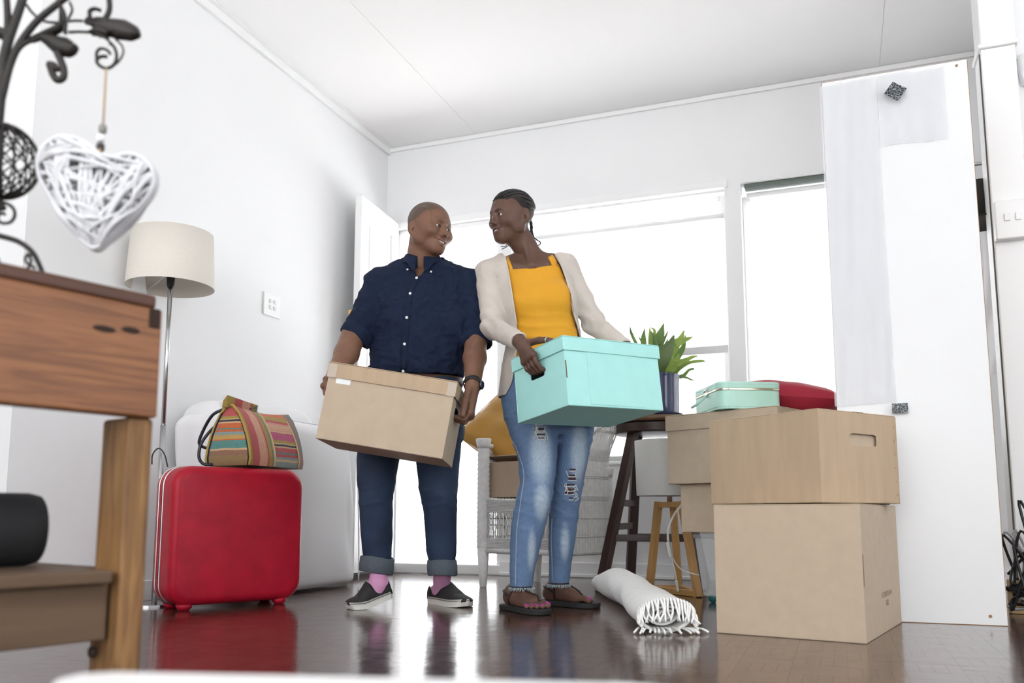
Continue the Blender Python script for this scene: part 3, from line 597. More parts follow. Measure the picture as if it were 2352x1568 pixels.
# ================================================================== WHITE SOFA BEHIND THE SUITCASE
SOFAW = mat('white_slipcover', (0.83, 0.83, 0.845), 0.9, sheen=0.1, bump=0.12, bscale=9)
so = thing('slipcovered_armchair', 'white slipcovered armchair against the left wall behind the red suitcase', 'armchair', RW(-2.53, 3.52, 0), ROT_ROOM)
def soft_box(w, d, z0, z1, r, n=40, m_=20, wob=0.006, seed=1, lean=None):
    q = random.Random(seed); ph = [q.uniform(0, 6.28) for _ in range(8)]
    def fn(u, v):
        a = 2*PI*u; c, s = math.cos(a), math.sin(a); e = 0.22
        x = w/2*math.copysign(abs(c)**e, c); y = d/2*math.copysign(abs(s)**e, s)
        # vertical profile with rounded ends
        if v < 0.12: k = v/0.12; ins = r*0.4*(1-math.sqrt(max(0, 1-(1-k)**2))); z = z0 + 0.04*k
        elif v > 0.72: k = (v-0.72)/0.28; ins = r*(1-math.cos(k*PI/2)); z = z1-r + r*math.sin(k*PI/2)
        else: k = (v-0.12)/0.6; ins = 0; z = z0+0.04+(z1-r-z0-0.04)*k
        wv = wob*(math.sin(7*a+ph[0]+z*5)+math.sin(13*z+3*a+ph[1])+0.5*math.sin(23*a+ph[2]))
        fx = max(0.0, (w/2-ins))/(w/2); fy = max(0.0, (d/2-ins))/(d/2)
        p = [x*fx+wv*c, y*fy+wv*s, z]
        if lean: p[0] += lean[0]*(z-z0); p[1] += lean[1]*(z-z0)
        return tuple(p)
    m = MB().grid(fn, n, m_, True); k0 = (m_-1)*n
    m.v.append((sum(p[0] for p in m.v[k0:k0+n])/n, sum(p[1] for p in m.v[k0:k0+n])/n, z1+0.004)); ci = len(m.v)-1
    for i in range(n): m.f.append((k0+i, k0+(i+1) % n, ci))
    m.n += 1
    return m
soft_box(0.37, 0.93, 0.012, 0.80, 0.07, 56, 24, 0.004, 2, lean=(0, -0.10)).obj('body', SOFAW, so, smooth=True)
soft_box(0.24, 0.60, 0.60, 0.885, 0.09, 44, 16, 0.006, 3).obj('back_cushion', SOFAW, so, smooth=True, loc=(-0.05, -0.08, 0))
soft_box(0.20, 0.26, 0.60, 0.86, 0.08, 40, 16, 0.005, 4).obj('arm_cushion', SOFAW, so, smooth=True, loc=(-0.06, -0.37, 0))
MB().tube(spline([(0.188, 0.455, 0.02), (0.19, 0.44, 0.3), (0.189, 0.41, 0.6), (0.17, 0.37, 0.76), (0.10, 0.33, 0.81)], 8), 0.004, 6).obj('piping', SOFAW, so, smooth=True)
MB().tube(spline([(0.12, 0.33, 0.81), (0.13, 0.10, 0.80), (0.13, -0.3, 0.80)], 8), 0.004, 6).obj('piping', SOFAW, so, smooth=True)
# ================================================================== WICKER CHAIR
CANE = mat('white_painted_cane', (0.84, 0.84, 0.83), 0.6, var=0.14, vscale=40, bump=0.1, bscale=80)
wc = thing('wicker_chair', 'white painted wicker armchair with open woven sides behind the woman', 'chair', (-0.187, 4.41, 0), (0, 0, -0.674))
CWD, CDP = 0.51, 0.51                       # local x across the front, local y to the back
def wrapped_post(p, h0, h1, r0, r1, bump_=0.0016, nz=46):
    prof = []
    for i in range(nz+1):
        t = i/nz; prof.append((r0+(r1-r0)*t+(bump_ if i % 2 else -bump_), h0+(h1-h0)*t))
    return MB().lathe(prof, 14, Matrix.Translation(p))
def leg(p, h, r0, r1): return MB().lathe([(r0*0.9, 0), (r0, 0.004), (r1, h)], 14, Matrix.Translation(p))
for x, y, hh in ((0.03, 0.03, 0.745), (CWD-0.03, 0.03, 0.72), (0.03, CDP-0.03, 0.60), (CWD-0.03, CDP-0.03, 0.60)):
    leg((x, y, 0), 0.20, 0.018, 0.033).obj('leg', CANE, wc, smooth=True)
    wrapped_post((x, y, 0), 0.19, hh, 0.033, 0.030).obj('wrapped_post', CANE, wc, smooth=True)
    MB().lathe([(0.031, hh-0.05), (0.036, hh-0.03), (0.040, hh-0.006), (0.037, hh), (0.0, hh+0.003)], 16, Matrix.Translation((x, y, 0))).obj('post_cap', CANE, wc, smooth=True)
def weave_panel(fn, nstr, rows, name, r=0.0028, zs_=12, gap=0.0, rowr=0.0032, rnd=5):
    q = random.Random(rnd); m = MB()
    for i in range(nstr):
        u = (i+0.5+q.uniform(-.25, .25))/nstr
        m.tube([fn(u, j/(zs_-1)) for j in range(zs_)], r*q.uniform(0.8, 1.2), 5, cap=False)
    tag(m.obj(name, CANE, wc, smooth=True), kind='stuff')
    for v, k in rows:
        rr_ = MB()
        for q_ in range(k):
            pts = []
            for i in range(nstr*2+1):
                u = i/(nstr*2); p = Vector(fn(u, min(1, max(0, v+(q_-(k-1)/2)*0.012)))); nrm = 0.004*(1 if i % 2 else -1)
                pts.append((p[0]+nrm*0.5, p[1]+nrm*0.5, p[2]))
            rr_.tube(pts, rowr, 5)
        rr_.obj('twined_row', CANE, wc, smooth=True)
def side_fn(xs):
    def fn(u, v):
        y = 0.05+u*(CDP-0.07); ztop = 0.70+0.22*u**2.0; z = min(0.165+0.755*v, ztop)
        fl2 = 0.0 if z < 0.62 else (z-0.62)*0.45*u
        wst = -0.018*math.exp(-((z-0.66)/0.08)**2)
        sx = 1 if xs > 0.2 else -1
        return (xs+sx*(0.004+wst*0.5), y+fl2+wst*u*1.4, z)
    return fn
RWS = [(0.0, 3), (0.113, 1), (0.232, 1), (0.364, 3), (0.503, 2), (0.655, 7), (0.82, 2), (1.0, 3)]
weave_panel(side_fn(CWD-0.012), 58, RWS, 'side_weave')
weave_panel(side_fn(0.012), 40, RWS, 'side_weave')
def back_fn(u, v):
    x = 0.03+u*(CWD-0.06); ztop = 0.92+0.04*math.sin(PI*u); z = 0.165+(ztop-0.165)*v
    return (x, CDP-0.012+0.04*math.sin(PI*u)+(max(0, z-0.62))*0.42, z)
weave_panel(back_fn, 46, [(0.0, 3), (0.35, 2), (0.50, 2), (0.66, 6), (0.82, 2), (1.0, 4)], 'back_weave')
# front apron: seat band, lattice, lower band, rim
def band(z0_, z1_, n, name, x0=0.06, x1=CWD-0.06, sag=0.0):
    m = MB()
    for k in range(n):
        z = z0_+(z1_-z0_)*(k+.5)/n
        m.tube([(x0+(x1-x0)*i/60, 0.022+0.0035*(1 if (i+k) % 2 else -1), z-sag*math.sin(PI*i/60)) for i in range(61)], (z1_-z0_)/n*0.52, 5)
    m.obj(name, CANE, wc, smooth=True)
band(0.372, 0.438, 9, 'seat_band', sag=0.006); band(0.195, 0.245, 7, 'lower_band')
lat = MB()
for k in range(17):
    x = 0.075+k*0.0225
    for s in (-1, 1): lat.tube([(x+s*0.0065*math.sin(PI*2.5*j/16), 0.024+s*0.002, 0.245+0.127*j/16) for j in range(17)], 0.0026, 5)
tag(lat.obj('lattice', CANE, wc, smooth=True), kind='stuff')
MB().tube([(0.05, 0.03, 0.308), (CWD-0.05, 0.03, 0.308)], 0.0045, 6).obj('lattice_rail', CANE, wc, smooth=True)
MB().tube([(0.03, 0.03, 0.182), (CWD-0.03, 0.03, 0.182)], 0.016, 10).obj('bottom_rail', CANE, wc, smooth=True)
for x in (0.025, CWD-0.025): MB().tube([(x, 0.03, 0.178), (x, CDP-0.03, 0.178)], 0.013, 8).obj('bottom_rail', CANE, wc, smooth=True)
MB().tube([(0.03, CDP-0.03, 0.178), (CWD-0.03, CDP-0.03, 0.178)], 0.013, 8).obj('bottom_rail', CANE, wc, smooth=True)
seat = MB()
for k in range(30): seat.tube([(0.04+(CWD-0.08)*i/40, 0.03+(CDP-0.05)*k/29, 0.430+0.003*(1 if (i+k) % 2 else -1)) for i in range(41)], 0.0075, 5)
tag(seat.obj('seat_weave', CANE, wc, smooth=True), kind='stuff')
for s in (0.012, CWD-0.012):
    MB().tube(spline([(0.03 if s < 0.2 else CWD-0.03, 0.03, 0.715), (s, 0.15, 0.715), (s, 0.30, 0.76), (s, 0.45, 0.86), (s, 0.60, 0.93)], 6), 0.012, 8).obj('arm_rail', CANE, wc, smooth=True)
# ================================================================== DARK BAR STOOL
DKW = mat('dark_stained_wood', (0.045, 0.022, 0.017), 0.38, var=0.4, vscale=10, stretch=(1, 1, 0.12), bump=0.05, bscale=30)
st = thing('bar_stool', 'dark brown wooden bar stool with splayed legs carrying the blue pot', 'stool', (0.755, 4.58, 0))
O = Vector((0.755, 4.58, 0)); ZT = 0.835
lf = [Vector((0.43, 4.29, 0)), Vector((0.90, 4.20, 0)), Vector((0.655, 4.88, 0)), Vector((1.04, 4.74, 0))]
lt_ = [Vector((0.635, 4.48, ZT-0.03)), Vector((0.85, 4.45, ZT-0.03)), Vector((0.685, 4.71, ZT-0.03)), Vector((0.87, 4.68, ZT-0.03))]
for a, b in zip(lf, lt_): MB().beam(a-O, b-O, 0.05, 0.038).obj('leg', DKW, st, bevel=0.004)
def lp_(i, z): return lf[i]+(lt_[i]-lf[i])*(z/(ZT-0.03))-O
for i, j, z in ((0, 1, 0.245), (0, 2, 0.42), (0, 2, 0.30), (1, 3, 0.40), (2, 3, 0.24)): MB().beam(lp_(i, z), lp_(j, z), 0.022, 0.034).obj('rung', DKW, st, bevel=0.003)
MB().lathe([(0.20, ZT-0.055), (0.215, ZT-0.05), (0.215, ZT-0.005), (0.20, ZT)], 40).obj('seat_apron', DKW, st, bevel=0.003)
MB().lathe([(0.0, ZT), (0.225, ZT), (0.235, ZT+0.008), (0.235, ZT+0.022), (0.225, ZT+0.03), (0.0, ZT+0.03)], 48).obj('seat', mat('worn_brown_wood', (0.16, 0.09, 0.05), 0.3, var=0.3, vscale=12, stretch=(1, 8, 1)), st, smooth=True)
# ================================================================== BLUE POT AND STAGHORN FERN
pt = thing('potted_fern', 'staghorn fern with forked leaves in a glossy navy pot on the bar stool', 'plant', (at(1512, 900, 4.52).x, 4.52, ZT+0.03))
BLUEG = mat('navy_glaze', (0.035, 0.05, 0.12), 0.12, coat=0.6, var=0.15, vscale=6)
fl = MB(); nF = 40; prof = [(0.085, 0.0), (0.105, 0.012), (0.108, 0.20), (0.112, 0.222), (0.106, 0.226), (0.100, 0.215)]
fl.grid(lambda u, v: (lambda r, z: (r*(1+0.03*abs(math.cos(4*PI*u))*(1 if z > 0.01 else 0))*math.cos(2*PI*u), r*(1+0.03*abs(math.cos(4*PI*u)))*math.sin(2*PI*u), z)) ([np.interp(v*5, range(6), [p[0] for p in prof]), np.interp(v*5, range(6), [p[1] for p in prof])][0], np.interp(v*5, range(6), [p[1] for p in prof])), 64, 24, True)
fl.obj('pot', BLUEG, pt, smooth=True)
MB().lathe([(0.0, 0.0), (0.11, 0.0), (0.125, 0.012), (0.128, 0.016), (0.118, 0.016), (0.0, 0.008)], 36, Matrix.Translation((0, 0, -0.0))).obj('saucer', BLUEG, pt, smooth=True)
MB().lathe([(0.0, 0.20), (0.10, 0.20), (0.0, 0.21)], 24, cap=False).obj('soil', mat('potting_soil', (0.05, 0.035, 0.025), 0.95, bump=0.6, bscale=60), pt)
LEAF = mat('fern_leaf', (0.17, 0.30, 0.055), 0.5, col2=(0.10, 0.17, 0.055), vscale=9, bump=0.05, bscale=60)
LEAFP = mat('fern_leaf_young', (0.33, 0.46, 0.09), 0.5, col2=(0.22, 0.33, 0.07), vscale=9)
pO = Vector(pt.location)
def leaf(paths, m):
    """paths: list of (px polyline [(px,py,dY)], widths px) joined into one forked blade."""
    mb = MB(); k = 4.52/FPX*0.38
    for pl, wd in paths:
        P = spline([at(x, y, 4.52+d)-pO for x, y, d in pl], 5); W_ = np.interp(np.linspace(0, 1, len(P)), np.linspace(0, 1, len(wd)), wd)
        vs = []; fs = []
        for i, p in enumerate(P):
            t = (P[min(i+1, len(P)-1)]-P[max(i-1, 0)]).normalized(); n = t.cross(Vector((0.25, 1, 0.1))).normalized(); w = W_[i]*k
            dn = t.cross(n).normalized()*w*0.25
            vs += [p-n*w+dn, p-n*w*0.4, p+n*w*0.4, p+n*w+dn]
        for i in range(len(P)-1):
            for q in range(3): fs.append((i*4+q, i*4+q+1, (i+1)*4+q+1, (i+1)*4+q))
        mb.add(vs, fs)
    o = mb.obj('leaf', m, pt, smooth=True); so_ = o.modifiers.new('thick', 'SOLIDIFY'); so_.thickness = 0.0025; return o
leaf([([(1505,870,0),(1478,820,.02),(1462,790,.03),(1450,765,.04),(1447,750,.05)], [6,8,9,8,1])], LEAF)
leaf([([(1505,872,0),(1484,820,.03),(1478,780,.05),(1481,752,.06)], [8,20,18,1]), ([(1478,790,.05),(1470,778,.05),(1467,772,.05)], [9,5,1])], LEAF)
leaf([([(1510,872,0),(1497,810,.0),(1494,775,0),(1492,750,0)], [8,18,14,1]), ([(1496,785,0),(1502,770,-.01),(1503,758,-.01),(1495,752,0)], [9,10,8,2])], LEAFP)
leaf([([(1514,874,0),(1513,820,-.02),(1512,785,-.03),(1518,765,-.04),(1525,741,-.05)], [10,26,36,24,1]), ([(1512,795,-.03),(1503,775,-.03),(1495,760,-.02)], [18,12,2]), ([(1520,790,-.03),(1530,770,-.03),(1536,757,-.03)], [12,6,1])], LEAF)
leaf([([(1516,874,0),(1524,835,-.05),(1536,800,-.07),(1548,770,-.08)], [14,32,30,6]), ([(1540,800,-.07),(1545,785,-.08),(1547,774,-.08)], [20,10,3])], mat('fern_leaf_dark', (0.10, 0.16, 0.06), 0.5, col2=(0.16, 0.22, 0.09), vscale=6))
leaf([([(1520,874,0),(1532,830,-.02),(1548,795,-.03),(1562,780,-.03),(1572,757,-.02)], [10,24,34,20,1]), ([(1550,792,-.03),(1568,782,-.03),(1580,778,-.03),(1592,773,-.03)], [26,18,12,1])], LEAFP)
leaf([([(1524,874,0),(1545,835,.03),(1560,812,.04),(1570,795,.05),(1574,770,.06)], [12,26,22,14,4])], LEAF)
leaf([([(1526,876,0),(1536,855,-.06),(1550,835,-.09),(1560,812,-.11)], [14,24,30,2]), ([(1552,836,-.09),(1575,827,-.12),(1590,820,-.13),(1604,817,-.14)], [24,14,10,2]), ([(1550,838,-.09),(1546,825,-.09),(1545,816,-.09)], [18,8,2])], LEAFP)
leaf([([(1528,876,0),(1545,862,-.03),(1560,845,-.05),(1585,832,-.07),(1612,829,-.09),(1622,830,-.1)], [10,18,16,10,8,1])], LEAFP)
leaf([([(1530,877,0),(1552,868,.02),(1570,862,.03),(1582,850,.04),(1592,847,.05),(1594,849,.05)], [10,14,12,8,7,1]), ([(1568,865,.03),(1580,868,.03),(1588,872,.03),(1598,873,.03)], [8,6,5,1])], LEAF)
leaf([([(1512,872,0),(1500,840,-.08),(1490,810,-.12),(1480,785,-.15)], [10,22,18,2])], LEAF)
leaf([([(1518,872,.03),(1530,830,.09),(1528,800,.12),(1534,778,.14)], [10,22,18,2])], LEAF)
# ================================================================== TABLE LAMP ON THE FLOOR
tl = thing('table_lamp', 'table lamp with grey linen drum shade and open wooden frame on the floor', 'lamp', (0.735, 4.06, 0), (0, 0, 0))
OAK = mat('oiled_oak', (0.50, 0.28, 0.10), 0.45, var=0.25, vscale=14, stretch=(1, 1, 0.15), bump=0.04, bscale=40)
zf = 0.418; tO3 = Vector((0.735, 4.06, 0))
bs = [Vector((0.648, 4.17, 0))-tO3, Vector((0.815, 3.86, 0))-tO3, Vector((0.80, 4.22, 0))-tO3]
tp = [Vector((0.690, 4.10, zf))-tO3, Vector((0.775, 3.98, zf))-tO3, Vector((0.765, 4.14, zf))-tO3]
for p_, q_ in zip(bs, tp): MB().beam(p_, q_, 0.030, 0.030).obj('leg', OAK, tl, bevel=0.002)
for i in range(3):
    a_, b_ = bs[i]+Vector((0, 0, 0.014)), bs[(i+1) % 3]+Vector((0, 0, 0.014)); MB().beam(a_, b_, 0.024, 0.026).obj('base_bar', OAK, tl, bevel=0.002)
    a_, b_ = tp[i]-Vector((0, 0, 0.013)), tp[(i+1) % 3]-Vector((0, 0, 0.013)); MB().beam(a_, b_, 0.026, 0.026).obj('top_bar', OAK, tl, bevel=0.002)
MB().lathe([(0.012, zf-0.02), (0.012, zf+0.03), (0.018, zf+0.035), (0.018, zf+0.09)], 16).obj('bulb_socket', STEEL, tl, smooth=True)
GLIN = mat('grey_linen_shade', (0.62, 0.62, 0.60), 0.88, var=0.12, vscale=120, stretch=(1, 1, 5), bump=0.08, bscale=220)
so2 = shade(0.152, 0.158, 0.446, 0.703).obj('shade', GLIN, tl, smooth=True)
CABLE = mat('clear_cable', (0.75, 0.74, 0.70), 0.2, alpha=0.75)
tO = Matrix.LocRotScale(tl.location, Euler((0, 0, 0.0)), None); ti = tO.inverted()
def lpx(pts, Y=3.80): return [ti @ at(x, y, Y+d) for x, y, d in pts]
MB().tube(spline(lpx([(1570,1152,.1),(1552,1175,0),(1537,1205,0),(1533,1235,0),(1538,1260,0),(1545,1290,0),(1552,1320,0),(1554,1340,0)]), 6), 0.0032, 6).obj('cable', CABLE, tl, smooth=True)
MB().tube(spline(lpx([(1568,1158,.1),(1548,1185,0),(1536,1215,0),(1536,1245,0),(1545,1280,0),(1562,1305,0),(1585,1315,-.02),(1606,1321,-.04)]), 6), 0.0032, 6).obj('cable', CABLE, tl, smooth=True)
p0, p1 = lpx([(1533, 1245, 0), (1540, 1280, 0)]); MB().beam(p0, p1, 0.026, 0.016).obj('cable_switch', CABLE, tl, bevel=0.005)
p0, p1 = lpx([(1553, 1332, 0), (1557, 1358, 0)]); MB().beam(p0, p1, 0.016, 0.012, taper=0.8).obj('plug', CABLE, tl, bevel=0.003)
# ================================================================== ROLLED WHITE RUG WITH FRINGE
RUGW = mat('white_woven_cotton', (0.90, 0.90, 0.885), 0.95, var=0.06, vscale=30, bump=0.25, bscale=70, sheen=0.1)
n0 = flo(1530, 1452); f0 = flo(1388, 1356)
rg = thing('rolled_rug', 'rolled white cotton rug with knotted fringe lying on the dark floor', 'rug', ((n0.x+f0.x)/2, (n0.y+f0.y)/2, 0))
dr = (f0-n0); LR = dr.length; dr.normalize(); sd = Vector((dr.y, -dr.x, 0)); rO = Vector(rg.location)
def rug_pt(t, a, k=1.0):
    w = np.interp(t, [0, .15, .4, .75, .95, 1], [0.088, 0.090, 0.082, 0.088, 0.075, 0.05])*k; h_ = np.interp(t, [0, .15, .5, .8, .95, 1], [0.052, 0.054, 0.058, 0.066, 0.045, 0.025])*k
    c = n0+dr*LR*t + sd*0.02*math.sin(3*t); bx = 0.004*math.sin(9*t+2*a)+0.003*math.sin(21*t+a*3)
    return Vector((c.x, c.y, 0.0)) + sd*((w+bx)*math.cos(a)) + Vector((0, 0, np.interp(t, [0, .8, 1], [0.052, 0.06, 0.03]) + (h_+bx*.5)*math.sin(a))) - rO
m = MB().grid(lambda u, v: rug_pt(v, 2*PI*u), 36, 40, True)
m.grid(lambda u, v: rug_pt(0.30*(1-v)*0+v*0.25, -2*PI*u, 0.86), 36, 8, True)
m.grid(lambda u, v: rug_pt(0.0, 2*PI*u, 1-0.14*v), 36, 2, True)
m.obj('rug_roll', RUGW, rg, smooth=True)
sp3 = MB().grid(lambda u, v: rug_pt(0.015+0.25*v, 0.3+5*PI*u, 0.80-0.62*u), 60, 3)
o = sp3.obj('inner_turn', RUGW, rg, smooth=True); so_ = o.modifiers.new('thick', 'SOLIDIFY'); so_.thickness = 0.006
q = random.Random(11)
for k in range(30):
    a = PI*1.12*(k/29)-0.06*PI if k < 30 else 0
    p = rug_pt(0.0, a, 0.98); g = p - dr*0.012; ln = 0.03+0.035*max(0, math.sin(a))
    drop = [p+dr*0.01, p-dr*0.010+Vector((0, 0, -0.004)), p-dr*0.022+sd*q.uniform(-.006, .006)+Vector((0, 0, -ln*0.55)), p-dr*(0.03+q.uniform(-.006, .012))+sd*q.uniform(-.014, .014)+Vector((0, 0, -ln))]
    drop = [Vector((d_.x, d_.y, max(d_.z, 0.005))) for d_ in drop]
    MB().tube(spline(drop, 4), [0.0042]*4+[0.0038]*4+[0.0032]*4+[0.002], 6).obj('tassel', RUGW, rg, smooth=True)
for k in range(16):
    x = -0.08+0.17*k/15; p = n0-rO+sd*x+Vector((0, 0, 0.012)); e3 = p-dr*(0.035+q.uniform(0, .03))+sd*(x*0.25+q.uniform(-.01, .01)); e3.z = 0.005
    MB().tube(spline([p+dr*0.02, (p+e3)/2+Vector((0, 0, 0.004)), e3], 5), 0.0035, 6).obj('tassel', RUGW, rg, smooth=True)
for k in range(9):
    a = 2*PI*k/9; p = rug_pt(1.0, a, 0.9)
    MB().tube([p-dr*0.01, p+dr*0.02+Vector((0, 0, -0.004)), p+dr*(0.03+0.02*q.random())+sd*q.uniform(-.01, .01)+Vector((0, 0, max(-0.01, 0.006-p.z)))], 0.003, 5).obj('tassel', RUGW, rg, smooth=True)
# ================================================================== LEANING WHITE PANEL WITH PLASTIC SHEET
pr, pl = Vector((1.60, 2.857, 0)), Vector((1.145, 3.03, 0)); PWD = (pr-pl).length
pn = thing('white_board', 'tall white laminate board standing upright with brown raw edges', 'board', ((pr.x+pl.x)/2, (pr.y+pl.y)/2, 0), (-0.012, 0, math.atan2(pr.y-pl.y, pr.x-pl.x)))
LAMW = mat('white_laminate', (0.75, 0.76, 0.77), 0.28)
RAWE = mat('raw_board_edge', (0.33, 0.19, 0.10), 0.8)
PH = 1.955
MB().bb((-PWD/2+0.002, 0, 0.002), (PWD/2-0.002, 0.0012, PH-0.002)).obj('laminate_face', LAMW, pn)
MB().bb((-PWD/2, 0.0012, 0), (PWD/2, 0.016, PH)).obj('core', RAWE, pn)
for x, z in ((PWD/2-0.035, PH-0.02), (PWD/2-0.05, 0.03), (-0.09, 0.03)): MB().lathe([(0.0, 0), (0.005, 0.0), (0.005, 0.002), (0.0, 0.003)], 12, Matrix.Translation((x, 0.0, z)) @ Matrix.Rotation(PI/2, 4, 'X')).obj('screw_hole', RAWE, pn)
FILM = mat('milky_plastic_sheet', (0.78, 0.79, 0.83), 0.25, alpha=0.42, bump=0.03, bscale=8)
ps = thing('plastic_sheet', 'milky plastic dust sheet taped over the left of the white board', 'sheet', pn.location, pn.rotation_euler)
ps.location.z = 0.0
def film(u, v):
    x = -PWD/2-0.006+u*0.20+0.008*(1-v)*math.sin(5*u); z = PH-0.02-v*1.20
    return (x, -0.005-0.004*(0.5+0.5*math.sin(9*u+3*v+2*math.sin(4*v)))-0.0012*math.sin(25*u+6*v), z+0.008*u)
MB().grid(film, 26, 50).obj('hanging_length', FILM, ps, smooth=True)
def film2(u, v):
    x = -PWD/2+0.19+u*0.22; z = PH-0.015-v*0.27
    return (x, -0.004-0.004*(0.5+0.5*math.sin(7*u+2*v))-0.002*math.sin(19*u-5*v+4*u*v), z+0.004*math.sin(6*u))
MB().grid(film2, 22, 18).obj('folded_top', FILM, ps, smooth=True)
def tape_mat():
    m = bpy.data.materials.new('star_print_tape'); m.use_nodes = True; N = m.node_tree.nodes; L = m.node_tree.links; p = N['Principled BSDF']; p.inputs['Roughness'].default_value = 0.4
    v = N.new('ShaderNodeTexVoronoi'); v.feature = 'DISTANCE_TO_EDGE'; v.inputs['Scale'].default_value = 105; tc = N.new('ShaderNodeTexCoord'); L.new(tc.outputs['Object'], v.inputs['Vector'])
    cr = N.new('ShaderNodeValToRGB'); cr.color_ramp.elements[0].position = 0.02; cr.color_ramp.elements[0].color = (0.35, 0.42, 0.42, 1); cr.color_ramp.elements[1].position = 0.07; cr.color_ramp.elements[1].color = (0.012, 0.008, 0.02, 1)
    L.new(v.outputs['Distance'], cr.inputs['Fac']); L.new(cr.outputs['Color'], p.inputs['Base Color']); return m
TAPE = tape_mat()
for (px, py, w, rt, lb) in ((2056, 213, 0.056, 0.66, 'dark star-patterned tape square turned on its corner near the board top'), (2067, 938, 0.05, 0.0, 'dark star-patterned tape strip lower down on the white board')):
    r_ = ray(px, py); nrm = Vector((math.sin(pn.rotation_euler.z), -math.cos(pn.rotation_euler.z), 0)); tt = (Vector(pn.location)-Vector((0, 0, CAMH))).dot(nrm)/r_.dot(nrm); pp_ = Vector((0, 0, CAMH))+r_*tt+nrm*0.012
    t_ = thing('tape_patch', lb, 'tape', pp_, (pn.rotation_euler.x, 0, pn.rotation_euler.z), 'patterned tape on the board')
    MB().box((0, 0, 0), (w, 0.0008, 0.052 if rt else 0.034)).obj('tape', TAPE, t_, rot=(0, rt, 0))
# ================================================================== PILLAR, SWITCH, SENSOR AND CLUTTER AT THE RIGHT EDGE
pil = MB(); pil.bb((0.61, 3.73, 0), (0.735, 3.88, 2.215)); pil.bb((0.60, 3.72, 2.215), (0.745, 3.89, 2.235)); pil.bb((0.612, 3.735, 2.235), (0.74, 3.88, CEIL))
tag(pil.obj('trim_4', TRIMW, rot=ROT_ROOM, bevel=0.006), kind='structure')
pe = MB(); pe.bb((0.606, 3.74, 0.002), (0.6105, 3.752, 2.2)); pe.obj('trim_5', mat('dark_edge_strip', (0.12, 0.11, 0.10), 0.9), rot=ROT_ROOM)['kind'] = 'structure'  # thin dark strip along the pillar's left edge
lw = MB(); lw.bb((0.735, 3.85, 1.80), (2.4, 3.95, CEIL)); lw.bb((1.5, 3.85, 0), (2.4, 3.95, 1.8)); lw.bb((0.735, 3.83, 2.2), (2.4, 3.86, 2.23))
tag(lw.obj('wall_side', WHITEWALL, rot=ROT_ROOM), kind='structure')
def on_pillar(b, a, z): return RW(b, a, z)
sw = thing('light_switch', 'white double light switch on a box on the right-hand pillar', 'switch', RW(0.665, 3.73, 1.41), ROT_ROOM)
MB().bb((-0.055, -0.045, 0), (0.055, 0, 0.155)).obj('switch_box', TRIMW, sw, bevel=0.008)
for x in (-0.012, 0.026): MB().bb((x-0.010, -0.051, 0.07), (x+0.010, -0.045, 0.10)).obj('rocker', TRIMW, sw, bevel=0.002)
se = thing('motion_sensor', 'white rounded motion sensor high on the wall beside the pillar', 'sensor', RW(0.79, 3.84, 2.10), ROT_ROOM)
MB().grid(lambda u, v: (0.034*math.cos(PI*u)*(1-0.35*v**3), -0.038*math.sin(PI*u)*(1-0.2*(2*v-1)**2), -0.02+0.13*(1-v)), 18, 14).obj('sensor_body', TRIMW, se, smooth=True)
MB().grid(lambda u, v: (0.030*math.cos(PI*u)*math.cos(v*PI/2), -0.030-0.012*math.sin(PI*u)*math.cos(v*PI/2), -0.0-0.055*math.sin(v*PI/2)+0.03), 14, 8).obj('sensor_lens', TRIMW, se, smooth=True)
hk = thing('wall_hook', 'small chrome peg on the wall behind the white board', 'hook', (1.93, 3.55, 1.84))
MB().tube([(-0.06, 0, 0), (0.16, 0, 0)], 0.008, 10).obj('peg', STEEL, hk, smooth=True)
hk.rotation_euler = ROT_ROOM
cp = thing('felt_hat', 'dark rounded felt hat hanging behind the white board edge', 'hat', (1.965, 3.50, 1.64))
MB().lathe([(0.0, 0.11), (0.05, 0.105), (0.085, 0.075), (0.10, 0.02), (0.098, -0.06), (0.07, -0.065), (0.0, -0.04)], 28).obj('crown', mat('black_felt', (0.03, 0.03, 0.03), 0.85, var=0.3, vscale=12), cp, smooth=True)
MB().lathe([(0.098, -0.06), (0.118, -0.068), (0.116, -0.074), (0.09, -0.066)], 28).obj('brim', mat('black_felt', (0, 0, 0)), cp, smooth=True)
cu = thing('white_curtain', 'white cloth hanging in the gap beside the board', 'curtain', (2.12, 3.62, 0.95), ROT_ROOM)
MB().grid(lambda u, v: (-0.09+0.22*u+0.02*math.sin(4*v)-0.06*v**2, 0.012*math.sin(16*u+2*v), 0.72*(1-v)), 30, 14).obj('cloth', CLOTHW, cu, smooth=True)
cab = thing('cable_bundle', 'tangle of black and grey cables on the floor beside the board', 'cables', (1.82, 3.10, 0))
for k in range(12):
    q = random.Random(k); pts = [(q.uniform(-.03, .10), q.uniform(0, .14), q.uniform(0.02, 0.12)) for _ in range(3)] + [(q.uniform(-.02, .08), q.uniform(.02, .14), q.uniform(0.18, 0.42))] + [(q.uniform(-.02, .10), q.uniform(0, .14), q.uniform(0.01, 0.2))]
    MB().tube(spline(pts, 8), 0.005, 6).obj('cable', mat('black_plastic', (0,0,0)) if k % 3 else mat('grey_cable', (0.35, 0.35, 0.35), 0.5), cab, smooth=True)
wbk = thing('wood_block', 'small raw pine block on the floor beside the cables', 'block', (1.845, 3.235, 0))
MB().bb((-0.022, -0.03, 0.001), (0.022, 0.03, 0.12)).obj('block', mat('raw_pine', (0.50, 0.34, 0.17), 0.8, var=0.2, vscale=20, stretch=(1, 1, .2)), wbk, bevel=0.003, rot=(0, 0, -YAW))
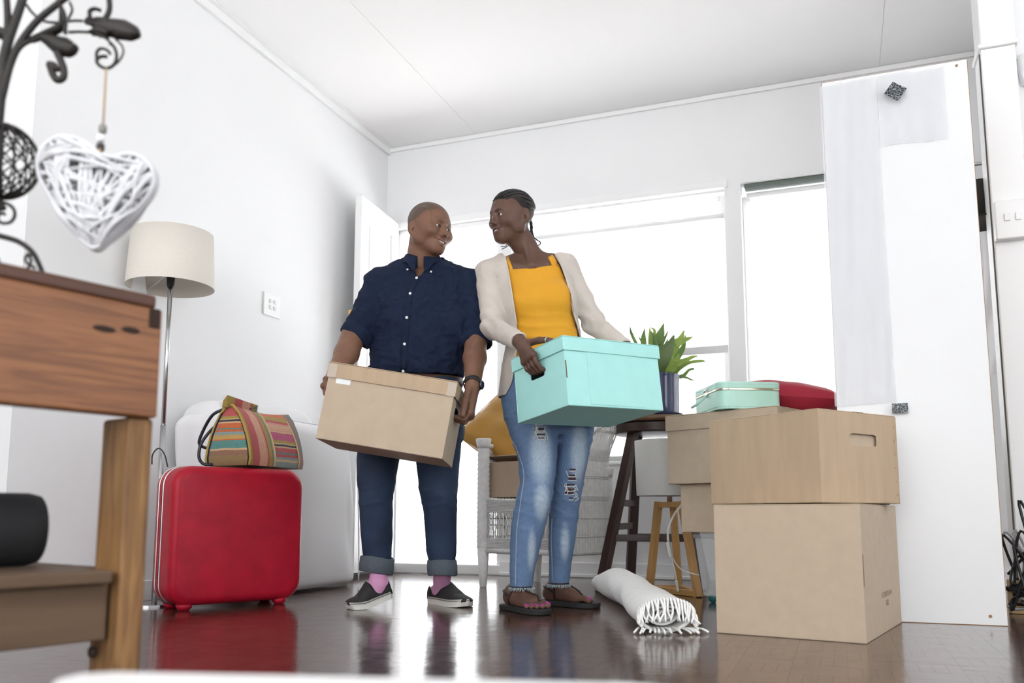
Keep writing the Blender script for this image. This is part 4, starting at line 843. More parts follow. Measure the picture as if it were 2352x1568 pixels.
# ================================================================== FOREGROUND RUSTIC TABLE
OLDW = mat('old_pine_varnish', (0.31, 0.130, 0.050), 0.45, col2=(0.16, 0.060, 0.024), vscale=5.0, stretch=(0.8, 1, 11), distort=2.2, bump=0.08, bscale=20, detail=7)
OLDL = mat('old_pine_raw', (0.34, 0.18, 0.065), 0.6, col2=(0.12, 0.055, 0.022), vscale=5, stretch=(8, 8, 0.8), distort=1.6, detail=6, bump=0.08, bscale=18)
DKT = mat('dark_table_top', (0.10, 0.04, 0.022), 0.45, var=0.3, vscale=5)
GREYW = mat('weathered_wood', (0.15, 0.095, 0.055), 0.7, col2=(0.10, 0.06, 0.035), vscale=4, stretch=(0.6, 6, 6))
tdir = Vector((0.60, 0.80, 0)); tnor = Vector((0.80, -0.60, 0))
tc = at(362, 960, 1.30); TZ = at(360, 712, 1.30).z
tb = thing('console_table', 'rustic varnished wooden table with lower shelf in the near left foreground', 'table', (tc.x, tc.y, 0), (0, 0, math.atan2(tdir.y, tdir.x)))
# local x = along the front edge to the far corner (0 = corner, negative towards camera left), local y = into the table
AH = TZ-tc.z
MB().bb((-0.75, 0.0, TZ-AH), (0.0, 0.032, TZ)).obj('front_apron', OLDW, tb, bevel=0.004)
MB().bb((-0.75, 0.004, TZ), (-0.008, 0.70, TZ+0.022)).obj('table_top', DKT, tb, bevel=0.006)
MB().bb((-0.035, 0.032, TZ-0.05), (-0.004, 0.67, TZ)).obj('end_apron', OLDW, tb, bevel=0.004)
MB().bb((-0.75, 0.67, TZ-0.05), (0.0, 0.70, TZ)).obj('back_apron', OLDW, tb, bevel=0.004)
MB().bb((-0.022, -0.0025, TZ-0.03), (-0.006, 0.0, TZ-0.001)).obj('mortice', mat('knot_dark', (0.03, 0.015, 0.01), 0.8), tb)
for x, z, w in ((-0.09, TZ-0.045, 0.035), (-0.05, TZ-0.04, 0.03)): MB().lathe([(0, 0), (0.5, 0.0), (0.42, 0.0012), (0, 0.0015)], 14, Matrix.Translation((x, 0, z)) @ Matrix.Rotation(PI/2, 4, 'X') @ Matrix.Diagonal((w, 0.010, 1, 1))).obj('knot', mat('knot_dark', (0,0,0)), tb)
def tleg(x, y):
    MB().bb((x-0.040, y, 0), (x, y+0.078, TZ-AH if y < 0.1 else TZ-0.05)).obj('leg', OLDL, tb, bevel=0.006)
tleg(0.002, 0.012); tleg(0.0, 0.60)
for z in (0.20, 0.155): MB().lathe([(0, 0), (0.009, 0), (0.008, 0.003), (0, 0.004)], 12, Matrix.Translation((-0.046, 0.05+(0.2-z)*0.3, z)) @ Matrix.Rotation(-PI/2, 4, 'Y')).obj('bolt', mat('rust_bolt', (0.07, 0.05, 0.04), 0.6, metal=0.6), tb, smooth=True)
SZ = at(195, 1312, 1.24).z
for k in range(7): MB().bb((-0.75, 0.01+k*0.094, SZ-0.018), (-0.05 if k in (0, 6) else -0.01, 0.10+k*0.094, SZ)).obj('shelf_board', GREYW, tb, bevel=0.003)
MB().bb((-0.75, 0.03, SZ-0.10), (-0.045, 0.055, SZ-0.018)).obj('shelf_rail', GREYW, tb, bevel=0.003)
MB().tube(spline([(-0.30, -0.002, TZ-AH), (-0.31, 0.005, TZ-AH-0.03), (-0.325, 0.01, TZ-AH-0.06)], 5), 0.002, 6).obj('wire', mat('black_plastic', (0,0,0)), tb)
# black cylinder on the shelf
Tm = Matrix.LocRotScale(tb.location, tb.rotation_euler, None)
cyl = thing('black_speaker', 'black rounded cylindrical speaker lying on the rustic table shelf', 'speaker', Tm @ Vector((-0.115, 0.213, SZ+0.001)), (0, 0, math.atan2(tdir.y, tdir.x)-0.15))
BLK = mat('black_fabric', (0.012, 0.013, 0.015), 0.75, bump=0.15, bscale=300)
Mc = Matrix.Translation((0, 0, 0.056)) @ Matrix.Rotation(PI/2, 4, 'Y')
MB().lathe([(0.0, -0.30), (0.05, -0.30), (0.056, -0.29), (0.056, 0.03), (0.052, 0.045), (0.048, 0.048)], 32, Mc, cap=False).obj('speaker_body', BLK, cyl, smooth=True)
MB().lathe([(0.048, 0.048), (0.046, 0.046), (0.0, 0.040)], 32, Mc, cap=False).obj('end_cap', mat('black_rubber', (0.008, 0.008, 0.009), 0.5), cyl, smooth=True)
# ================================================================== WHITE LOW TABLE AT THE BOTTOM EDGE
lt2 = thing('white_low_table', 'white low tabletop edge blurred at the very bottom of the view', 'table', (-0.10, 0.42, 0))
ZL = 0.232
poly = [tuple((flo(px, py, ZL)-Vector((-0.10, 0.42, 0)))[:2]) for px, py in ((90, 1600), (125, 1558), (180, 1545), (270, 1540), (900, 1553), (1450, 1567), (1700, 1590))]
poly = [(p[0], p[1]) for p in poly] + [(0.22, -0.25), (-0.30, -0.25)]
MB().prism(poly[::-1], ZL-0.025, ZL).obj('table_top', TRIMW, lt2, bevel=0.004)
for x, y in ((-0.24, -0.2), (0.16, -0.2), (-0.16, 0.12), (0.05, 0.08)): MB().tube([(x, y, 0), (x, y, ZL-0.025)], 0.014, 10).obj('leg', TRIMW, lt2, smooth=True)
# ================================================================== WROUGHT IRON TREE AND WICKER HEART
IRON = mat('bronzed_iron', (0.020, 0.016, 0.014), 0.55, metal=0.0, var=0.4, vscale=18, bump=0.15, bscale=50)
TY = 1.22
ir = thing('iron_tree_stand', 'dark wrought iron tree ornament with curled leaves and wire ball on the table', 'ornament', (at(2, 620, TY).x, TY, TZ+0.0225))
iO = Vector(ir.location)
def ipx(pts): return spline([at(p[0], p[1], TY+(p[2] if len(p) > 2 else 0))-iO for p in pts], 7)
def iron(pts, r0, r1=None, name='branch'):
    P = ipx(pts); rr = np.linspace(r0, r1 if r1 is not None else r0, len(P)); return MB().tube(P, list(rr), 8).obj(name, IRON, ir, smooth=True)
iron([(-6, 480), (-8, 330), (2, 210), (12, 120), (45, 20), (70, -60)], 0.0085, 0.006, 'trunk')
iron([(2, 230), (30, 130), (75, 60), (125, 15), (200, -40)], 0.006, 0.0045)
iron([(0, 240), (18, 160), (50, 105), (95, 85), (135, 60), (140, 20)], 0.004, 0.003)
iron([(8, 150), (18, 60), (12, -40)], 0.006, 0.005)
iron([(-6, 260), (-16, 150), (-40, 60)], 0.006, 0.004)
iron([(60, 10), (75, 30), (100, 48), (135, 52), (165, 48), (190, 48)], 0.0022, 0.0022)
iron([(130, -20), (137, 10), (148, 35), (150, 70), (150, 78)], 0.0035, 0.003)
iron([(158, 74), (185, 73), (215, 76), (240, 86), (258, 102)], 0.0024, 0.002)
iron([(160, 5), (166, 22), (160, 38), (156, 44)], 0.002, 0.002)
# curls under the right leaf
iron([(252, 100), (262, 108), (268, 128), (262, 148), (245, 157), (228, 150), (222, 138), (232, 130), (246, 130)], 0.0024, 0.0028, 'curl')
iron([(265, 90), (280, 105), (283, 122), (272, 142), (258, 152)], 0.0016, 0.0016, 'curl')
iron([(254, 124), (244, 114), (230, 112), (222, 122), (223, 140)], 0.0022, 0.0026, 'curl')
iron([(248, -20), (252, 15), (246, 36), (232, 50), (212, 54), (198, 50), (206, 40), (206, 26), (218, 20), (231, 24)], 0.0045, 0.003, 'curl')
iron([(131, 120), (140, 140), (147, 160), (145, 178), (132, 184), (122, 172), (116, 156), (114, 148), (124, 150), (130, 158), (136, 156)], 0.0055, 0.005, 'curl')
# leaves
def ileaf(pts, wd, dy=0.012):
    P = ipx(pts); W_ = np.interp(np.linspace(0, 1, len(P)), np.linspace(0, 1, len(wd)), wd)*TY/FPX/2; vs = []; fs = []
    for i, p in enumerate(P):
        t = (P[min(i+1, len(P)-1)]-P[max(i-1, 0)]).normalized(); n = t.cross(Vector((0, 1, 0))).normalized()
        for s in (-1, -0.6, 0, 0.6, 1): vs.append(p+n*W_[i]*s+Vector((0, dy*(s*s)-dy*0.5, 0)))
    for i in range(len(P)-1):
        for q_ in range(4): fs.append((i*5+q_, i*5+q_+1, (i+1)*5+q_+1, (i+1)*5+q_))
    o = MB().add(vs, fs).obj('leaf', IRON, ir, smooth=True); s_ = o.modifiers.new('thick', 'SOLIDIFY'); s_.thickness = 0.003; s_.offset = 0
ileaf([(90, 84), (112, 90), (138, 102), (160, 110), (176, 106)], [8, 30, 48, 38, 2])
ileaf([(70, 92), (100, 78), (130, 64), (150, 50)], [3, 16, 18, 4])
ileaf([(215, 66), (240, 58), (275, 64), (305, 74), (319, 80)], [6, 42, 52, 36, 2])
ileaf([(205, 50), (225, 46), (250, 50)], [2, 16, 18]); ileaf([(208, 75), (228, 70), (250, 78)], [2, 26, 12])
ileaf([(-20, 60), (0, 72), (20, 80)], [10, 26, 30])
# wire ball
rb = 84*TY/FPX; bc = at(2, 370, TY)-iO
ball = MB()
for k in range(9):
    a = PI*k/9; ball.tube([bc+Vector((rb*math.cos(a)*math.cos(t), rb*math.sin(a)*math.cos(t), rb*1.08*math.sin(t))) for t in [2*PI*i/32 for i in range(32)]], 0.0014, 5, closed=True)
for k in range(12):
    for s in (-1, 1):
        a0 = 2*PI*k/12; ball.tube([bc+Vector((rb*math.cos(t)*math.cos(a0+s*t*1.1), rb*math.cos(t)*math.sin(a0+s*t*1.1), rb*1.08*math.sin(t))) for t in np.linspace(-1.5, 1.5, 24)], 0.0013, 5)
ball.obj('wire_ball', IRON, ir, smooth=True)
iron([(-4, 448), (2, 470), (8, 480)], 0.005, 0.005, 'stem')
iron([(-12, 465), (12, 466), (30, 478), (34, 495), (24, 510), (4, 512), (-6, 500), (2, 490), (12, 492)], 0.0026, 0.0024, 'curl')
iron([(-30, 535), (5, 543), (45, 556), (75, 580), (92, 612), (102, 640), (104, 668)], 0.0042, 0.0035, 'foot')
iron([(62, 582), (72, 598), (66, 606), (58, 598), (62, 586), (78, 588), (90, 602), (94, 622), (82, 634), (66, 630), (62, 618), (72, 610), (80, 616)], 0.002, 0.002, 'curl')
iron([(-30, 550, -.05), (-15, 580, -.1), (0, 620, -.06), (6, 668, -.05)], 0.004, 0.0035, 'foot'); iron([(-30, 550, .08), (-10, 590, .14), (20, 668, .16)], 0.004, 0.0035, 'foot')
iron([(165, 668, 0.0), (170, 656, 0.0), (174, 640, 0.0)], 0.004, 0.001, 'leaf_tip')
MB().tube([at(-40, 540, TY)-iO, at(-6, 480, TY)-iO], 0.005, 8).obj('stem', IRON, ir, smooth=True)
hz = 1.19
ht = thing('wicker_heart', 'white woven wicker heart hanging from the iron tree on a jute cord', 'ornament', at(226, 575, hz))
hO = Vector(ht.location)
WICK = mat('whitewashed_wicker', (0.70, 0.71, 0.74), 0.75, var=0.12, vscale=40, bump=0.1, bscale=90)
hc = at(226, 360, hz)
hpx = [(226,352),(205,335),(175,320),(140,318),(110,335),(92,365),(95,405),(112,445),(140,490),(175,535),(205,565),(222,572),(240,560),(280,520),(320,480),(345,450),(357,420),(352,390),(330,366),(300,358),(268,362),(240,372)]
HP = spline([at(x, y, hz)-hO for x, y in hpx], 5, closed=True)
for dy, rr in ((0, 0.004), (-0.006, 0.003), (0.006, 0.003)): MB().tube([p+Vector((0, dy, 0)) for p in HP], rr, 6, closed=True).obj('heart_frame', WICK, ht, smooth=True)
H2 = np.array([(p.x, p.z) for p in HP]); q = random.Random(5)
def inside(x, z):
    c = False; n = len(H2); j = n-1
    for i in range(n):
        if (H2[i][1] > z) != (H2[j][1] > z) and x < (H2[j][0]-H2[i][0])*(z-H2[i][1])/(H2[j][1]-H2[i][1])+H2[i][0]: c = not c
        j = i
    return c
strs = MB(); tries = 0; got = 0; hcx = H2.mean(0)
while got < 130 and tries < 4000:
    tries += 1; i, j = q.randrange(len(H2)), q.randrange(len(H2)); a, b = H2[i], H2[j]
    L_ = np.hypot(*(a-b))
    if L_ < 0.05: continue
    if not all(inside(*(a+(b-a)*t)) for t in (0.08, 0.25, .5, .75, 0.92)): continue
    s = q.choice((-1, 1)); pts = []
    for k in range(9):
        t = k/8; p = a+(b-a)*t; pts.append((p[0], s*(0.004+0.016*math.sin(PI*t)), p[1]))
    strs.tube(pts, q.uniform(0.0020, 0.0034), 5); got += 1
tag(strs.obj('woven_strands', WICK, ht, smooth=True), kind='stuff')
JUTE = mat('jute_cord', (0.42, 0.29, 0.17), 0.9, bump=0.2, bscale=200)
MB().tube([at(244, 157, hz+.01)-hO, at(240, 230, hz)-hO, at(237, 285, hz)-hO], 0.0016, 6).obj('cord', JUTE, ht, smooth=True)
MB().tube([at(233, 305, hz)-hO, at(228, 352, hz)-hO], 0.0016, 6).obj('cord', JUTE, ht, smooth=True)
kn = MB(); kn.tube(spline([at(224, 340, hz)-hO, at(230, 346, hz-.004)-hO, at(226, 358, hz)-hO, at(232, 362, hz+.004)-hO, at(234, 348, hz)-hO], 5), 0.0024, 6); kn.obj('knot', JUTE, ht, smooth=True)
for (px, py, h_, r_, m_, nm) in ((236, 296, 12, 10, mat('grey_bead', (0.32, 0.31, 0.29), 0.6, var=0.4, vscale=80), 'bead'), (232, 317, 9, 9, mat('white_bead', (0.85, 0.86, 0.88), 0.4), 'bead'), (231, 337, 10, 10, mat('black_bead', (0.03, 0.03, 0.035), 0.35), 'bead')):
    k = hz/FPX; MB().lathe([(0.3*r_*k, -h_*k), (0.85*r_*k, -0.8*h_*k), (r_*k, 0), (0.85*r_*k, 0.8*h_*k), (0.3*r_*k, h_*k)], 14, Matrix.Translation(at(px, py, hz)-hO)).obj(nm, m_, ht, smooth=True)
# ================================================================== IMPLICIT SURFACE TOOLKIT (for people and clothing)
from mathutils.bvhtree import BVHTree
class SDF:
    def __init__(s, lo, hi, h):
        s.lo = np.array(lo, np.float32); s.h = h
        s.n = np.maximum(4, np.ceil((np.array(hi)-np.array(lo))/h).astype(int)+1)
        s.ax = [s.lo[i]+h*np.arange(s.n[i], dtype=np.float32) for i in range(3)]
        s.D = np.full(tuple(s.n), 1.0, np.float32)
    def _sl(s, bb, m):
        out = []
        for i in range(3):
            a = int(np.floor((bb[0][i]-m-s.lo[i])/s.h)); b = int(np.ceil((bb[1][i]+m-s.lo[i])/s.h))+1
            a = max(0, min(a, s.n[i])); b = max(0, min(b, s.n[i]))
            if b <= a: return None
            out.append(slice(a, b))
        return tuple(out)
    def _ev(s, prim, m):
        f, bb = prim; sl = s._sl(bb, m)
        if sl is None: return None, None
        X = s.ax[0][sl[0]][:, None, None]; Y = s.ax[1][sl[1]][None, :, None]; Z = s.ax[2][sl[2]][None, None, :]
        return sl, f(X, Y, Z)
    def add(s, prim, k=0.01):
        sl, d = s._ev(prim, k+3*s.h)
        if sl is None: return s
        a = s.D[sl]; hh = np.maximum(k-np.abs(a-d), 0)/k; s.D[sl] = np.minimum(a, d)-hh*hh*k*0.25; return s
    def cut(s, prim, k=0.004):
        sl, d = s._ev(prim, k+3*s.h)
        if sl is None: return s
        a = s.D[sl]; b = -d; hh = np.maximum(k-np.abs(a-b), 0)/k; s.D[sl] = np.maximum(a, b)+hh*hh*k*0.25; return s
    def keep(s, f):                       # intersect with half space etc. f(X,Y,Z)<0 kept
        X = s.ax[0][:, None, None]; Y = s.ax[1][None, :, None]; Z = s.ax[2][None, None, :]
        s.D = np.maximum(s.D, f(X, Y, Z)); return s
    def disp(s, f, lim=0.03):
        X = s.ax[0][:, None, None]; Y = s.ax[1][None, :, None]; Z = s.ax[2][None, None, :]
        s.D = s.D + np.where(np.abs(s.D) < lim, f(X, Y, Z), 0).astype(np.float32); return s
    def mesh(s):
        D = s.D; S = D < 0; n = s.n
        c = S[:-1, :-1, :-1].astype(np.int8)
        tot = sum(S[i:n[0]-1+i, j:n[1]-1+j, k:n[2]-1+k].astype(np.int8) for i in (0, 1) for j in (0, 1) for k in (0, 1))
        act = (tot > 0) & (tot < 8); idx = np.argwhere(act); I, J, K = idx.T
        vid = np.full(act.shape, -1, np.int32); vid[I, J, K] = np.arange(len(idx))
        co = [(i, j, k) for i in (0, 1) for j in (0, 1) for k in (0, 1)]
        val = {q: D[I+q[0], J+q[1], K+q[2]] for q in co}
        P = np.zeros((len(idx), 3), np.float32); cnt = np.zeros(len(idx), np.float32)
        for a in co:
            for ax_ in range(3):
                if a[ax_]: continue
                b = list(a); b[ax_] = 1; b = tuple(b); da, db = val[a], val[b]; m = (da < 0) != (db < 0)
                t = np.where(m, da/np.where(m, da-db, 1), 0)
                for q in range(3):
                    P[:, q] += np.where(m, a[q]+(t if q == ax_ else 0), 0)
                cnt += m
        P = (idx+P/cnt[:, None])*s.h+s.lo
        F = []
        for ax_ in range(3):
            o = [(1, 2), (2, 0), (0, 1)][ax_]
            sl1 = [slice(None)]*3; sl2 = [slice(None)]*3; sl1[ax_] = slice(0, n[ax_]-1); sl2[ax_] = slice(1, n[ax_])
            A_, B_ = S[tuple(sl1)], S[tuple(sl2)]; ch = np.argwhere(A_ != B_); 
            if not len(ch): continue
            ok = np.ones(len(ch), bool)
            for q in o: ok &= (ch[:, q] > 0) & (ch[:, q] < n[q]-1)
            ch = ch[ok]; fl_ = A_[tuple(ch.T)]
            def cell(du, dv):
                c_ = ch.copy(); c_[:, o[0]] -= du; c_[:, o[1]] -= dv; return vid[tuple(c_.T)]
            q_ = np.stack([cell(1, 1), cell(0, 1), cell(0, 0), cell(1, 0)], 1)
            q_[~fl_] = q_[~fl_][:, ::-1]; F.append(q_)
        F = np.concatenate(F); F = F[(F >= 0).all(1)]
        return P.astype(np.float64), F
def V3(p): return np.array(p, np.float32)
def cap(a, b, ra, rb, flat=None):
    a, b = V3(a), V3(b); ab = b-a; L2 = float(ab@ab)+1e-12; R_ = max(ra, rb)
    def f(X, Y, Z):
        t = np.clip(((X-a[0])*ab[0]+(Y-a[1])*ab[1]+(Z-a[2])*ab[2])/L2, 0, 1)
        dx, dy, dz = X-a[0]-ab[0]*t, Y-a[1]-ab[1]*t, Z-a[2]-ab[2]*t
        return np.sqrt(dx*dx+dy*dy+dz*dz)-(ra+(rb-ra)*t)
    return f, (np.minimum(a, b)-R_, np.maximum(a, b)+R_)
def ell(c, r, R_=None):
    c = V3(c); r = V3(r); mr = float(r.min()); m_ = np.array(R_.to_3x3() if R_ is not None else Matrix.Identity(3), np.float32)
    def f(X, Y, Z):
        x, y, z = X-c[0], Y-c[1], Z-c[2]
        if R_ is not None:
            x, y, z = (m_[0, 0]*x+m_[1, 0]*y+m_[2, 0]*z), (m_[0, 1]*x+m_[1, 1]*y+m_[2, 1]*z), (m_[0, 2]*x+m_[1, 2]*y+m_[2, 2]*z)
        k0 = np.sqrt((x/r[0])**2+(y/r[1])**2+(z/r[2])**2); k1 = np.sqrt((x/r[0]**2)**2+(y/r[1]**2)**2+(z/r[2]**2)**2)+1e-6
        return k0*(k0-1)/k1
    R_ext = float(r.max()) if R_ is not None else r
    return f, (c-R_ext, c+R_ext)
def loft(rows, p=2.0):
    """rows: (z, cx, cy, rx, ry) ascending z, superelliptic sections."""
    rows = sorted(rows); z_ = [q[0] for q in rows]; A_ = np.array(rows, np.float32)
    lo = (float((A_[:, 1]-A_[:, 3]).min()), float((A_[:, 2]-A_[:, 4]).min()), z_[0]); hi = (float((A_[:, 1]+A_[:, 3]).max()), float((A_[:, 2]+A_[:, 4]).max()), z_[-1])
    def f(X, Y, Z):
        zz = Z.ravel(); g = [np.interp(zz, z_, A_[:, i]).astype(np.float32)[None, None, :] for i in range(1, 5)]
        q = (np.abs((X-g[0])/g[2])**p+np.abs((Y-g[1])/g[3])**p)**(1/p)
        d = (q-1)*np.minimum(g[2], g[3])*0.9
        return np.maximum(d, np.maximum(z_[0]-Z, Z-z_[-1]))
    return f, (lo, hi)
def capflat(a, b, ra, rb, p0, d):
    f0, bb = cap(a, b, ra, rb); p0, d = V3(p0), V3(d)
    return (lambda X, Y, Z: np.maximum(f0(X, Y, Z), (X-p0[0])*d[0]+(Y-p0[1])*d[1]+(Z-p0[2])*d[2])), bb
def slab(poly, y0, y1):
    """convex or concave polygon in (x,z) extruded in y from y0 to y1 (signed distance)."""
    P_ = np.array(poly, np.float32)
    def f(X, Y, Z):
        x, z = np.broadcast_arrays(X[:, 0, 0][:, None], Z[0, 0, :][None, :]); d = np.full(x.shape, 9.0, np.float32); ins = np.zeros(x.shape, bool); n = len(P_); j = n-1
        for i in range(n):
            a, b = P_[j], P_[i]; ab = b-a; t = np.clip(((x-a[0])*ab[0]+(z-a[1])*ab[1])/(ab@ab+1e-12), 0, 1)
            d = np.minimum(d, np.hypot(x-a[0]-ab[0]*t, z-a[1]-ab[1]*t))
            c = ((b[1] > z) != (a[1] > z)) & (x < (a[0]-b[0])*(z-b[1])/((a[1]-b[1]) if abs(a[1]-b[1]) > 1e-9 else 1e-9)+b[0]); ins ^= c; j = i
        d = np.where(ins, -d, d)[:, None, :]
        return np.maximum(d, np.maximum(y0-Y, Y-y1)).astype(np.float32)
    return f, ((P_[:, 0].min(), y0, P_[:, 1].min()), (P_[:, 0].max(), y1, P_[:, 1].max()))
def chain(F, pts, rs, k=0.01, sub=0):
    for i in range(len(pts)-1): F.add(cap(pts[i], pts[i+1], rs[i], rs[i+1]), k)
def folds(seed, amp, f1=30, dirs=None):
    q = np.random.default_rng(seed); W_ = q.normal(0, 1, (5, 3)); W_ /= np.linalg.norm(W_, axis=1)[:, None]; ph = q.uniform(0, 6, 5); fr = f1*q.uniform(0.6, 1.7, 5)
    if dirs is not None: W_ = W_*0.35+np.array(dirs); W_ /= np.linalg.norm(W_, axis=1)[:, None]
    def f(X, Y, Z):
        s_ = 0
        wp = 0.02*np.sin(X*17+Z*11+ph[0])+0.02*np.sin(Z*23+Y*13+ph[1])
        for i in range(5): s_ = s_ + (1-np.abs(np.sin((X*W_[i, 0]+Y*W_[i, 1]+Z*W_[i, 2]+wp)*fr[i]+ph[i])))**2
        return amp*(0.9-s_*0.55)
    return f
def sdf_obj(name, F, m, parent, Mloc=None, color=None, extra=None, relax=0):
    P, Q = F.mesh()
    if Mloc is not None: A_ = np.array(Mloc); P = P@A_[:3, :3].T+A_[:3, 3]
    return mesh_np(name, [(P, Q, None, 0)], [m], parent)
def mesh_np(name, chunks, mats, parent, world=True, cols=False):
    """chunks: (verts world, quads/tris, colours or None, material index)."""
    me = bpy.data.meshes.new(name); off = 0; Vs = []; Ls = []; Ns = []; Mi = []; Cs = []
    O_ = np.array(parent.location) if (parent is not None and world) else np.zeros(3)
    for P, Q, C, mi in chunks:
        Q = np.asarray(Q); Vs.append(np.asarray(P)-O_); Ls.append((Q+off).ravel()); Ns.append(np.full(len(Q), Q.shape[1])); Mi.append(np.full(len(Q), mi))
        Cs.append(np.tile((0.5, 0.5, 0.5), (len(P), 1)) if C is None else C); off += len(P)
    Vs = np.concatenate(Vs); Ls = np.concatenate(Ls); Ns = np.concatenate(Ns); Mi = np.concatenate(Mi); Cs = np.concatenate(Cs)
    me.vertices.add(len(Vs)); me.vertices.foreach_set('co', Vs.astype(np.float32).ravel())
    me.loops.add(len(Ls)); me.loops.foreach_set('vertex_index', Ls.astype(np.int32))
    me.polygons.add(len(Ns)); me.polygons.foreach_set('loop_start', np.concatenate([[0], np.cumsum(Ns)[:-1]]).astype(np.int32)); me.polygons.foreach_set('loop_total', Ns.astype(np.int32))
    me.polygons.foreach_set('material_index', Mi.astype(np.int32)); me.polygons.foreach_set('use_smooth', np.ones(len(Ns), bool))
    me.update(calc_edges=True); me.validate()
    if cols:
        at_ = me.color_attributes.new('Col', 'FLOAT_COLOR', 'POINT'); at_.data.foreach_set('color', np.concatenate([Cs, np.ones((len(Cs), 1))], 1).astype(np.float32).ravel())
    for m in mats: me.materials.append(m)
    o = bpy.data.objects.new(name, me); col.objects.link(o); o.parent = parent
    return o, Vs+O_, (Ls, Ns)
def bvh_of(P, Q): return BVHTree.FromPolygons([tuple(p) for p in P], [tuple(int(i) for i in q) for q in Q])
CAMO = Vector((0, 0, CAMH))
def hit(bv, px, py, off=0.0):
    r = ray(px, py).normalized(); h_ = bv.ray_cast(CAMO, r, 20)
    if h_[0] is None: return None, None
    return h_[0]-r*off, h_[1]
def npv(v): return np.array(v, float)
def A3(px, py, Y): return npv(at(px, py, Y))
def sphere_np(c, r, n=20, m=14):
    th_ = np.linspace(0, 2*np.pi, n, endpoint=False); ph = np.linspace(0, np.pi, m); P = np.array([(np.sin(p)*np.cos(t), np.sin(p)*np.sin(t), np.cos(p)) for p in ph for t in th_])
    Q = np.array([(j*n+i, j*n+(i+1) % n, (j+1)*n+(i+1) % n, (j+1)*n+i) for j in range(m-1) for i in range(n)])
    return P*r+np.array(c), Q, P
SM = lambda x, a, b: np.clip((x-a)/(b-a), 0, 1)**2*(3-2*np.clip((x-a)/(b-a), 0, 1))
def seg_d(P, pts):
    """distance of points to polyline"""
    best = np.full(len(P), 9.0)
    for a, b in zip(pts[:-1], pts[1:]):
        a, b = np.array(a), np.array(b); ab = b-a; t = np.clip((P-a)@ab/(ab@ab), 0, 1); best = np.minimum(best, np.linalg.norm(P-a-t[:, None]*ab, axis=1))
    return best
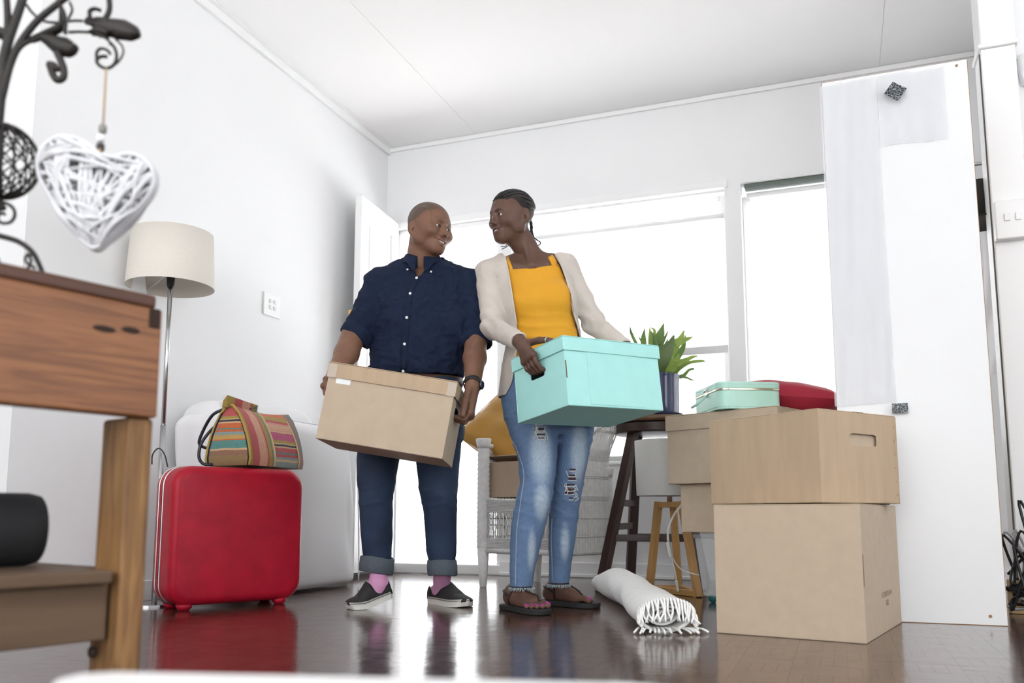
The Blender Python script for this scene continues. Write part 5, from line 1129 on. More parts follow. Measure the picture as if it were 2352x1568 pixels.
# ------------------------------------------------------------------ heads
def build_head(M, s, skin, lipc, browc, hairc, gaze, full=1.0, neck_to=None, neck_r=(0.052, 0.055), h=0.0019, hairline=None, smile=1.0, open_eye=0.0040, extra=None, woman=False, jaw=1.0, ear_dz=0.0):
    """M: head-local -> world (rigid). s: size. Local: face looks to -y, x to the right, z up. Returns chunks."""
    Mi = M.inverted()
    nb = npv(Mi @ Vector(neck_to)) if neck_to is not None else None
    lo = [-0.105*s, -0.14*s, -0.135*s]; hi = [0.105*s, 0.13*s, 0.15*s]
    lo[2] = min(lo[2], -0.175*s)
    F = SDF(lo, hi, h); S_ = lambda *p: [q*s for q in p]
    F.add(ell(S_(0, 0.018, 0.045), S_(0.074, 0.094, 0.082)), 0.01)
    F.add(ell(S_(0, -0.030, 0.030), S_(0.066, 0.060, 0.070)), 0.03)
    F.add(ell(S_(0, -0.034, -0.028), S_(0.057*full, 0.056, 0.074)), 0.03)
    F.add(ell(S_(0, -0.070, -0.090*jaw), S_(0.024*full, 0.020, 0.017)), 0.030)
    for sx in (-1, 1):
        F.add(ell(S_(sx*0.042*full, -0.070, -0.021), S_(0.026, 0.021, 0.021)), 0.018)          # cheek
        F.add(cap(S_(sx*0.053*full, 0.000, -0.046), S_(sx*0.018, -0.062, -0.088*jaw), 0.017*s, 0.013*s), 0.03)  # jaw line
        F.add(ell(S_(sx*0.056, -0.022, 0.006), S_(0.014, 0.034, 0.05)), 0.045)
        F.add(cap(S_(sx*0.012, -0.0885, 0.0265), S_(sx*0.042, -0.0755, 0.029), 0.0085*s, 0.007*s), 0.016)   # brow ridge
        F.cut(ell(S_(sx*0.031, -0.101, 0.009), S_(0.019, 0.015, 0.0115)), 0.014)
    F.add(cap(S_(0, -0.088, 0.014), S_(0, -0.103, -0.018), 0.0075*s, 0.0105*s), 0.014)
    F.add(ell(S_(0, -0.109, -0.024), S_(0.0135, 0.012, 0.011)), 0.010)
    for sx in (-1, 1):
        F.add(ell(S_(sx*0.0155, -0.099, -0.0275), S_(0.0095, 0.0115, 0.0085)), 0.006)
        F.cut(ell(S_(sx*0.0075, -0.107, -0.0365), S_(0.0042, 0.006, 0.0045)), 0.003)
    # muzzle and smiling lips
    mz = -0.060; up = 0.011*smile; wd = 0.033
    F.add(ell(S_(0, -0.072, -0.058), S_(0.034, 0.026, 0.026)), 0.018)
    def mouth(dz, dy, w=wd): return [S_(x*w, -0.1005+dy+0.022*x*x, mz+dz+up*abs(x)**1.7) for x in np.linspace(-1, 1, 9)]
    ul, ll, sl_ = mouth(0.0068, 0.002), mouth(-0.0088, 0.003, wd*0.86), mouth(0, -0.001)
    for L_, r0 in ((ul, 0.0058), (ll, 0.0070)):
        for i in range(8): F.add(cap(L_[i], L_[i+1], r0*s*(1-abs(i-4)/4*0.45), r0*s*(1-abs(i-3)/4*0.45)), 0.005)
    for i in range(8):
        w0, w1 = 1-abs(i-4)/4, 1-abs(i-3)/4
        F.cut(cap([sl_[i][0], sl_[i][1]-0.006, sl_[i][2]], [sl_[i+1][0], sl_[i+1][1]-0.006, sl_[i+1][2]], s*(0.0018+0.0050*w0), s*(0.0018+0.0050*w1)), 0.002)
        F.cut(cap([sl_[i][0], sl_[i][1]+0.004, sl_[i][2]], [sl_[i+1][0], sl_[i+1][1]+0.004, sl_[i+1][2]], s*(0.0018+0.0042*w0), s*(0.0018+0.0042*w1)), 0.002)
    # smile creases
    for sx in (-1, 1): F.cut(cap(S_(sx*0.020, -0.1045, -0.026), S_(sx*0.040, -0.090, -0.054), 0.0036*s, 0.0036*s), 0.008)
    # eyelids with slit
    eye = [S_(sx*0.0315, -0.0795, 0.0065) for sx in (-1, 1)]; er = 0.0130*s
    for sx, e in zip((-1, 1), eye):
        F.add(ell(e, (er*1.20, er*1.16, er*1.10)), 0.006)
        F.cut(ell([e[0], e[1]-0.0125*s, e[2]-0.0006], (0.0150*s, 0.0110*s, open_eye*s), Matrix.Rotation(sx*-0.06, 3, 'Y')), 0.0015)
    # ears
    for sx in (-1, 1):
        Re = Matrix.Rotation(sx*-0.45, 3, 'Z') @ Matrix.Rotation(-0.22, 3, 'X')
        F.add(ell(S_(sx*0.0810, 0.016, 0.001+ear_dz), S_(0.0085, 0.0215, 0.0340), Re), 0.005)
        F.add(ell(S_(sx*0.0765, 0.003, -0.026+ear_dz), S_(0.0085, 0.0095, 0.0125)), 0.006)
        F.cut(ell(S_(sx*0.0925, 0.013, 0.004+ear_dz), S_(0.0090, 0.0155, 0.0255), Re), 0.002)
        F.add(ell(S_(sx*0.0805, 0.0195, -0.001+ear_dz), S_(0.0060, 0.0050, 0.0200), Re), 0.003)
        F.add(cap(S_(sx*0.0790, -0.001, 0.002+ear_dz), S_(sx*0.0800, 0.002, -0.010+ear_dz), 0.0050*s, 0.0055*s), 0.004)
        F.cut(ell(S_(sx*0.0830, 0.010, -0.005+ear_dz), S_(0.0075, 0.0055, 0.0085)), 0.002)
    if nb is not None:
        a = np.array(S_(0, 0.018, -0.045)); F.add(cap(a, a+(nb-a)*0.97, neck_r[0], neck_r[1]), 0.022)
        F.add(cap(S_(0, -0.028, -0.078), a+(nb-a)*1.0, 0.018, 0.020), 0.035)
    if extra: extra(F, s)
    P, Q = F.mesh()
    # trim: nothing above; colours
    C = np.tile(np.array(skin), (len(P), 1)); p = P/s
    var_ = 0.06*np.sin(P[:, 0]*90+P[:, 2]*70)+0.05*np.sin(P[:, 1]*110-P[:, 2]*60); C = C*(1+var_[:, None]*0.5)
    lip = np.minimum(seg_d(p, np.array(ul)/s)-0.0055, seg_d(p, np.array(ll)/s)-0.0066); w = 1-SM(lip, -0.0005, 0.0025)
    C = C*(1-w[:, None])+np.array(lipc)*w[:, None]
    br = np.minimum(*[seg_d(p, [(sx*0.013, -0.0975, 0.0245), (sx*0.028, -0.0935, 0.0300), (sx*0.045, -0.078, 0.0265)]) for sx in (-1, 1)]); w = (1-SM(br, 0.002, 0.0062))*0.7
    C = C*(1-w[:, None])+np.array(browc)*w[:, None]
    mi_ = seg_d(p, np.array(sl_)/s+np.array([0, 0.016, 0])); w = (1-SM(mi_, 0.008, 0.012)); C = C*(1-w[:, None])+np.array((0.035, 0.012, 0.010))*w[:, None]
    if hairline is not None:
        w = hairline(p); C = C*(1-w[:, None])+np.array(hairc)*w[:, None]
    # lashes / lid rims
    for e in eye:
        de = p-np.array(e)/s; rr = np.linalg.norm(de, axis=1); inl = (rr < 0.0195) & (de[:, 1] < -0.006)
        w = inl*(1-SM(np.abs(de[:, 2]+0.0006)-open_eye*np.sqrt(np.clip(1-(de[:, 0]/0.0150)**2, 0, 1)), 0.0003, 0.0022))*0.8
        C = C*(1-w[:, None])+np.array(skin)*0.18*w[:, None]
    A_ = np.array(M); W_ = lambda P_: P_@A_[:3, :3].T+A_[:3, 3]
    ch = [(W_(P), Q, C, 0)]
    for e in eye:
        Pe, Qe, U = sphere_np(e, er, 28, 18); g = np.array(gaze)/np.linalg.norm(gaze); ang = np.arccos(np.clip(U@g, -1, 1))
        Ce = np.where((ang < 0.24)[:, None], (0.004, 0.003, 0.003), np.where((ang < 0.52)[:, None], (0.030, 0.014, 0.008), (0.55, 0.53, 0.50)))
        ch.append((W_(Pe), Qe, Ce, 1))
    # teeth: upper row of small rounded blocks
    for i in range(-4, 5):
        x = i*0.0059; xx = x/wd
        c = np.array(S_(x, -0.0935+0.022*xx*xx, mz+0.0010+up*abs(xx)**1.7)); hw = np.array([0.0027, 0.0025, 0.0052-0.0006*abs(i)])*s
        Pt, Qt, U = sphere_np((0, 0, 0), 1.0, 12, 9); Pt = np.sign(Pt)*np.abs(Pt)**0.45*hw+c
        ch.append((W_(Pt), Qt, np.tile((0.66, 0.62, 0.55), (len(Pt), 1)), 1))
    return ch
SKIN_M = mat('skin', (0.2, 0.1, 0.07), 0.48, attr=True, var=0.10, vscale=30, bump=0.05, bscale=260, spec=0.4, subsurf=0.0)
WET_M = mat('eyes_and_teeth', (0.7, 0.7, 0.7), 0.12, attr=True)
def flat_col(P, c, amp=0.06):
    v = amp*np.sin(P[:, 0]*60+P[:, 2]*45)+amp*np.sin(P[:, 1]*80-P[:, 2]*37); return np.array(c)*(1+v[:, None]*0.5)
def hand(F, wrist, palm_c, knuckles, tips, mids, thumb, rs=0.0085, rp=0.013, k=0.006, wr=0.026):
    """knuckles/mids/tips: lists of 4 points (index..little); thumb: list of 3 points."""
    wrist, palm_c = npv(wrist), npv(palm_c)
    for i in range(4):
        kn = npv(knuckles[i]); F.add(cap(wrist+(kn-wrist)*0.12, kn, rp*1.1, rp*0.86), 0.016)
    for i in range(3): F.add(cap(npv(knuckles[i]), npv(knuckles[i+1]), rp*0.82, rp*0.82), 0.008)
    for i in range(4):
        kn, md, tp_ = npv(knuckles[i]), [npv(q) for q in mids[i]], npv(tips[i]); pts = [kn]+md+[tp_]; r0 = rs*(1.0, 1.04, 1.0, 0.86)[i]
        rr = np.linspace(r0*1.08, r0*0.82, len(pts))
        for j in range(len(pts)-1): F.add(cap(pts[j], pts[j+1], rr[j], rr[j+1]), 0.003)
    t = [npv(q) for q in thumb]; tr = np.linspace(rs*1.5, rs*1.0, len(t))
    for j in range(len(t)-1): F.add(cap(t[j], t[j+1], tr[j], tr[j+1]), 0.010 if j == 0 else 0.004)
# ================================================================== PERSON IN NAVY SHIRT
man = thing('person', 'person with cropped hair in navy shirt and cuffed jeans carrying a kraft box', 'person', (-0.45, 3.45, 0))
MSK = (0.195, 0.098, 0.062)
HM = Matrix.Translation(at(984, 529, 3.42)) @ Euler((math.radians(8), math.radians(2), math.radians(52)), 'XYZ').to_matrix().to_4x4()
def man_hair(p):
    # cropped hair: cranium above a hairline
    hl = 0.070-0.035*SM(p[:, 1], -0.05, 0.0)-0.075*SM(p[:, 1], 0.00, 0.05) + 0.010*np.cos(p[:, 0]*30)
    w = SM(p[:, 2]-hl, -0.008, 0.010)*SM(p[:, 1], -0.085, -0.060); ear = np.minimum(*[np.linalg.norm((p-np.array((sx*0.080, 0.014, -0.013)))/np.array((0.02, 0.024, 0.038)), axis=1) for sx in (-1, 1)])
    return w*SM(ear, 0.85, 1.05)*0.85
neckM = A3(968, 612, 3.47)
man_ch = build_head(HM, 0.93, MSK, (0.24, 0.105, 0.09), (0.09, 0.05, 0.035), (0.085, 0.056, 0.042), (0.10, -0.99, 0.04), full=1.14, neck_to=neckM, neck_r=(0.060, 0.066), hairline=man_hair, smile=1.05, open_eye=0.0034, jaw=0.98, ear_dz=-0.014)
# torso core, hidden under clothes, joins every limb into one body
ShR, ShL = A3(872, 652, 3.44), A3(1074, 652, 3.46)
ElR, ElL = A3(815, 778, 3.40), A3(1093, 792, 3.38)
WrR, WrL = A3(766, 868, 3.24), A3(1086, 884, 3.16)
HipR, HipL = A3(905, 960, 3.47), A3(1010, 960, 3.47)
KnR, KnL = A3(866, 1150, 3.42), A3(1008, 1150, 3.44)
AnR, AnL = A3(872, 1302, 3.475), A3(1016, 1306, 3.485)
F = SDF((-1.05, 3.1, 0.03), (0.1, 3.75, 1.50), 0.011)
chain(F, [neckM, A3(965, 700, 3.48), A3(958, 900, 3.48)], [0.055, 0.11, 0.11], 0.03)
for a, b, c, r in ((ShR, ElR, WrR, .042), (ShL, ElL, WrL, .042)): F.add(cap(A3(965, 680, 3.47), a, 0.06, 0.05), 0.03); F.add(cap(a, b, 0.05, r), 0.02)
for a, b, c in ((HipR, KnR, AnR), (HipL, KnL, AnL)): F.add(cap(A3(958, 900, 3.48), a, 0.085, 0.06), 0.03); chain(F, [a, b, c], [0.06, 0.04, 0.022], 0.02)
P, Q = F.mesh(); man_ch.append((P, Q, flat_col(P, MSK), 0))
# viewer-right forearm and hand in the handle slot
F = SDF((-0.26, 2.99, 0.66), (-0.02, 3.48, 1.12), 0.0030)
F.add(cap(ElL+np.array([0, 0, .03]), ElL+(WrL-ElL)*0.35, 0.047, 0.043), 0.02); F.add(cap(ElL+(WrL-ElL)*0.35, WrL, 0.043, 0.0295), 0.02)
kn = [A3(1079, 948, 3.095), A3(1081, 952, 3.118), A3(1081, 955, 3.142), A3(1080, 957, 3.166)]
md = [[A3(1066, 962, 3.092)], [A3(1067, 968, 3.115)], [A3(1067, 970, 3.140)], [A3(1067, 970, 3.162)]]
tp_ = [A3(1047, 957, 3.096), A3(1047, 963, 3.118), A3(1048, 965, 3.140), A3(1049, 964, 3.160)]
hand(F, WrL, A3(1083, 920, 3.13), kn, tp_, md, [A3(1078, 893, 3.135), A3(1069, 917, 3.088), A3(1066, 937, 3.075), A3(1063, 953, 3.07)], 0.0100, 0.0155)
P, Q = F.mesh(); man_ch.append((P, Q, flat_col(P, MSK), 0))
# viewer-left forearm and hand
F = SDF((-0.80, 3.02, 0.66), (-0.52, 3.50, 1.10), 0.0032)
F.add(cap(ElR+np.array([.0, 0, .03]), ElR+(WrR-ElR)*0.4, 0.050, 0.046), 0.02); F.add(cap(ElR+(WrR-ElR)*0.4, WrR, 0.046, 0.031), 0.02)
sR = Vector((-0.655, 3.163, 0.795))
kn = [sR+Vector((-0.030, d, 0.028)) for d in (-0.040, -0.014, 0.012, 0.036)]; md = [[sR+Vector((-0.024, d, 0.000))] for d in (-0.040, -0.014, 0.012, 0.036)]; tp_ = [sR+Vector((0.018, d, 0.004)) for d in (-0.038, -0.013, 0.011, 0.034)]
hand(F, WrR, sR, kn, tp_, md, [Vector(WrR)+Vector((0.012, -0.02, -0.01)), sR+Vector((-0.02, -0.055, 0.05)), sR+Vector((-0.014, -0.066, 0.02))], 0.0095, 0.0150)
P, Q = F.mesh(); man_ch.append((P, Q, flat_col(P, MSK), 0))
mesh_np('body', man_ch, [SKIN_M, WET_M], man, cols=True)
# ---- shirt
NAVY = mat('navy_linen', (0.0090, 0.0170, 0.043), 0.85, var=0.2, vscale=60, stretch=(1, 1, 1), bump=0.10, bscale=320, spec=0.25)
def rowpx(py, x0, x1, Yc, rd): 
    a, b = at(x0, py, Yc), at(x1, py, Yc); return (a.z, (a.x+b.x)/2, Yc, (b.x-a.x)/2, rd)
def xz0(px, py, Y=3.38): p = at(px, py, Y); return (p.x, p.z)
F = SDF((-0.78, 3.18, 0.83), (0.02, 3.72, 1.44), 0.0048)
F.add(loft([rowpx(868, 853, 1062, 3.46, 0.122), rowpx(850, 846, 1066, 3.46, 0.138), rowpx(820, 850, 1069, 3.46, 0.142), rowpx(780, 850, 1071, 3.46, 0.140), rowpx(730, 849, 1075, 3.465, 0.138), rowpx(690, 852, 1080, 3.47, 0.130), rowpx(655, 862, 1084, 3.475, 0.112), rowpx(635, 880, 1070, 3.48, 0.095), rowpx(615, 915, 1030, 3.485, 0.075), rowpx(604, 935, 1005, 3.485, 0.062)], 2.35), 0.01)
for sx, px in ((-1, 925), (1, 1030)): F.add(ell(A3(px, 735, 3.37), (0.072, 0.05, 0.075)), 0.04)
F.add(cap(A3(935, 622, 3.48), ShR, 0.055, 0.060), 0.05); F.add(cap(A3(1005, 622, 3.48), ShL, 0.055, 0.060), 0.05)
cR, cL = ShR+(ElR-ShR)*0.98, ShL+(ElL-ShL)*1.0
dR, dL = (ElR-ShR)/np.linalg.norm(ElR-ShR), (ElL-ShL)/np.linalg.norm(ElL-ShL)
dRc = dR*0.9+np.array([-0.25, 0, -0.05]); dRc /= np.linalg.norm(dRc)
F.add(capflat(ShR, ElR+(ElR-ShR)*0.2, 0.066, 0.059, cR, dRc), 0.018); F.add(capflat(ShL, ElL+(ElL-ShL)*0.2, 0.064, 0.057, cL, dL), 0.018)
F.disp(folds(3, 0.0085, 20), 0.03); F.disp(folds(9, 0.0042, 44), 0.02); F.disp(lambda X, Y, Z: -0.004*(1-np.abs(np.sin((Z-0.93)*60+X*10+1.2*np.sin(X*14))))**3*np.exp(-((Z-0.93)/0.06)**2), 0.02)
F.cut(cap(neckM+np.array([0, -0.005, 0.012]), neckM+np.array([0.0, -0.03, 0.10]), 0.060, 0.075), 0.004)
F.cut(slab([xz0(938, 585), xz0(1002, 585), xz0(964, 634), xz0(958, 634)], 3.0, 3.46), 0.003)
P, Q = F.mesh(); shirt_bv = bvh_of(P, Q)
shirt, _, _ = mesh_np('shirt', [(P, Q, None, 0)], [NAVY], man)
# rolled cuffs
def ring_cuff(name, c, d, r, w, t, m, parent, squash=1.0, wob=0.0015, n=36, rows=10):
    c, d = npv(c), npv(d)/np.linalg.norm(d); u = np.cross(d, (0, 1, 0)); u /= np.linalg.norm(u); v = np.cross(d, u); Pn = []; 
    prof = [(-w/2, -t), (-w/2, t*0.4), (-w/2+0.004, t), (0, t*1.15), (w/2-0.004, t), (w/2, t*0.4), (w/2, -t), (0, -t*1.2)]
    for zz, rr in prof:
        for k in range(n):
            a = 2*PI*k/n; R_ = r+rr+wob*math.sin(3*a+zz*60)+wob*0.7*math.sin(7*a); Pn.append(c+d*(zz+0.003*math.sin(2*a+1))+u*math.cos(a)*R_*squash+v*math.sin(a)*R_)
    m_ = len(prof); Qn = [(j*n+k, j*n+(k+1) % n, ((j+1) % m_)*n+(k+1) % n, ((j+1) % m_)*n+k) for j in range(m_) for k in range(n)]
    return mesh_np(name, [(np.array(Pn), np.array(Qn), None, 0)], [m], parent)[0]
ring_cuff('rolled_sleeve', cR-dRc*0.016, dRc, 0.0655, 0.046, 0.005, NAVY, shirt) if False else None
o1 = ring_cuff('rolled_sleeve', cR-dRc*0.018, dRc, 0.0625, 0.052, 0.0055, NAVY, man); o2 = ring_cuff('rolled_sleeve', cL-dL*0.018, dL, 0.0600, 0.052, 0.0055, NAVY, man)
# collar
nk = neckM+np.array([0.004, -0.004, 0.0]); cdir = np.array([0.0, -1.0])
def collar(u, v):
    a = -PI/2+ (u-0.5)*2*PI*0.955 + PI     # from front gap round the back to the front
    a = PI/2 + (u-0.5)*2*PI*0.94
    fr = abs(u-0.5)*2; pt_ = SM(np.array(fr), 0.80, 1.0)
    r_top, r_bot = 0.0665, 0.083+0.018*pt_
    zt_ = 0.040-0.030*fr**3; zb_ = 0.004-0.028*fr**2-0.040*pt_
    if v < 0.5: k = v*2; r = r_top-0.004*(1-k); z = zb_*0.3*(1-k)+zt_*k - 0.018*(1-k)
    else: k = (v-0.5)*2; r = r_top+(r_bot-r_top)*k**0.7; z = zt_+(zb_-zt_)*k
    return (nk[0]+r*math.cos(a)*1.03, nk[1]+r*math.sin(a)*0.98-0.006*fr, nk[2]+0.012+float(z))
m = MB().grid(collar, 60, 11); m.v = [tuple(Vector(p)-Vector(man.location)) for p in m.v]
o = m.obj('collar', NAVY, man, smooth=True); s_ = o.modifiers.new('t', 'SOLIDIFY'); s_.thickness = 0.003
BTN = mat('white_button', (0.78, 0.78, 0.76), 0.3)
def button(px, py, bv, parent, r=0.0058, m=BTN, name='button', off=0.002):
    p, n_ = hit(bv, px, py, off)
    if p is None: return
    rot = n_.to_track_quat('Z', 'Y').to_euler()
    b = MB().lathe([(0.0, 0.0), (r*0.95, 0.0), (r, 0.001), (r*0.9, 0.0024), (r*0.55, 0.0018), (0.0, 0.0018)], 18)
    b.obj(name, m, parent, smooth=True, loc=p-Vector(parent.location), rot=rot)
for px, py in ((957, 638), (942, 674), (934, 729), (929, 790), (926, 852)): button(px, py, shirt_bv, man)
for px, py in ((936, 619), (990, 624)): button(px, py, shirt_bv, man, 0.0042, off=0.012)
def strip_on(bv, pts, w, name, m, parent, off=0.0015, thick=0.0016, n=10):
    C_ = spline([(x, y, 0) for x, y in pts], n); vs = []; fs = []
    for i, c in enumerate(C_):
        t = C_[min(i+1, len(C_)-1)]-C_[max(i-1, 0)]; t.normalize(); nx, ny = -t.y, t.x
        row = []
        for s in (-1, 0, 1):
            p, n_ = hit(bv, c.x+nx*w/2*s, c.y+ny*w/2*s, off)
            if p is None: break
            row.append(p-Vector(parent.location))
        if len(row) == 3: vs += row
    if len(vs) < 6: return None
    for i in range(len(vs)//3-1):
        for q in range(2): fs.append((i*3+q, i*3+q+1, (i+1)*3+q+1, (i+1)*3+q))
    o = MB().add(vs, fs).obj(name, m, parent, smooth=True); s_ = o.modifiers.new('t', 'SOLIDIFY'); s_.thickness = thick; return o
strip_on(shirt_bv, [(954, 640), (941, 674), (934, 730), (929, 790), (926, 850)], 17, 'button_placket', NAVY, man)
strip_on(shirt_bv, [(985, 705), (1005, 714), (1030, 712), (1038, 708)], 3, 'pocket_seam', NAVY, man, 0.001)
# ---- jeans
DENIM_D = mat('dark_denim', (0.010, 0.020, 0.048), 0.75, col2=(0.026, 0.050, 0.100), vscale=5, bump=0.08, bscale=260)
CUFFG = mat('denim_inside', (0.095, 0.115, 0.14), 0.85, var=0.12, vscale=140, bump=0.08, bscale=260)
def leg_rows(rows, p=2.1): return loft([rowpx(py, x0, x1, Yc, rd) for py, x0, x1, Yc, rd in rows], p)
F = SDF((-0.72, 3.2, 0.12), (-0.08, 3.70, 0.90), 0.0050)
F.add(leg_rows([(1010, 836, 1062, 3.465, 0.13), (960, 832, 1066, 3.47, 0.138), (910, 842, 1064, 3.47, 0.130), (868, 855, 1060, 3.465, 0.118)], 2.4), 0.02)
F.add(leg_rows([(1296, 834, 899, 3.475, 0.056), (1250, 832, 900, 3.465, 0.062), (1180, 826, 903, 3.44, 0.066), (1140, 824, 903, 3.425, 0.070), (1100, 820, 909, 3.43, 0.074), (1050, 819, 919, 3.45, 0.084), (980, 826, 948, 3.465, 0.10)]), 0.02)
F.add(leg_rows([(1302, 987, 1044, 3.485, 0.053), (1285, 983, 1047, 3.485, 0.056), (1250, 977, 1050, 3.475, 0.062), (1180, 972, 1050, 3.45, 0.066), (1140, 966, 1050, 3.435, 0.070), (1100, 960, 1053, 3.44, 0.074), (1050, 953, 1058, 3.455, 0.084), (980, 945, 1064, 3.465, 0.10)]), 0.02)
def knee_f(X, Y, Z):
    zz = Z-0.43; return -0.0032*np.exp(-(zz/0.07)**2)*(1-np.abs(np.sin(zz*45+X*14+1.3*np.sin(X*25+Y*20))))**3
F.disp(knee_f, 0.02); F.disp(folds(21, 0.0026, 16, (0.4, 0, 1)), 0.02)
P, Q = F.mesh(); mj_bv = bvh_of(P, Q); mesh_np('jeans', [(P, Q, None, 0)], [DENIM_D], man)
for py, x0, x1, Yc, tl_ in ((1296, 828, 904, 3.475, 0.12), (1302, 983, 1049, 3.485, 0.0)):
    a, b = at(x0, py, Yc), at(x1, py, Yc); ring_cuff('jeans_cuff', (a+b)/2, (-tl_, 0, -1), (b.x-a.x)/2-0.004, 0.062, 0.006, CUFFG, man, 1.0)
# belt
a, b = at(853, 868, 3.465), at(1062, 868, 3.465); cbx = (a.x+b.x)/2; rxb = (b.x-a.x)/2+0.003
bm_ = MB().grid(lambda u, v: (cbx+rxb*math.cos(2*PI*u)-man.location.x, 3.465+0.124*math.sin(2*PI*u)-man.location.y, a.z-0.002-0.032*v+0.0), 48, 3, True)
o = bm_.obj('belt', mat('brown_leather', (0.05, 0.026, 0.016), 0.5), man, smooth=True); s_ = o.modifiers.new('t', 'SOLIDIFY'); s_.thickness = 0.004
# watch
wd_ = (WrL-ElL)/np.linalg.norm(WrL-ElL); wc_ = WrL-wd_*0.004
ring_cuff('watch_strap', wc_, wd_, 0.0335, 0.022, 0.0020, mat('black_strap', (0.012, 0.012, 0.013), 0.5), man)
cs = Vector(wc_)+Vector((0.0325, -0.010, -0.004)); rot = Vector((1, -0.35, -0.1)).to_track_quat('Z', 'Y').to_euler()
wt = MB().lathe([(0.0, -0.004), (0.0155, -0.004), (0.017, 0.0), (0.0165, 0.004), (0.0145, 0.0055), (0.0, 0.0055)], 24).obj('watch_case', mat('dark_steel', (0.10, 0.10, 0.11), 0.25, metal=1.0), man, smooth=False, loc=cs-Vector(man.location), rot=rot)
# socks and shoes
SOCK = mat('pink_sock', (0.62, 0.30, 0.50), 0.9, bump=0.12, bscale=200)
SOCKG = mat('grey_sock_heel', (0.30, 0.30, 0.31), 0.9)
BLKC = mat('black_canvas', (0.018, 0.018, 0.019), 0.7, bump=0.10, bscale=260, var=0.15, vscale=12)
SOLE = mat('white_rubber', (0.66, 0.65, 0.60), 0.6, var=0.10, vscale=14)
def shoe(parent, heel, toe, lift, yawx=0):
    """slip-on shoe; heel/toe floor points; lift raises the heel (rad)."""
    heel, toe = Vector(heel), Vector(toe); d = (toe-heel); L_ = d.length; an = math.atan2(d.y, d.x)
    M = Matrix.Translation(toe) @ Matrix.Rotation(an, 4, 'Z') @ Matrix.Rotation(lift, 4, 'Y') @ Matrix.Translation((-L_, 0, 0))
    # local x heel->toe
    hw = [(0.0, 0.026), (0.03, 0.034), (0.08, 0.035), (0.13, 0.040), (0.18, 0.047), (0.22, 0.046), (0.25, 0.038), (0.268, 0.022), (0.275, 0.004)]
    k = L_/0.275; xs = [q[0]*k for q in hw]; ws = [q[1] for q in hw]
    cv = lift*0.55
    def bend(x): return -max(0.0, x-0.185*k)*0.0
    def outline(n=60, gx=0.0):
        pts = []
        for i in range(n):
            a = 2*PI*i/n; x = L_/2-(L_/2+gx)*math.cos(a); w = float(np.interp(x, xs, ws)) if 0 < x < L_ else 0.004
            w = float(np.interp(min(max(x, 0), L_), xs, ws)); yy = math.sin(a); pts.append((x, math.copysign(w+gx, yy)*min(1, abs(yy)*2.2)))
        return pts
    ol = outline()
    def spring(x): return 0.0 if lift > 0.05 else 0.006*max(0, (x/L_-0.72)/0.28)**2
    so_ = MB(); n = len(ol); rows = []
    # flex of the forefoot so that it stays flat on the floor when the heel lifts
    def flex(x): 
        xb = L_*0.70; return max(0.0, x-xb)
    def tr(x, y, z):
        xb = L_*0.66
        if lift and x > xb:
            e = x-xb; th2 = lift*min(1, e/0.05); x2 = xb+e*math.cos(lift*0.9); z2 = z+e*math.sin(lift*0.9)
            return (x2, y, z2)
        return (x, y, z+spring(x))
    if lift: M = Matrix.Translation(heel) @ Matrix.Rotation(an, 4, 'Z') @ Matrix.Translation((0, 0, 0)); xb = L_*0.66; M = M @ Matrix.Translation((xb, 0, 0.002)) @ Matrix.Rotation(lift, 4, 'Y') @ Matrix.Translation((-xb, 0, 0))
    for z, g in ((0.0, -0.003), (0.002, 0.0), (0.020, 0.001), (0.027, 0.0), (0.028, -0.004)):
        rows.append([tr(x+ (x/L_-0.5)*2*g, y+math.copysign(g, y), z) for x, y in ol])
    so_.add([p for r_ in rows for p in r_], [(j*n+i, j*n+(i+1) % n, (j+1)*n+(i+1) % n, (j+1)*n+i) for j in range(4) for i in range(n)] + [tuple(range(n-1, -1, -1)), tuple(4*n+i for i in range(n))], M)
    so_.v = [tuple(Vector(p)-Vector(parent.location)) for p in so_.v]; so_.obj('shoe_sole', SOLE, parent, smooth=True)
    ln = MB().tube([M @ Vector(tr(x+(x/L_-.5)*0.002, y+math.copysign(0.0012, y), 0.0225)) for x, y in ol], 0.0011, 5, closed=True); ln.v = [tuple(Vector(p)-Vector(parent.location)) for p in ln.v]; ln.obj('sole_stripe', mat('dark_stripe', (0.06, 0.035, 0.04), 0.6), parent)
    # upper
    G = SDF((-0.02, -0.06, 0.015), (L_+0.02, 0.06, 0.125), 0.0032)
    up_ = [(0.0, 0.075), (0.05, 0.062), (0.095, 0.070), (0.125, 0.094), (0.16, 0.072), (0.20, 0.050), (0.24, 0.040), (0.268, 0.031)]
    zz_ = [q[1] for q in up_]; xx_ = [q[0]*k for q in up_]
    def fu(X, Y, Z):
        x_ = X.ravel(); w_ = np.interp(x_, xs, ws).astype(np.float32)[:, None, None]; h_ = np.interp(x_, xx_, zz_).astype(np.float32)[:, None, None]
        dd = (np.sqrt((Y/(w_*0.985+1e-4))**2*np.clip(1.0, 0, 1)+np.clip((Z-0.018)/(h_-0.018+1e-4), 0, 9)**3.2)-1)*np.minimum(w_, h_-0.018)*0.8
        return np.maximum(dd, np.maximum(-X+0.002, X-L_+0.003)).astype(np.float32)
    G.add((fu, ((0, -0.06, 0.0), (L_, 0.06, 0.12))), 0.004)
    G.cut(ell((0.055*k, 0, 0.095), (0.062*k, 0.030, 0.062)), 0.004)
    P_, Q_ = G.mesh(); Pw = np.array([M @ Vector(tr(*p)) for p in P_]); mesh_np('shoe_upper', [(Pw, Q_, None, 0)], [BLKC], parent)
    return M, k
hl, tl2 = flo(921, 1382), flo(797, 1399)
Ms, kk = shoe(man, (hl.x-0.005, tl2.y+0.09, 0), (tl2.x, tl2.y, 0), 0.30)
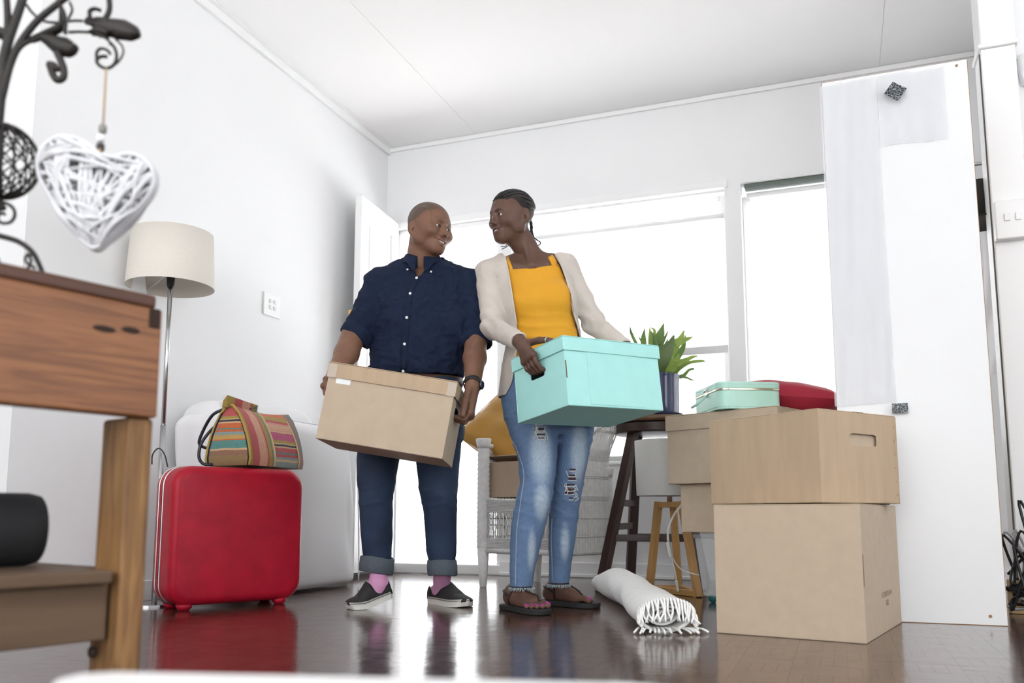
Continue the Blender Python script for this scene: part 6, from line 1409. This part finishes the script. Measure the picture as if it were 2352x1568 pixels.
def sock(parent, a, b, r0, r1, M, kk):
    G = SDF(np.minimum(a, b)-0.10, np.maximum(a, b)+0.10, 0.004); foot = npv(M @ Vector((0.075*kk, 0, 0.055))); toe_ = npv(M @ Vector((0.14*kk, 0, 0.032))); heel_ = npv(M @ Vector((0.022*kk, 0, 0.052)))
    G.add(cap(a, foot, r0, r1), 0.015); G.add(cap(foot, toe_, r1*0.9, 0.012), 0.015); G.add(cap(foot, heel_, r1*.9, 0.020), 0.02); G.disp(folds(4, 0.0012, 60, (0, 0, 1)), 0.02)
    P_, Q_ = G.mesh(); mesh_np('sock', [(P_, Q_, None, 0)], [SOCK], parent)
    hb = MB().lathe([(0.0, 0.0), (0.011, 0.0), (0.011, 0.002), (0.0, 0.003)], 4); 
sock(man, npv(at(873, 1300, 3.475)), npv(at(880, 1345, 3.47)), 0.037, 0.034, Ms, kk)
h2, t2 = flo(990, 1378), flo(1080, 1394)
Ms2, kk2 = shoe(man, (h2.x+0.012, 3.635, 0), (t2.x-0.006, 3.425, 0), 0.0)
sock(man, npv(at(1016, 1308, 3.485)), npv(at(1016, 1350, 3.52)), 0.037, 0.034, Ms2, kk2)
# ================================================================== WOMAN IN YELLOW TOP AND CARDIGAN
wom = thing('person', 'woman with braided hair in yellow top, cream cardigan and ripped jeans carrying mint box', 'person', (0.12, 3.40, 0))
WSK = (0.120, 0.062, 0.044)
HW = Matrix.Translation(at(1176, 503, 3.36)) @ Euler((math.radians(7), math.radians(4), math.radians(-53)), 'XYZ').to_matrix().to_4x4()
neckW = A3(1224, 598, 3.42)
def wom_hair(p):
    hl = 0.074-0.040*SM(p[:, 1], -0.05, 0.0)-0.08*SM(p[:, 1], 0.00, 0.045); ear = np.minimum(*[np.linalg.norm((p-np.array((sx*0.080, 0.014, 0.0)))/np.array((0.02, 0.024, 0.038)), axis=1) for sx in (-1, 1)])
    return SM(p[:, 2]-hl, -0.004, 0.006)*SM(p[:, 1], -0.088, -0.070)*SM(ear, 0.85, 1.05)
wom_ch = build_head(HW, 0.90, WSK, (0.125, 0.052, 0.050), (0.022, 0.015, 0.012), (0.016, 0.013, 0.012), (-0.12, -0.99, 0.06), full=0.93, neck_to=neckW, neck_r=(0.047, 0.047), hairline=wom_hair, smile=1.15, open_eye=0.0046, woman=True)
def T_rows(dx, dy, lo=None):
    R_ = [(590, 1158, 1285, 3.43, .068), (612, 1130, 1306, 3.425, .086), (640, 1122, 1316, 3.42, .102), (670, 1130, 1320, 3.41, .112), (700, 1146, 1322, 3.40, .116), (740, 1158, 1328, 3.40, .108), (790, 1164, 1338, 3.405, .104), (840, 1155, 1352, 3.41, .112), (885, 1148, 1364, 3.415, .122), (940, 1144, 1376, 3.42, .130)]
    out = []
    for py, x0, x1, Yc, rd in R_:
        z, cx_, cy_, rx, ry = rowpx(py, x0, x1, Yc, rd)
        out.append((z, cx_, cy_, rx+dx, ry+dy))
    return out
SwR, SwL = A3(1120, 628, 3.43), A3(1296, 610, 3.45)
EwR, EwL = A3(1133, 752, 3.33), A3(1364, 742, 3.44)
WwR, WwL = A3(1196, 786, 3.055), A3(1436, 800, 3.30)
# chest, neck and shoulders
F = SDF((-0.16, 3.24, 0.92), (0.30, 3.56, 1.46), 0.0042)
F.add(loft(T_rows(-0.018, -0.018), 2.2), 0.01)
F.add(cap(neckW, npv(HW @ Vector((0, 0.018*0.9, -0.045*0.9))), 0.0472, 0.0472), 0.02); F.add(cap(A3(1222, 618, 3.42), SwR, 0.042, 0.034), 0.05); F.add(cap(A3(1226, 612, 3.42), SwL, 0.042, 0.034), 0.05)
F.add(cap(A3(1216, 612, 3.345), A3(1158, 606, 3.375), 0.008, 0.010), 0.016); F.add(cap(A3(1228, 610, 3.345), A3(1282, 596, 3.385), 0.008, 0.010), 0.016)     # collar bones
F.add(cap(A3(1218, 608, 3.345), A3(1204, 560, 3.36), 0.006, 0.010), 0.016); F.add(cap(A3(1226, 608, 3.345), A3(1222, 555, 3.40), 0.006, 0.010), 0.016)
F.cut(ell(A3(1222, 608, 3.318), (0.010, 0.012, 0.010)), 0.012)
P, Q = F.mesh(); chest_bv = bvh_of(P, Q); wom_ch.append((P, Q, flat_col(P, WSK), 0))
# hidden core
HwR, HwL = A3(1215, 950, 3.41), A3(1318, 950, 3.42); KwR, KwL = A3(1234, 1120, 3.30), A3(1303, 1120, 3.40); AwR, AwL = A3(1198, 1345, 3.315), A3(1283, 1342, 3.485)
F = SDF((-0.2, 3.15, 0.05), (0.55, 3.6, 1.3), 0.011)
chain(F, [A3(1222, 640, 3.42), A3(1240, 760, 3.41), A3(1262, 900, 3.415)], [0.06, 0.085, 0.09], 0.03)
for a, b in ((SwR, EwR), (SwL, EwL)): F.add(cap(a, b, 0.036, 0.032), 0.02)
for b, c in ((EwR, WwR), (EwL, WwL)): F.add(cap(b, c, 0.030, 0.022), 0.02)
for a, b, c in ((HwR, KwR, AwR), (HwL, KwL, AwL)): F.add(cap(A3(1262, 900, 3.415), a, 0.08, 0.06), 0.03); chain(F, [a, b, c], [0.055, 0.036, 0.028], 0.02)
P, Q = F.mesh(); wom_ch.append((P, Q, flat_col(P, WSK), 0))
# hand gripping the slot of the mint box (viewer-left)
MM = Matrix.LocRotScale(mint.location, mint.rotation_euler, None)
def mb_pt(x, y, z): return MM @ Vector((x, y, z))
F = SDF((-0.06, 2.86, 0.78), (0.18, 3.26, 1.06), 0.0026)
F.add(cap(EwR+(WwR-EwR)*0.6, WwR, 0.031, 0.0245), 0.02)
xo = -0.215
ys = (-0.026, -0.004, 0.017, 0.036)
kn = [mb_pt(xo-0.030, y-0.004, 0.205-0.004*i) for i, y in enumerate(ys)]
md = [[mb_pt(xo-0.024, y-0.008, 0.176-0.003*i), mb_pt(xo-0.008, y-0.010, 0.154)] for i, y in enumerate(ys)]
tp_ = [mb_pt(xo+0.016, y-0.010, 0.152) for y in ys]
th0 = Vector(WwR)+Vector((0.024, -0.014, -0.006))
hand(F, WwR, mb_pt(xo-0.03, 0, 0.24), kn, tp_, md, [th0, mb_pt(xo-0.004, -0.035, 0.258), mb_pt(xo+0.014, -0.047, 0.257), mb_pt(xo+0.034, -0.057, 0.254)], 0.0090, 0.0138)
P, Q = F.mesh(); wom_ch.append((P, Q, flat_col(P, WSK), 0))
# other hand behind the box
F = SDF((0.36, 3.08, 0.78), (0.56, 3.46, 1.02), 0.0034)
F.add(cap(EwL+(WwL-EwL)*0.6, WwL, 0.031, 0.0245), 0.02); xo2 = 0.215
kn = [mb_pt(xo2+0.030, y, 0.205) for y in ys]; md = [[mb_pt(xo2+0.024, y, 0.176), mb_pt(xo2+0.008, y, 0.154)] for y in ys]; tp_ = [mb_pt(xo2-0.016, y, 0.152) for y in ys]
hand(F, WwL, mb_pt(xo2+0.03, 0, 0.24), kn, tp_, md, [Vector(WwL)+Vector((0, -0.02, -0.006)), mb_pt(xo2+0.01, -0.045, 0.235), mb_pt(xo2+0.004, -0.06, 0.215)], 0.0084, 0.0135)
P, Q = F.mesh(); wom_ch.append((P, Q, flat_col(P, WSK), 0))
# feet
NAIL = (0.42, 0.02, 0.30)
def foot(heel, toe, side, ank):
    """side=+1: big toe on local +y."""
    heel, toe = Vector(heel), Vector(toe); d = toe-heel; L_ = d.length; M = Matrix.Translation(heel) @ Matrix.Rotation(math.atan2(d.y, d.x), 4, 'Z'); k = L_/0.235
    al = npv(M.inverted() @ Vector(ank)); z0 = 0.020
    G = SDF((-0.02, -0.06, 0.0), (L_+0.02, 0.06, 0.17), 0.0026)
    G.add(ell((0.030*k, 0, z0+0.024), (0.031, 0.027, 0.026)), 0.01); G.add(cap((0.045*k, 0, z0+0.05), al, 0.031, 0.030), 0.03)
    G.add(cap((0.055*k, 0, z0+0.035), (0.165*k, side*0.010, z0+0.018), 0.032, 0.021), 0.02); G.add(cap((0.08*k, -side*0.012, z0+0.022), (0.160*k, -side*0.022, z0+0.014), 0.020, 0.016), 0.02)
    G.add(cap((0.09*k, side*0.008, z0+0.052), (0.165*k, side*0.016, z0+0.022), 0.020, 0.018), 0.02)
    toes = [((0.176*k, side*0.026), (0.226*k, side*0.027), 0.0125), ((0.180*k, side*0.006), (0.222*k, side*0.006), 0.0090), ((0.176*k, -side*0.009), (0.212*k, -side*0.011), 0.0085), ((0.170*k, -side*0.022), (0.200*k, -side*0.026), 0.0080), ((0.160*k, -side*0.033), (0.186*k, -side*0.039), 0.0078)]
    nails = []
    for a, b, r in toes:
        G.add(cap((a[0], a[1], z0+r+0.004), ((a[0]+b[0])/2, (a[1]+b[1])/2, z0+r+0.006), r*0.95, r*0.92), 0.008); G.add(cap(((a[0]+b[0])/2, (a[1]+b[1])/2, z0+r+0.006), (b[0], b[1], z0+r), r*0.92, r), 0.004)
        nails.append(((b[0]+r*0.25, b[1], z0+r*1.85), r))
    P_, Q_ = G.mesh(); C = flat_col(P_, WSK); 
    # paler sole edge
    w = (1-SM(P_[:, 2]-z0, 0.004, 0.022))[:, None]*0.45; C = C*(1-w)+np.array((0.30, 0.16, 0.12))*w
    for c, r in nails:
        dd = np.linalg.norm((P_-np.array(c))/np.array((r*0.85, r*0.72, r*0.75)), axis=1); w = (1-SM(dd, 0.85, 1.1))[:, None]; C = C*(1-w)+np.array(NAIL)*w
    A_ = np.array(M); wom_ch.append((P_@A_[:3, :3].T+A_[:3, 3], Q_, C, 0))
    # sandal
    hwS = [(-0.012, 0.020), (0.01, 0.034), (0.06, 0.035), (0.12, 0.040), (0.17, 0.049), (0.21, 0.047), (0.24, 0.034), (0.25, 0.012)]
    ol = [(x*k, w_+side*0.0) for x, w_ in hwS]+[(x*k, -w_) for x, w_ in reversed(hwS)]
    ol = [(p.x, p.y) for p in spline([(x, y, 0) for x, y in ol], 4, closed=True)]
    sb = MB().prism(ol, 0.001, 0.021, M); sb.v = [tuple(Vector(p)-Vector(wom.location)) for p in sb.v]; sb.obj('sandal_sole', mat('black_rubber_sole', (0.020, 0.020, 0.021), 0.7, bump=0.1, bscale=120), wom, bevel=0.003)
    bv_ = bvh_of(P_, Q_)
    def surf(pts, off=0.002):
        out = []
        for p in spline(pts, 6):
            q = bv_.find_nearest(p); out.append((q[0]+q[1]*off) if q[0] is not None and (p-q[0]).length < 0.05 else p)
        return [M @ p for p in out]
    LS = mat('dark_leather_strap', (0.022, 0.014, 0.012), 0.45)
    straps = [[(0.07*k, side*0.036, z0+0.002), (0.075*k, side*0.036, z0+0.03), (0.085*k, side*0.022, z0+0.07), (0.095*k, 0, z0+0.078), (0.085*k, -side*0.022, z0+0.07), (0.07*k, -side*0.034, z0+0.03), (0.065*k, -side*0.036, z0+0.002)],
              [(0.080*k, -side*0.026, z0+0.055), (0.10*k, -side*0.012, z0+0.075), (0.135*k, 0.0, z0+0.055), (0.165*k, side*0.014, z0+0.032), (0.190*k, side*0.0165, z0+0.018), (0.192*k, side*0.0165, z0-0.002)],
              [(0.075*k, side*0.034, z0+0.035), (0.035*k, side*0.03, z0+0.05), (0.0, 0.0, z0+0.052), (0.035*k, -side*0.03, z0+0.05), (0.072*k, -side*0.034, z0+0.035)]]
    for st_ in straps:
        t = MB().tube(surf(st_), 0.0036, 8); t.v = [tuple(Vector(p)-Vector(wom.location)) for p in t.v]; t.obj('sandal_strap', LS, wom, smooth=True)
foot((-0.022, 3.375, 0), (0.112, 3.175, 0), 1, AwR)
foot((0.128, 3.545, 0), (0.318, 3.405, 0), -1, AwL)
mesh_np('body', wom_ch, [SKIN_M, WET_M], wom, cols=True)
# ---- hair: cornrows drawn back, thin braids at the nape
HAIR = mat('black_braided_hair', (0.014, 0.012, 0.012), 0.45, bump=0.25, bscale=260, var=0.2, vscale=60)
s9 = 0.90
F = SDF((-0.09, -0.10, -0.09), (0.09, 0.125, 0.14), 0.0022)          # close scalp layer
F.add(ell([0, 0.018*s9, 0.045*s9], [0.0752*s9, 0.0952*s9, 0.0832*s9]), 0.01); F.add(ell([0, -0.030*s9, 0.030*s9], [0.0672*s9, 0.0612*s9, 0.0712*s9]), 0.03)
def hairkeep(X, Y, Z):
    y = Y/s9; hl = 0.075-0.036*SM(y, -0.05, 0.0)-0.085*SM(y, 0.00, 0.05); zc = np.where(y > 0.055, -0.07, hl)
    return ((zc*s9-Z)*0.8).astype(np.float32)
F.keep(hairkeep); F.keep(lambda X, Y, Z: (-(Y+0.068*s9)+0*X+0*Z).astype(np.float32))
for sx in (-1, 1): F.cut(ell([sx*0.080*s9, 0.014*s9, 0.0], [0.02*s9, 0.024*s9, 0.036*s9]), 0.004)
P, Q = F.mesh(); A_ = np.array(HW); mesh_np('hair', [(P@A_[:3, :3].T+A_[:3, 3], Q, None, 0)], [mat('scalp_between_braids', (0.060, 0.042, 0.034), 0.6)], wom)
# cornrows: each braid lies along the skull from the hairline to the nape
Fh = SDF((-0.09, -0.11, -0.10), (0.09, 0.13, 0.14), 0.004); Fh.add(ell([0, 0.018*s9, 0.045*s9], [0.0752*s9, 0.0952*s9, 0.0832*s9]), 0.01); Fh.add(ell([0, -0.030*s9, 0.030*s9], [0.0672*s9, 0.0612*s9, 0.0712*s9]), 0.03)
Ph, Qh = Fh.mesh(); skull = bvh_of(Ph, Qh)
for k in range(12):
    fi = math.radians(-84+168*k/11); pts = []
    t0 = 0.50 + 0.42*(abs(fi)/1.45)**1.6; t1 = 2.75-0.25*abs(fi)
    for j in range(22):
        t = t0+(t1-t0)*j/21; yy = -math.cos(t); rr_ = math.sin(t)
        conv = 1-0.55*SM(np.array(t), 1.7, 2.8)
        d = Vector((math.sin(fi*conv)*rr_, yy*1.15, math.cos(fi*conv)*rr_*0.95-0.42*SM(np.array(t), 1.4, 2.8))).normalized()
        h_ = skull.ray_cast(Vector((0, 0.012, 0.035)), d, 1.0)
        if h_[0] is not None: pts.append(HW @ (h_[0]+h_[1]*0.0016)-Vector(wom.location))
    MB().tube(pts, [0.0050*(0.55+0.45*min(1, i/4))*(1+0.10*(i % 2)) for i in range(len(pts))], 7).obj('braid', HAIR, wom, smooth=True)
wO = Vector(wom.location)
def braid(pts, r=0.0034, Y0=3.43):
    P_ = spline([at(p[0], p[1], Y0+(p[2] if len(p) > 2 else 0))-wO for p in pts], 10); rr = [r*(1+0.18*math.sin(i*1.9)) for i in range(len(P_))]
    MB().tube(P_, rr, 7).obj('braid', HAIR, wom, smooth=True)
braid([(1213, 490), (1221, 520), (1219, 548), (1226, 572), (1234, 586)], 0.006); braid([(1217, 500), (1222, 530), (1224, 556), (1236, 572), (1232, 580)], 0.004)
braid([(1218, 515), (1223, 540), (1232, 550), (1241, 556), (1239, 562), (1226, 566)], 0.0026); braid([(1219, 520), (1219, 550), (1222, 575), (1228, 590, -.04), (1232, 598, -.05)], 0.0034)
braid([(1218, 510), (1224, 535), (1227, 550), (1230, 560), (1222, 570)], 0.0022); braid([(1216, 530), (1218, 560), (1224, 580, -.03), (1236, 588, -.05), (1242, 592, -.06)], 0.0024)
braid([(1166, 560, -.02), (1160, 566, -.02), (1150, 566, -.02)], 0.0016, 3.42); braid([(1168, 564, -.02), (1158, 570, -.02), (1152, 572, -.02)], 0.0016, 3.42)
# ---- tank top
YEL = mat('yellow_jersey', (0.70, 0.335, 0.014), 0.75, var=0.06, vscale=12, bump=0.05, bscale=240, sheen=0.1)
def xz(px, py, Y=3.34): p = at(px, py, Y); return (p.x, p.z)
F = SDF((-0.14, 3.22, 0.905), (0.34, 3.56, 1.37), 0.0040)
F.add(loft(T_rows(-0.013, -0.013), 2.2), 0.01)
for px in (1208, 1278): F.add(ell(A3(px, 688-(px-1208)*0.06, 3.335), (0.052, 0.050, 0.055)), 0.05)
F.cut(slab([xz(1159, 545), xz(1163, 572), xz(1176, 617), xz(1225, 614), xz(1272, 605), xz(1258, 580), xz(1243, 560), xz(1235, 540)], 3.0, 3.46), 0.003)
F.cut(slab([xz(1100, 540), xz(1100, 640), xz(1146, 600), xz(1150, 540)], 3.0, 3.7), 0.004); F.cut(slab([xz(1256, 540), xz(1275, 575), xz(1300, 640), xz(1380, 640), xz(1380, 540)], 3.0, 3.7), 0.004)
F.cut(slab([xz(1150, 500), xz(1150, 598), xz(1275, 598), xz(1275, 500)], 3.44, 3.7), 0.004)
def tank_f(X, Y, Z): return -0.0026*(np.abs(np.sin((Z-1.0)*75+X*9+0.8*np.sin(X*22))))**4*np.exp(-((Z-1.05)/0.10)**2) - 0.0015*np.sin(Z*120+X*30)*np.exp(-((Z-1.0)/0.08)**2)
F.disp(tank_f, 0.02)
P, Q = F.mesh(); mesh_np('tank_top', [(P, Q, None, 0)], [YEL], wom)
strip_on(chest_bv, [(1157, 574), (1163, 594), (1172, 618), (1176, 632)], 12, 'tank_strap', YEL, wom, 0.005, 0.003, 6)
strip_on(chest_bv, [(1250, 568), (1262, 584), (1272, 602), (1278, 620)], 13, 'tank_strap', YEL, wom, 0.005, 0.003, 6)
# ---- cardigan
CREAM = mat('cream_knit', (0.58, 0.525, 0.475), 0.9, var=0.05, vscale=20, bump=0.10, bscale=330, sheen=0.15)
F = SDF((-0.24, 3.00, 0.82), (0.52, 3.62, 1.41), 0.0046)
F.add(loft(T_rows(0.004, 0.006), 2.2), 0.01)
for px in (1205, 1282): F.add(ell(A3(px, 690, 3.335), (0.060, 0.056, 0.062)), 0.05)
F.add(cap(A3(1190, 606, 3.44), SwR, 0.050, 0.052), 0.05); F.add(cap(A3(1250, 592, 3.45), SwL, 0.048, 0.050), 0.05)
F.disp(folds(31, 0.0030, 22), 0.03)
# hollow out and open the front
F.cut(loft([(z-0.0, a, b, c, d) for z, a, b, c, d in T_rows(-0.010, -0.009)], 2.2), 0.003)
F.cut(loft([(z+0.03 if i == len(T_rows(0, 0))-1 else z, a, b, c, d) for i, (z, a, b, c, d) in enumerate(sorted(T_rows(-0.010, -0.009)))], 2.2), 0.003)
for px in (1208, 1278): F.cut(ell(A3(px, 688, 3.345), (0.050, 0.046, 0.053)), 0.01)
op = [xz(1150, 500), xz(1157, 570), xz(1168, 625), xz(1180, 700), xz(1189, 760), xz(1186, 820), xz(1174, 885), xz(1145, 934), xz(1142, 960), xz(1420, 960), xz(1352, 830), xz(1334, 770), xz(1316, 715), xz(1306, 660), xz(1288, 605), xz(1266, 566), xz(1250, 500)]
F.cut(slab(op, 3.0, 3.45), 0.004)
F.cut(slab([xz(1160, 500), xz(1160, 592), xz(1262, 588), xz(1262, 500)], 3.40, 3.7), 0.02)
cwR, cwL = EwR+(WwR-EwR)*0.93, EwL+(WwL-EwL)*0.95
duR, duL = (WwR-EwR)/np.linalg.norm(WwR-EwR), (WwL-EwL)/np.linalg.norm(WwL-EwL)
G = SDF((-0.24, 3.00, 0.82), (0.52, 3.62, 1.41), 0.0046)
G.add(cap(SwR, EwR, 0.053, 0.046), 0.01); G.add(cap(SwL, EwL, 0.052, 0.045), 0.01)
G.add(capflat(EwR, WwR+(WwR-EwR)*0.2, 0.046, 0.031, cwR, duR), 0.02); G.add(capflat(EwL, WwL+(WwL-EwL)*0.2, 0.045, 0.032, cwL, duL), 0.02)
def elb(E_): return lambda X, Y, Z: -0.0045*np.exp(-(((X-E_[0])**2+(Y-E_[1])**2+(Z-E_[2])**2)/0.09**2))*np.sin((Z-E_[2])*110+(X-E_[0])*70+2*np.sin(Y*30))
G.disp(elb(EwR), 0.02); G.disp(elb(EwL), 0.02); G.disp(folds(37, 0.0026, 30), 0.02)
kk_ = 0.02; hh_ = np.maximum(kk_-np.abs(F.D-G.D), 0)/kk_; F.D = np.minimum(F.D, G.D)-hh_*hh_*kk_*0.25
P, Q = F.mesh(); card_bv = bvh_of(P, Q); mesh_np('cardigan', [(P, Q, None, 0)], [CREAM], wom)
ring_cuff('cardigan_cuff', cwR-duR*0.012, duR, 0.0305, 0.03, 0.0025, CREAM, wom); ring_cuff('cardigan_cuff', cwL-duL*0.012, duL, 0.0315, 0.03, 0.0025, CREAM, wom)
def edge_tube(pts, dx, r=0.0038, name='front_edge'):
    C_ = spline([(x, y, 0) for x, y in pts], 8); out = []
    for c in C_:
        for d in (0, 1, 2, 3, 4, 6, 8):
            p, n_ = hit(card_bv, c.x+dx*d, c.y, 0.0015)
            if p is not None and 3.1 < p.y < 3.48: out.append(p-wO); break
    if len(out) > 3:
        out = [sum((out[min(max(i+k, 0), len(out)-1)] for k in (-2, -1, 0, 1, 2)), Vector())/5 for i in range(len(out))]
        MB().tube(out, r, 8).obj(name, CREAM, wom, smooth=True)
edge_tube([(1156, 572), (1167, 625), (1179, 700), (1188, 758)], -1, 0.0042)
edge_tube([(1267, 568), (1289, 606), (1307, 660), (1317, 715), (1335, 768)], 1, 0.0042)
edge_tube([(1184, 822), (1173, 885), (1146, 931)], -1, 0.003)
for px, py in ((1142, 634), (1170, 712)): button(px, py, card_bv, wom, 0.004, mat('shell_button', (0.55, 0.48, 0.42), 0.35))
# ---- jeans
def denim_light():
    m = mat('light_denim', (0.1, 0.2, 0.3), 0.8, attr=True, var=0.22, vscale=220, stretch=(1, 1, 0.3), bump=0.10, bscale=300); return m
F = SDF((-0.10, 3.12, 0.09), (0.42, 3.62, 0.90), 0.0046)
F.add(leg_rows([(1000, 1215, 1325, 3.395, .06), (980, 1185, 1352, 3.395, .092), (955, 1156, 1370, 3.40, .112), (920, 1150, 1370, 3.41, .116), (880, 1156, 1360, 3.41, .106), (862, 1160, 1354, 3.41, .100)], 2.3), 0.02)
F.add(leg_rows([(1348, 1171, 1224, 3.318, .047), (1300, 1170, 1229, 3.318, .050), (1250, 1171, 1243, 3.312, .056), (1200, 1174, 1255, 3.305, .060), (1150, 1184, 1268, 3.295, .064), (1110, 1194, 1274, 3.30, .067), (1050, 1189, 1280, 3.335, .078), (1000, 1171, 1283, 3.37, .090), (960, 1158, 1290, 3.39, .10)]), 0.012)
F.add(leg_rows([(1341, 1259, 1307, 3.487, .046), (1300, 1261, 1312, 3.48, .049), (1250, 1259, 1320, 3.465, .055), (1200, 1260, 1327, 3.45, .058), (1150, 1264, 1333, 3.43, .062), (1100, 1267, 1342, 3.42, .066), (1050, 1276, 1352, 3.415, .076), (1000, 1280, 1362, 3.415, .088), (960, 1285, 1370, 3.415, .098)]), 0.012)
def wk(X, Y, Z):
    zz = Z-0.44; return -0.0035*np.exp(-(zz/0.10)**2)*(1-np.abs(np.sin(zz*48+X*12+1.2*np.sin(X*30+Y*20))))**3 - 0.0030*np.exp(-((Z-0.66)/0.10)**2)*(1-np.abs(np.sin(Z*42-X*26)))**3
F.disp(wk, 0.02); F.disp(folds(41, 0.0018, 36, (0.2, 0, 1)), 0.02)
P, Q = F.mesh(); wj_bv = bvh_of(P, Q)
C = np.tile((0.135, 0.220, 0.380), (len(P), 1)); fade = np.zeros(len(P))
for c, r in ((A3(1243, 1040, 3.26), (0.050, 0.09, 0.16)), (A3(1245, 1150, 3.24), (0.035, 0.08, 0.09)), (A3(1330, 1040, 3.34), (0.040, 0.09, 0.15)), (A3(1298, 1250, 3.40), (0.022, 0.06, 0.09)), (A3(1222, 1270, 3.25), (0.020, 0.06, 0.10))):
    fade = np.maximum(fade, 1-SM(np.linalg.norm((P-np.array(c))/np.array(r), axis=1), 0.3, 1.15))
C = C*(1-0.8*fade[:, None])+np.array((0.50, 0.61, 0.72))*0.8*fade[:, None]
mesh_np('jeans', [(P, Q, C, 0)], [denim_light()], wom, cols=True)
THR = mat('white_cotton_thread', (0.62, 0.66, 0.64), 0.9); GAPM = mat('skin_through_tear', (0.075, 0.022, 0.022), 0.7)
q = random.Random(8)
for cx_, cy_, w, h_, n in ((1242, 990, 24, 34, 5), (1312, 1112, 24, 62, 7)):
    for i in range(n):
        y = cy_-h_/2+h_*i/(n-1)+q.uniform(-3, 3); ww = w*(0.35+0.5*math.sin(PI*(i+.5)/n)+q.uniform(-.15, .2)); x = cx_+q.uniform(-3, 3)-(i-n/2)*1.2*(1 if cx_ > 1300 else -0.6)
        strip_on(wj_bv, [(x-ww/2, y), (x, y+q.uniform(-1, 1)), (x+ww/2, y)], q.uniform(2.2, 5.0), 'tear', GAPM, wom, 0.0012, 0.0008, 4)
        strip_on(wj_bv, [(x-ww*0.6, y+3.6), (x, y+4.6+q.uniform(-1, 1)), (x+ww*0.6, y+3.4)], 1.8, 'tear_thread', THR, wom, 0.0022, 0.001, 4)
    for i in range(12):
        x = cx_+q.choice((-1, 1))*w*0.45; y = cy_+q.uniform(-h_/2, h_/2)
        strip_on(wj_bv, [(x, y), (x+q.uniform(-6, 6), y+6), (x+q.uniform(-6, 6), y+13)], 1.6, 'tear_thread', THR, wom, 0.003, 0.001, 4)
STI = mat('denim_stitch', (0.34, 0.43, 0.55), 0.8)
strip_on(wj_bv, [(1150, 935), (1165, 985), (1190, 1040), (1203, 1090), (1196, 1150), (1187, 1220), (1185, 1290), (1184, 1345)], 1.8, 'side_seam', STI, wom, 0.0012, 0.001, 6)
strip_on(wj_bv, [(1268, 1190), (1266, 1240), (1268, 1290), (1269, 1335)], 1.8, 'side_seam', STI, wom, 0.0012, 0.001, 6)
FRAY = mat('frayed_denim', (0.36, 0.44, 0.48), 0.9)
for py, x0, x1, Yc, rd in ((1350, 1170, 1226, 3.318, .049), (1343, 1258, 1309, 3.487, .048)):
    z, cx_, cy_, rx, ry = rowpx(py, x0, x1, Yc, rd); fr = MB()
    for i in range(110):
        a = 2*PI*i/110+q.uniform(-.03, .03); p = Vector((cx_+rx*math.cos(a), cy_+ry*math.sin(a), z+0.004)); o_ = Vector((math.cos(a), math.sin(a), 0))
        fr.tube([p-wO, p+o_*0.003+Vector((q.uniform(-.003, .003), 0, -0.005))-wO, p+o_*q.uniform(0.001, 0.008)+Vector((q.uniform(-.005, .005), 0, -q.uniform(0.007, 0.014)))-wO], 0.0013, 4)
    tag(fr.obj('frayed_hem', FRAY, wom, smooth=True), kind='stuff')
# ring on the thumb
p_, d_ = mb_pt(xo+0.014, -0.047, 0.257), mb_pt(xo+0.034, -0.057, 0.254)-mb_pt(xo-0.004, -0.035, 0.258)
ring_cuff('ring', p_, d_, 0.0108, 0.005, 0.0009, mat('silver', (0.8, 0.8, 0.8), 0.2, metal=1.0), wom, wob=0)
# ================================================================== SUB-PARTS: pieces of clothing belong to their garment
def regroup(root, pairs):
    ch = list(root.children); base = lambda o: o.name.split('.')[0]
    for part, kids in pairs.items():
        host = next((o for o in ch if base(o) == part), None)
        if host is None: continue
        for o in ch:
            if base(o) in kids and o is not host: o.parent = host
regroup(man, {'shirt': ('button', 'collar', 'button_placket', 'pocket_seam', 'rolled_sleeve'), 'jeans': ('jeans_cuff', 'belt'), 'watch_strap': ('watch_case',)})
regroup(wom, {'cardigan': ('button', 'front_edge', 'cardigan_cuff'), 'tank_top': ('tank_strap',), 'jeans': ('tear', 'tear_thread', 'side_seam', 'frayed_hem'), 'hair': ('braid',)})
regroup(mc, {'case_body': ('handle', 'latch')})
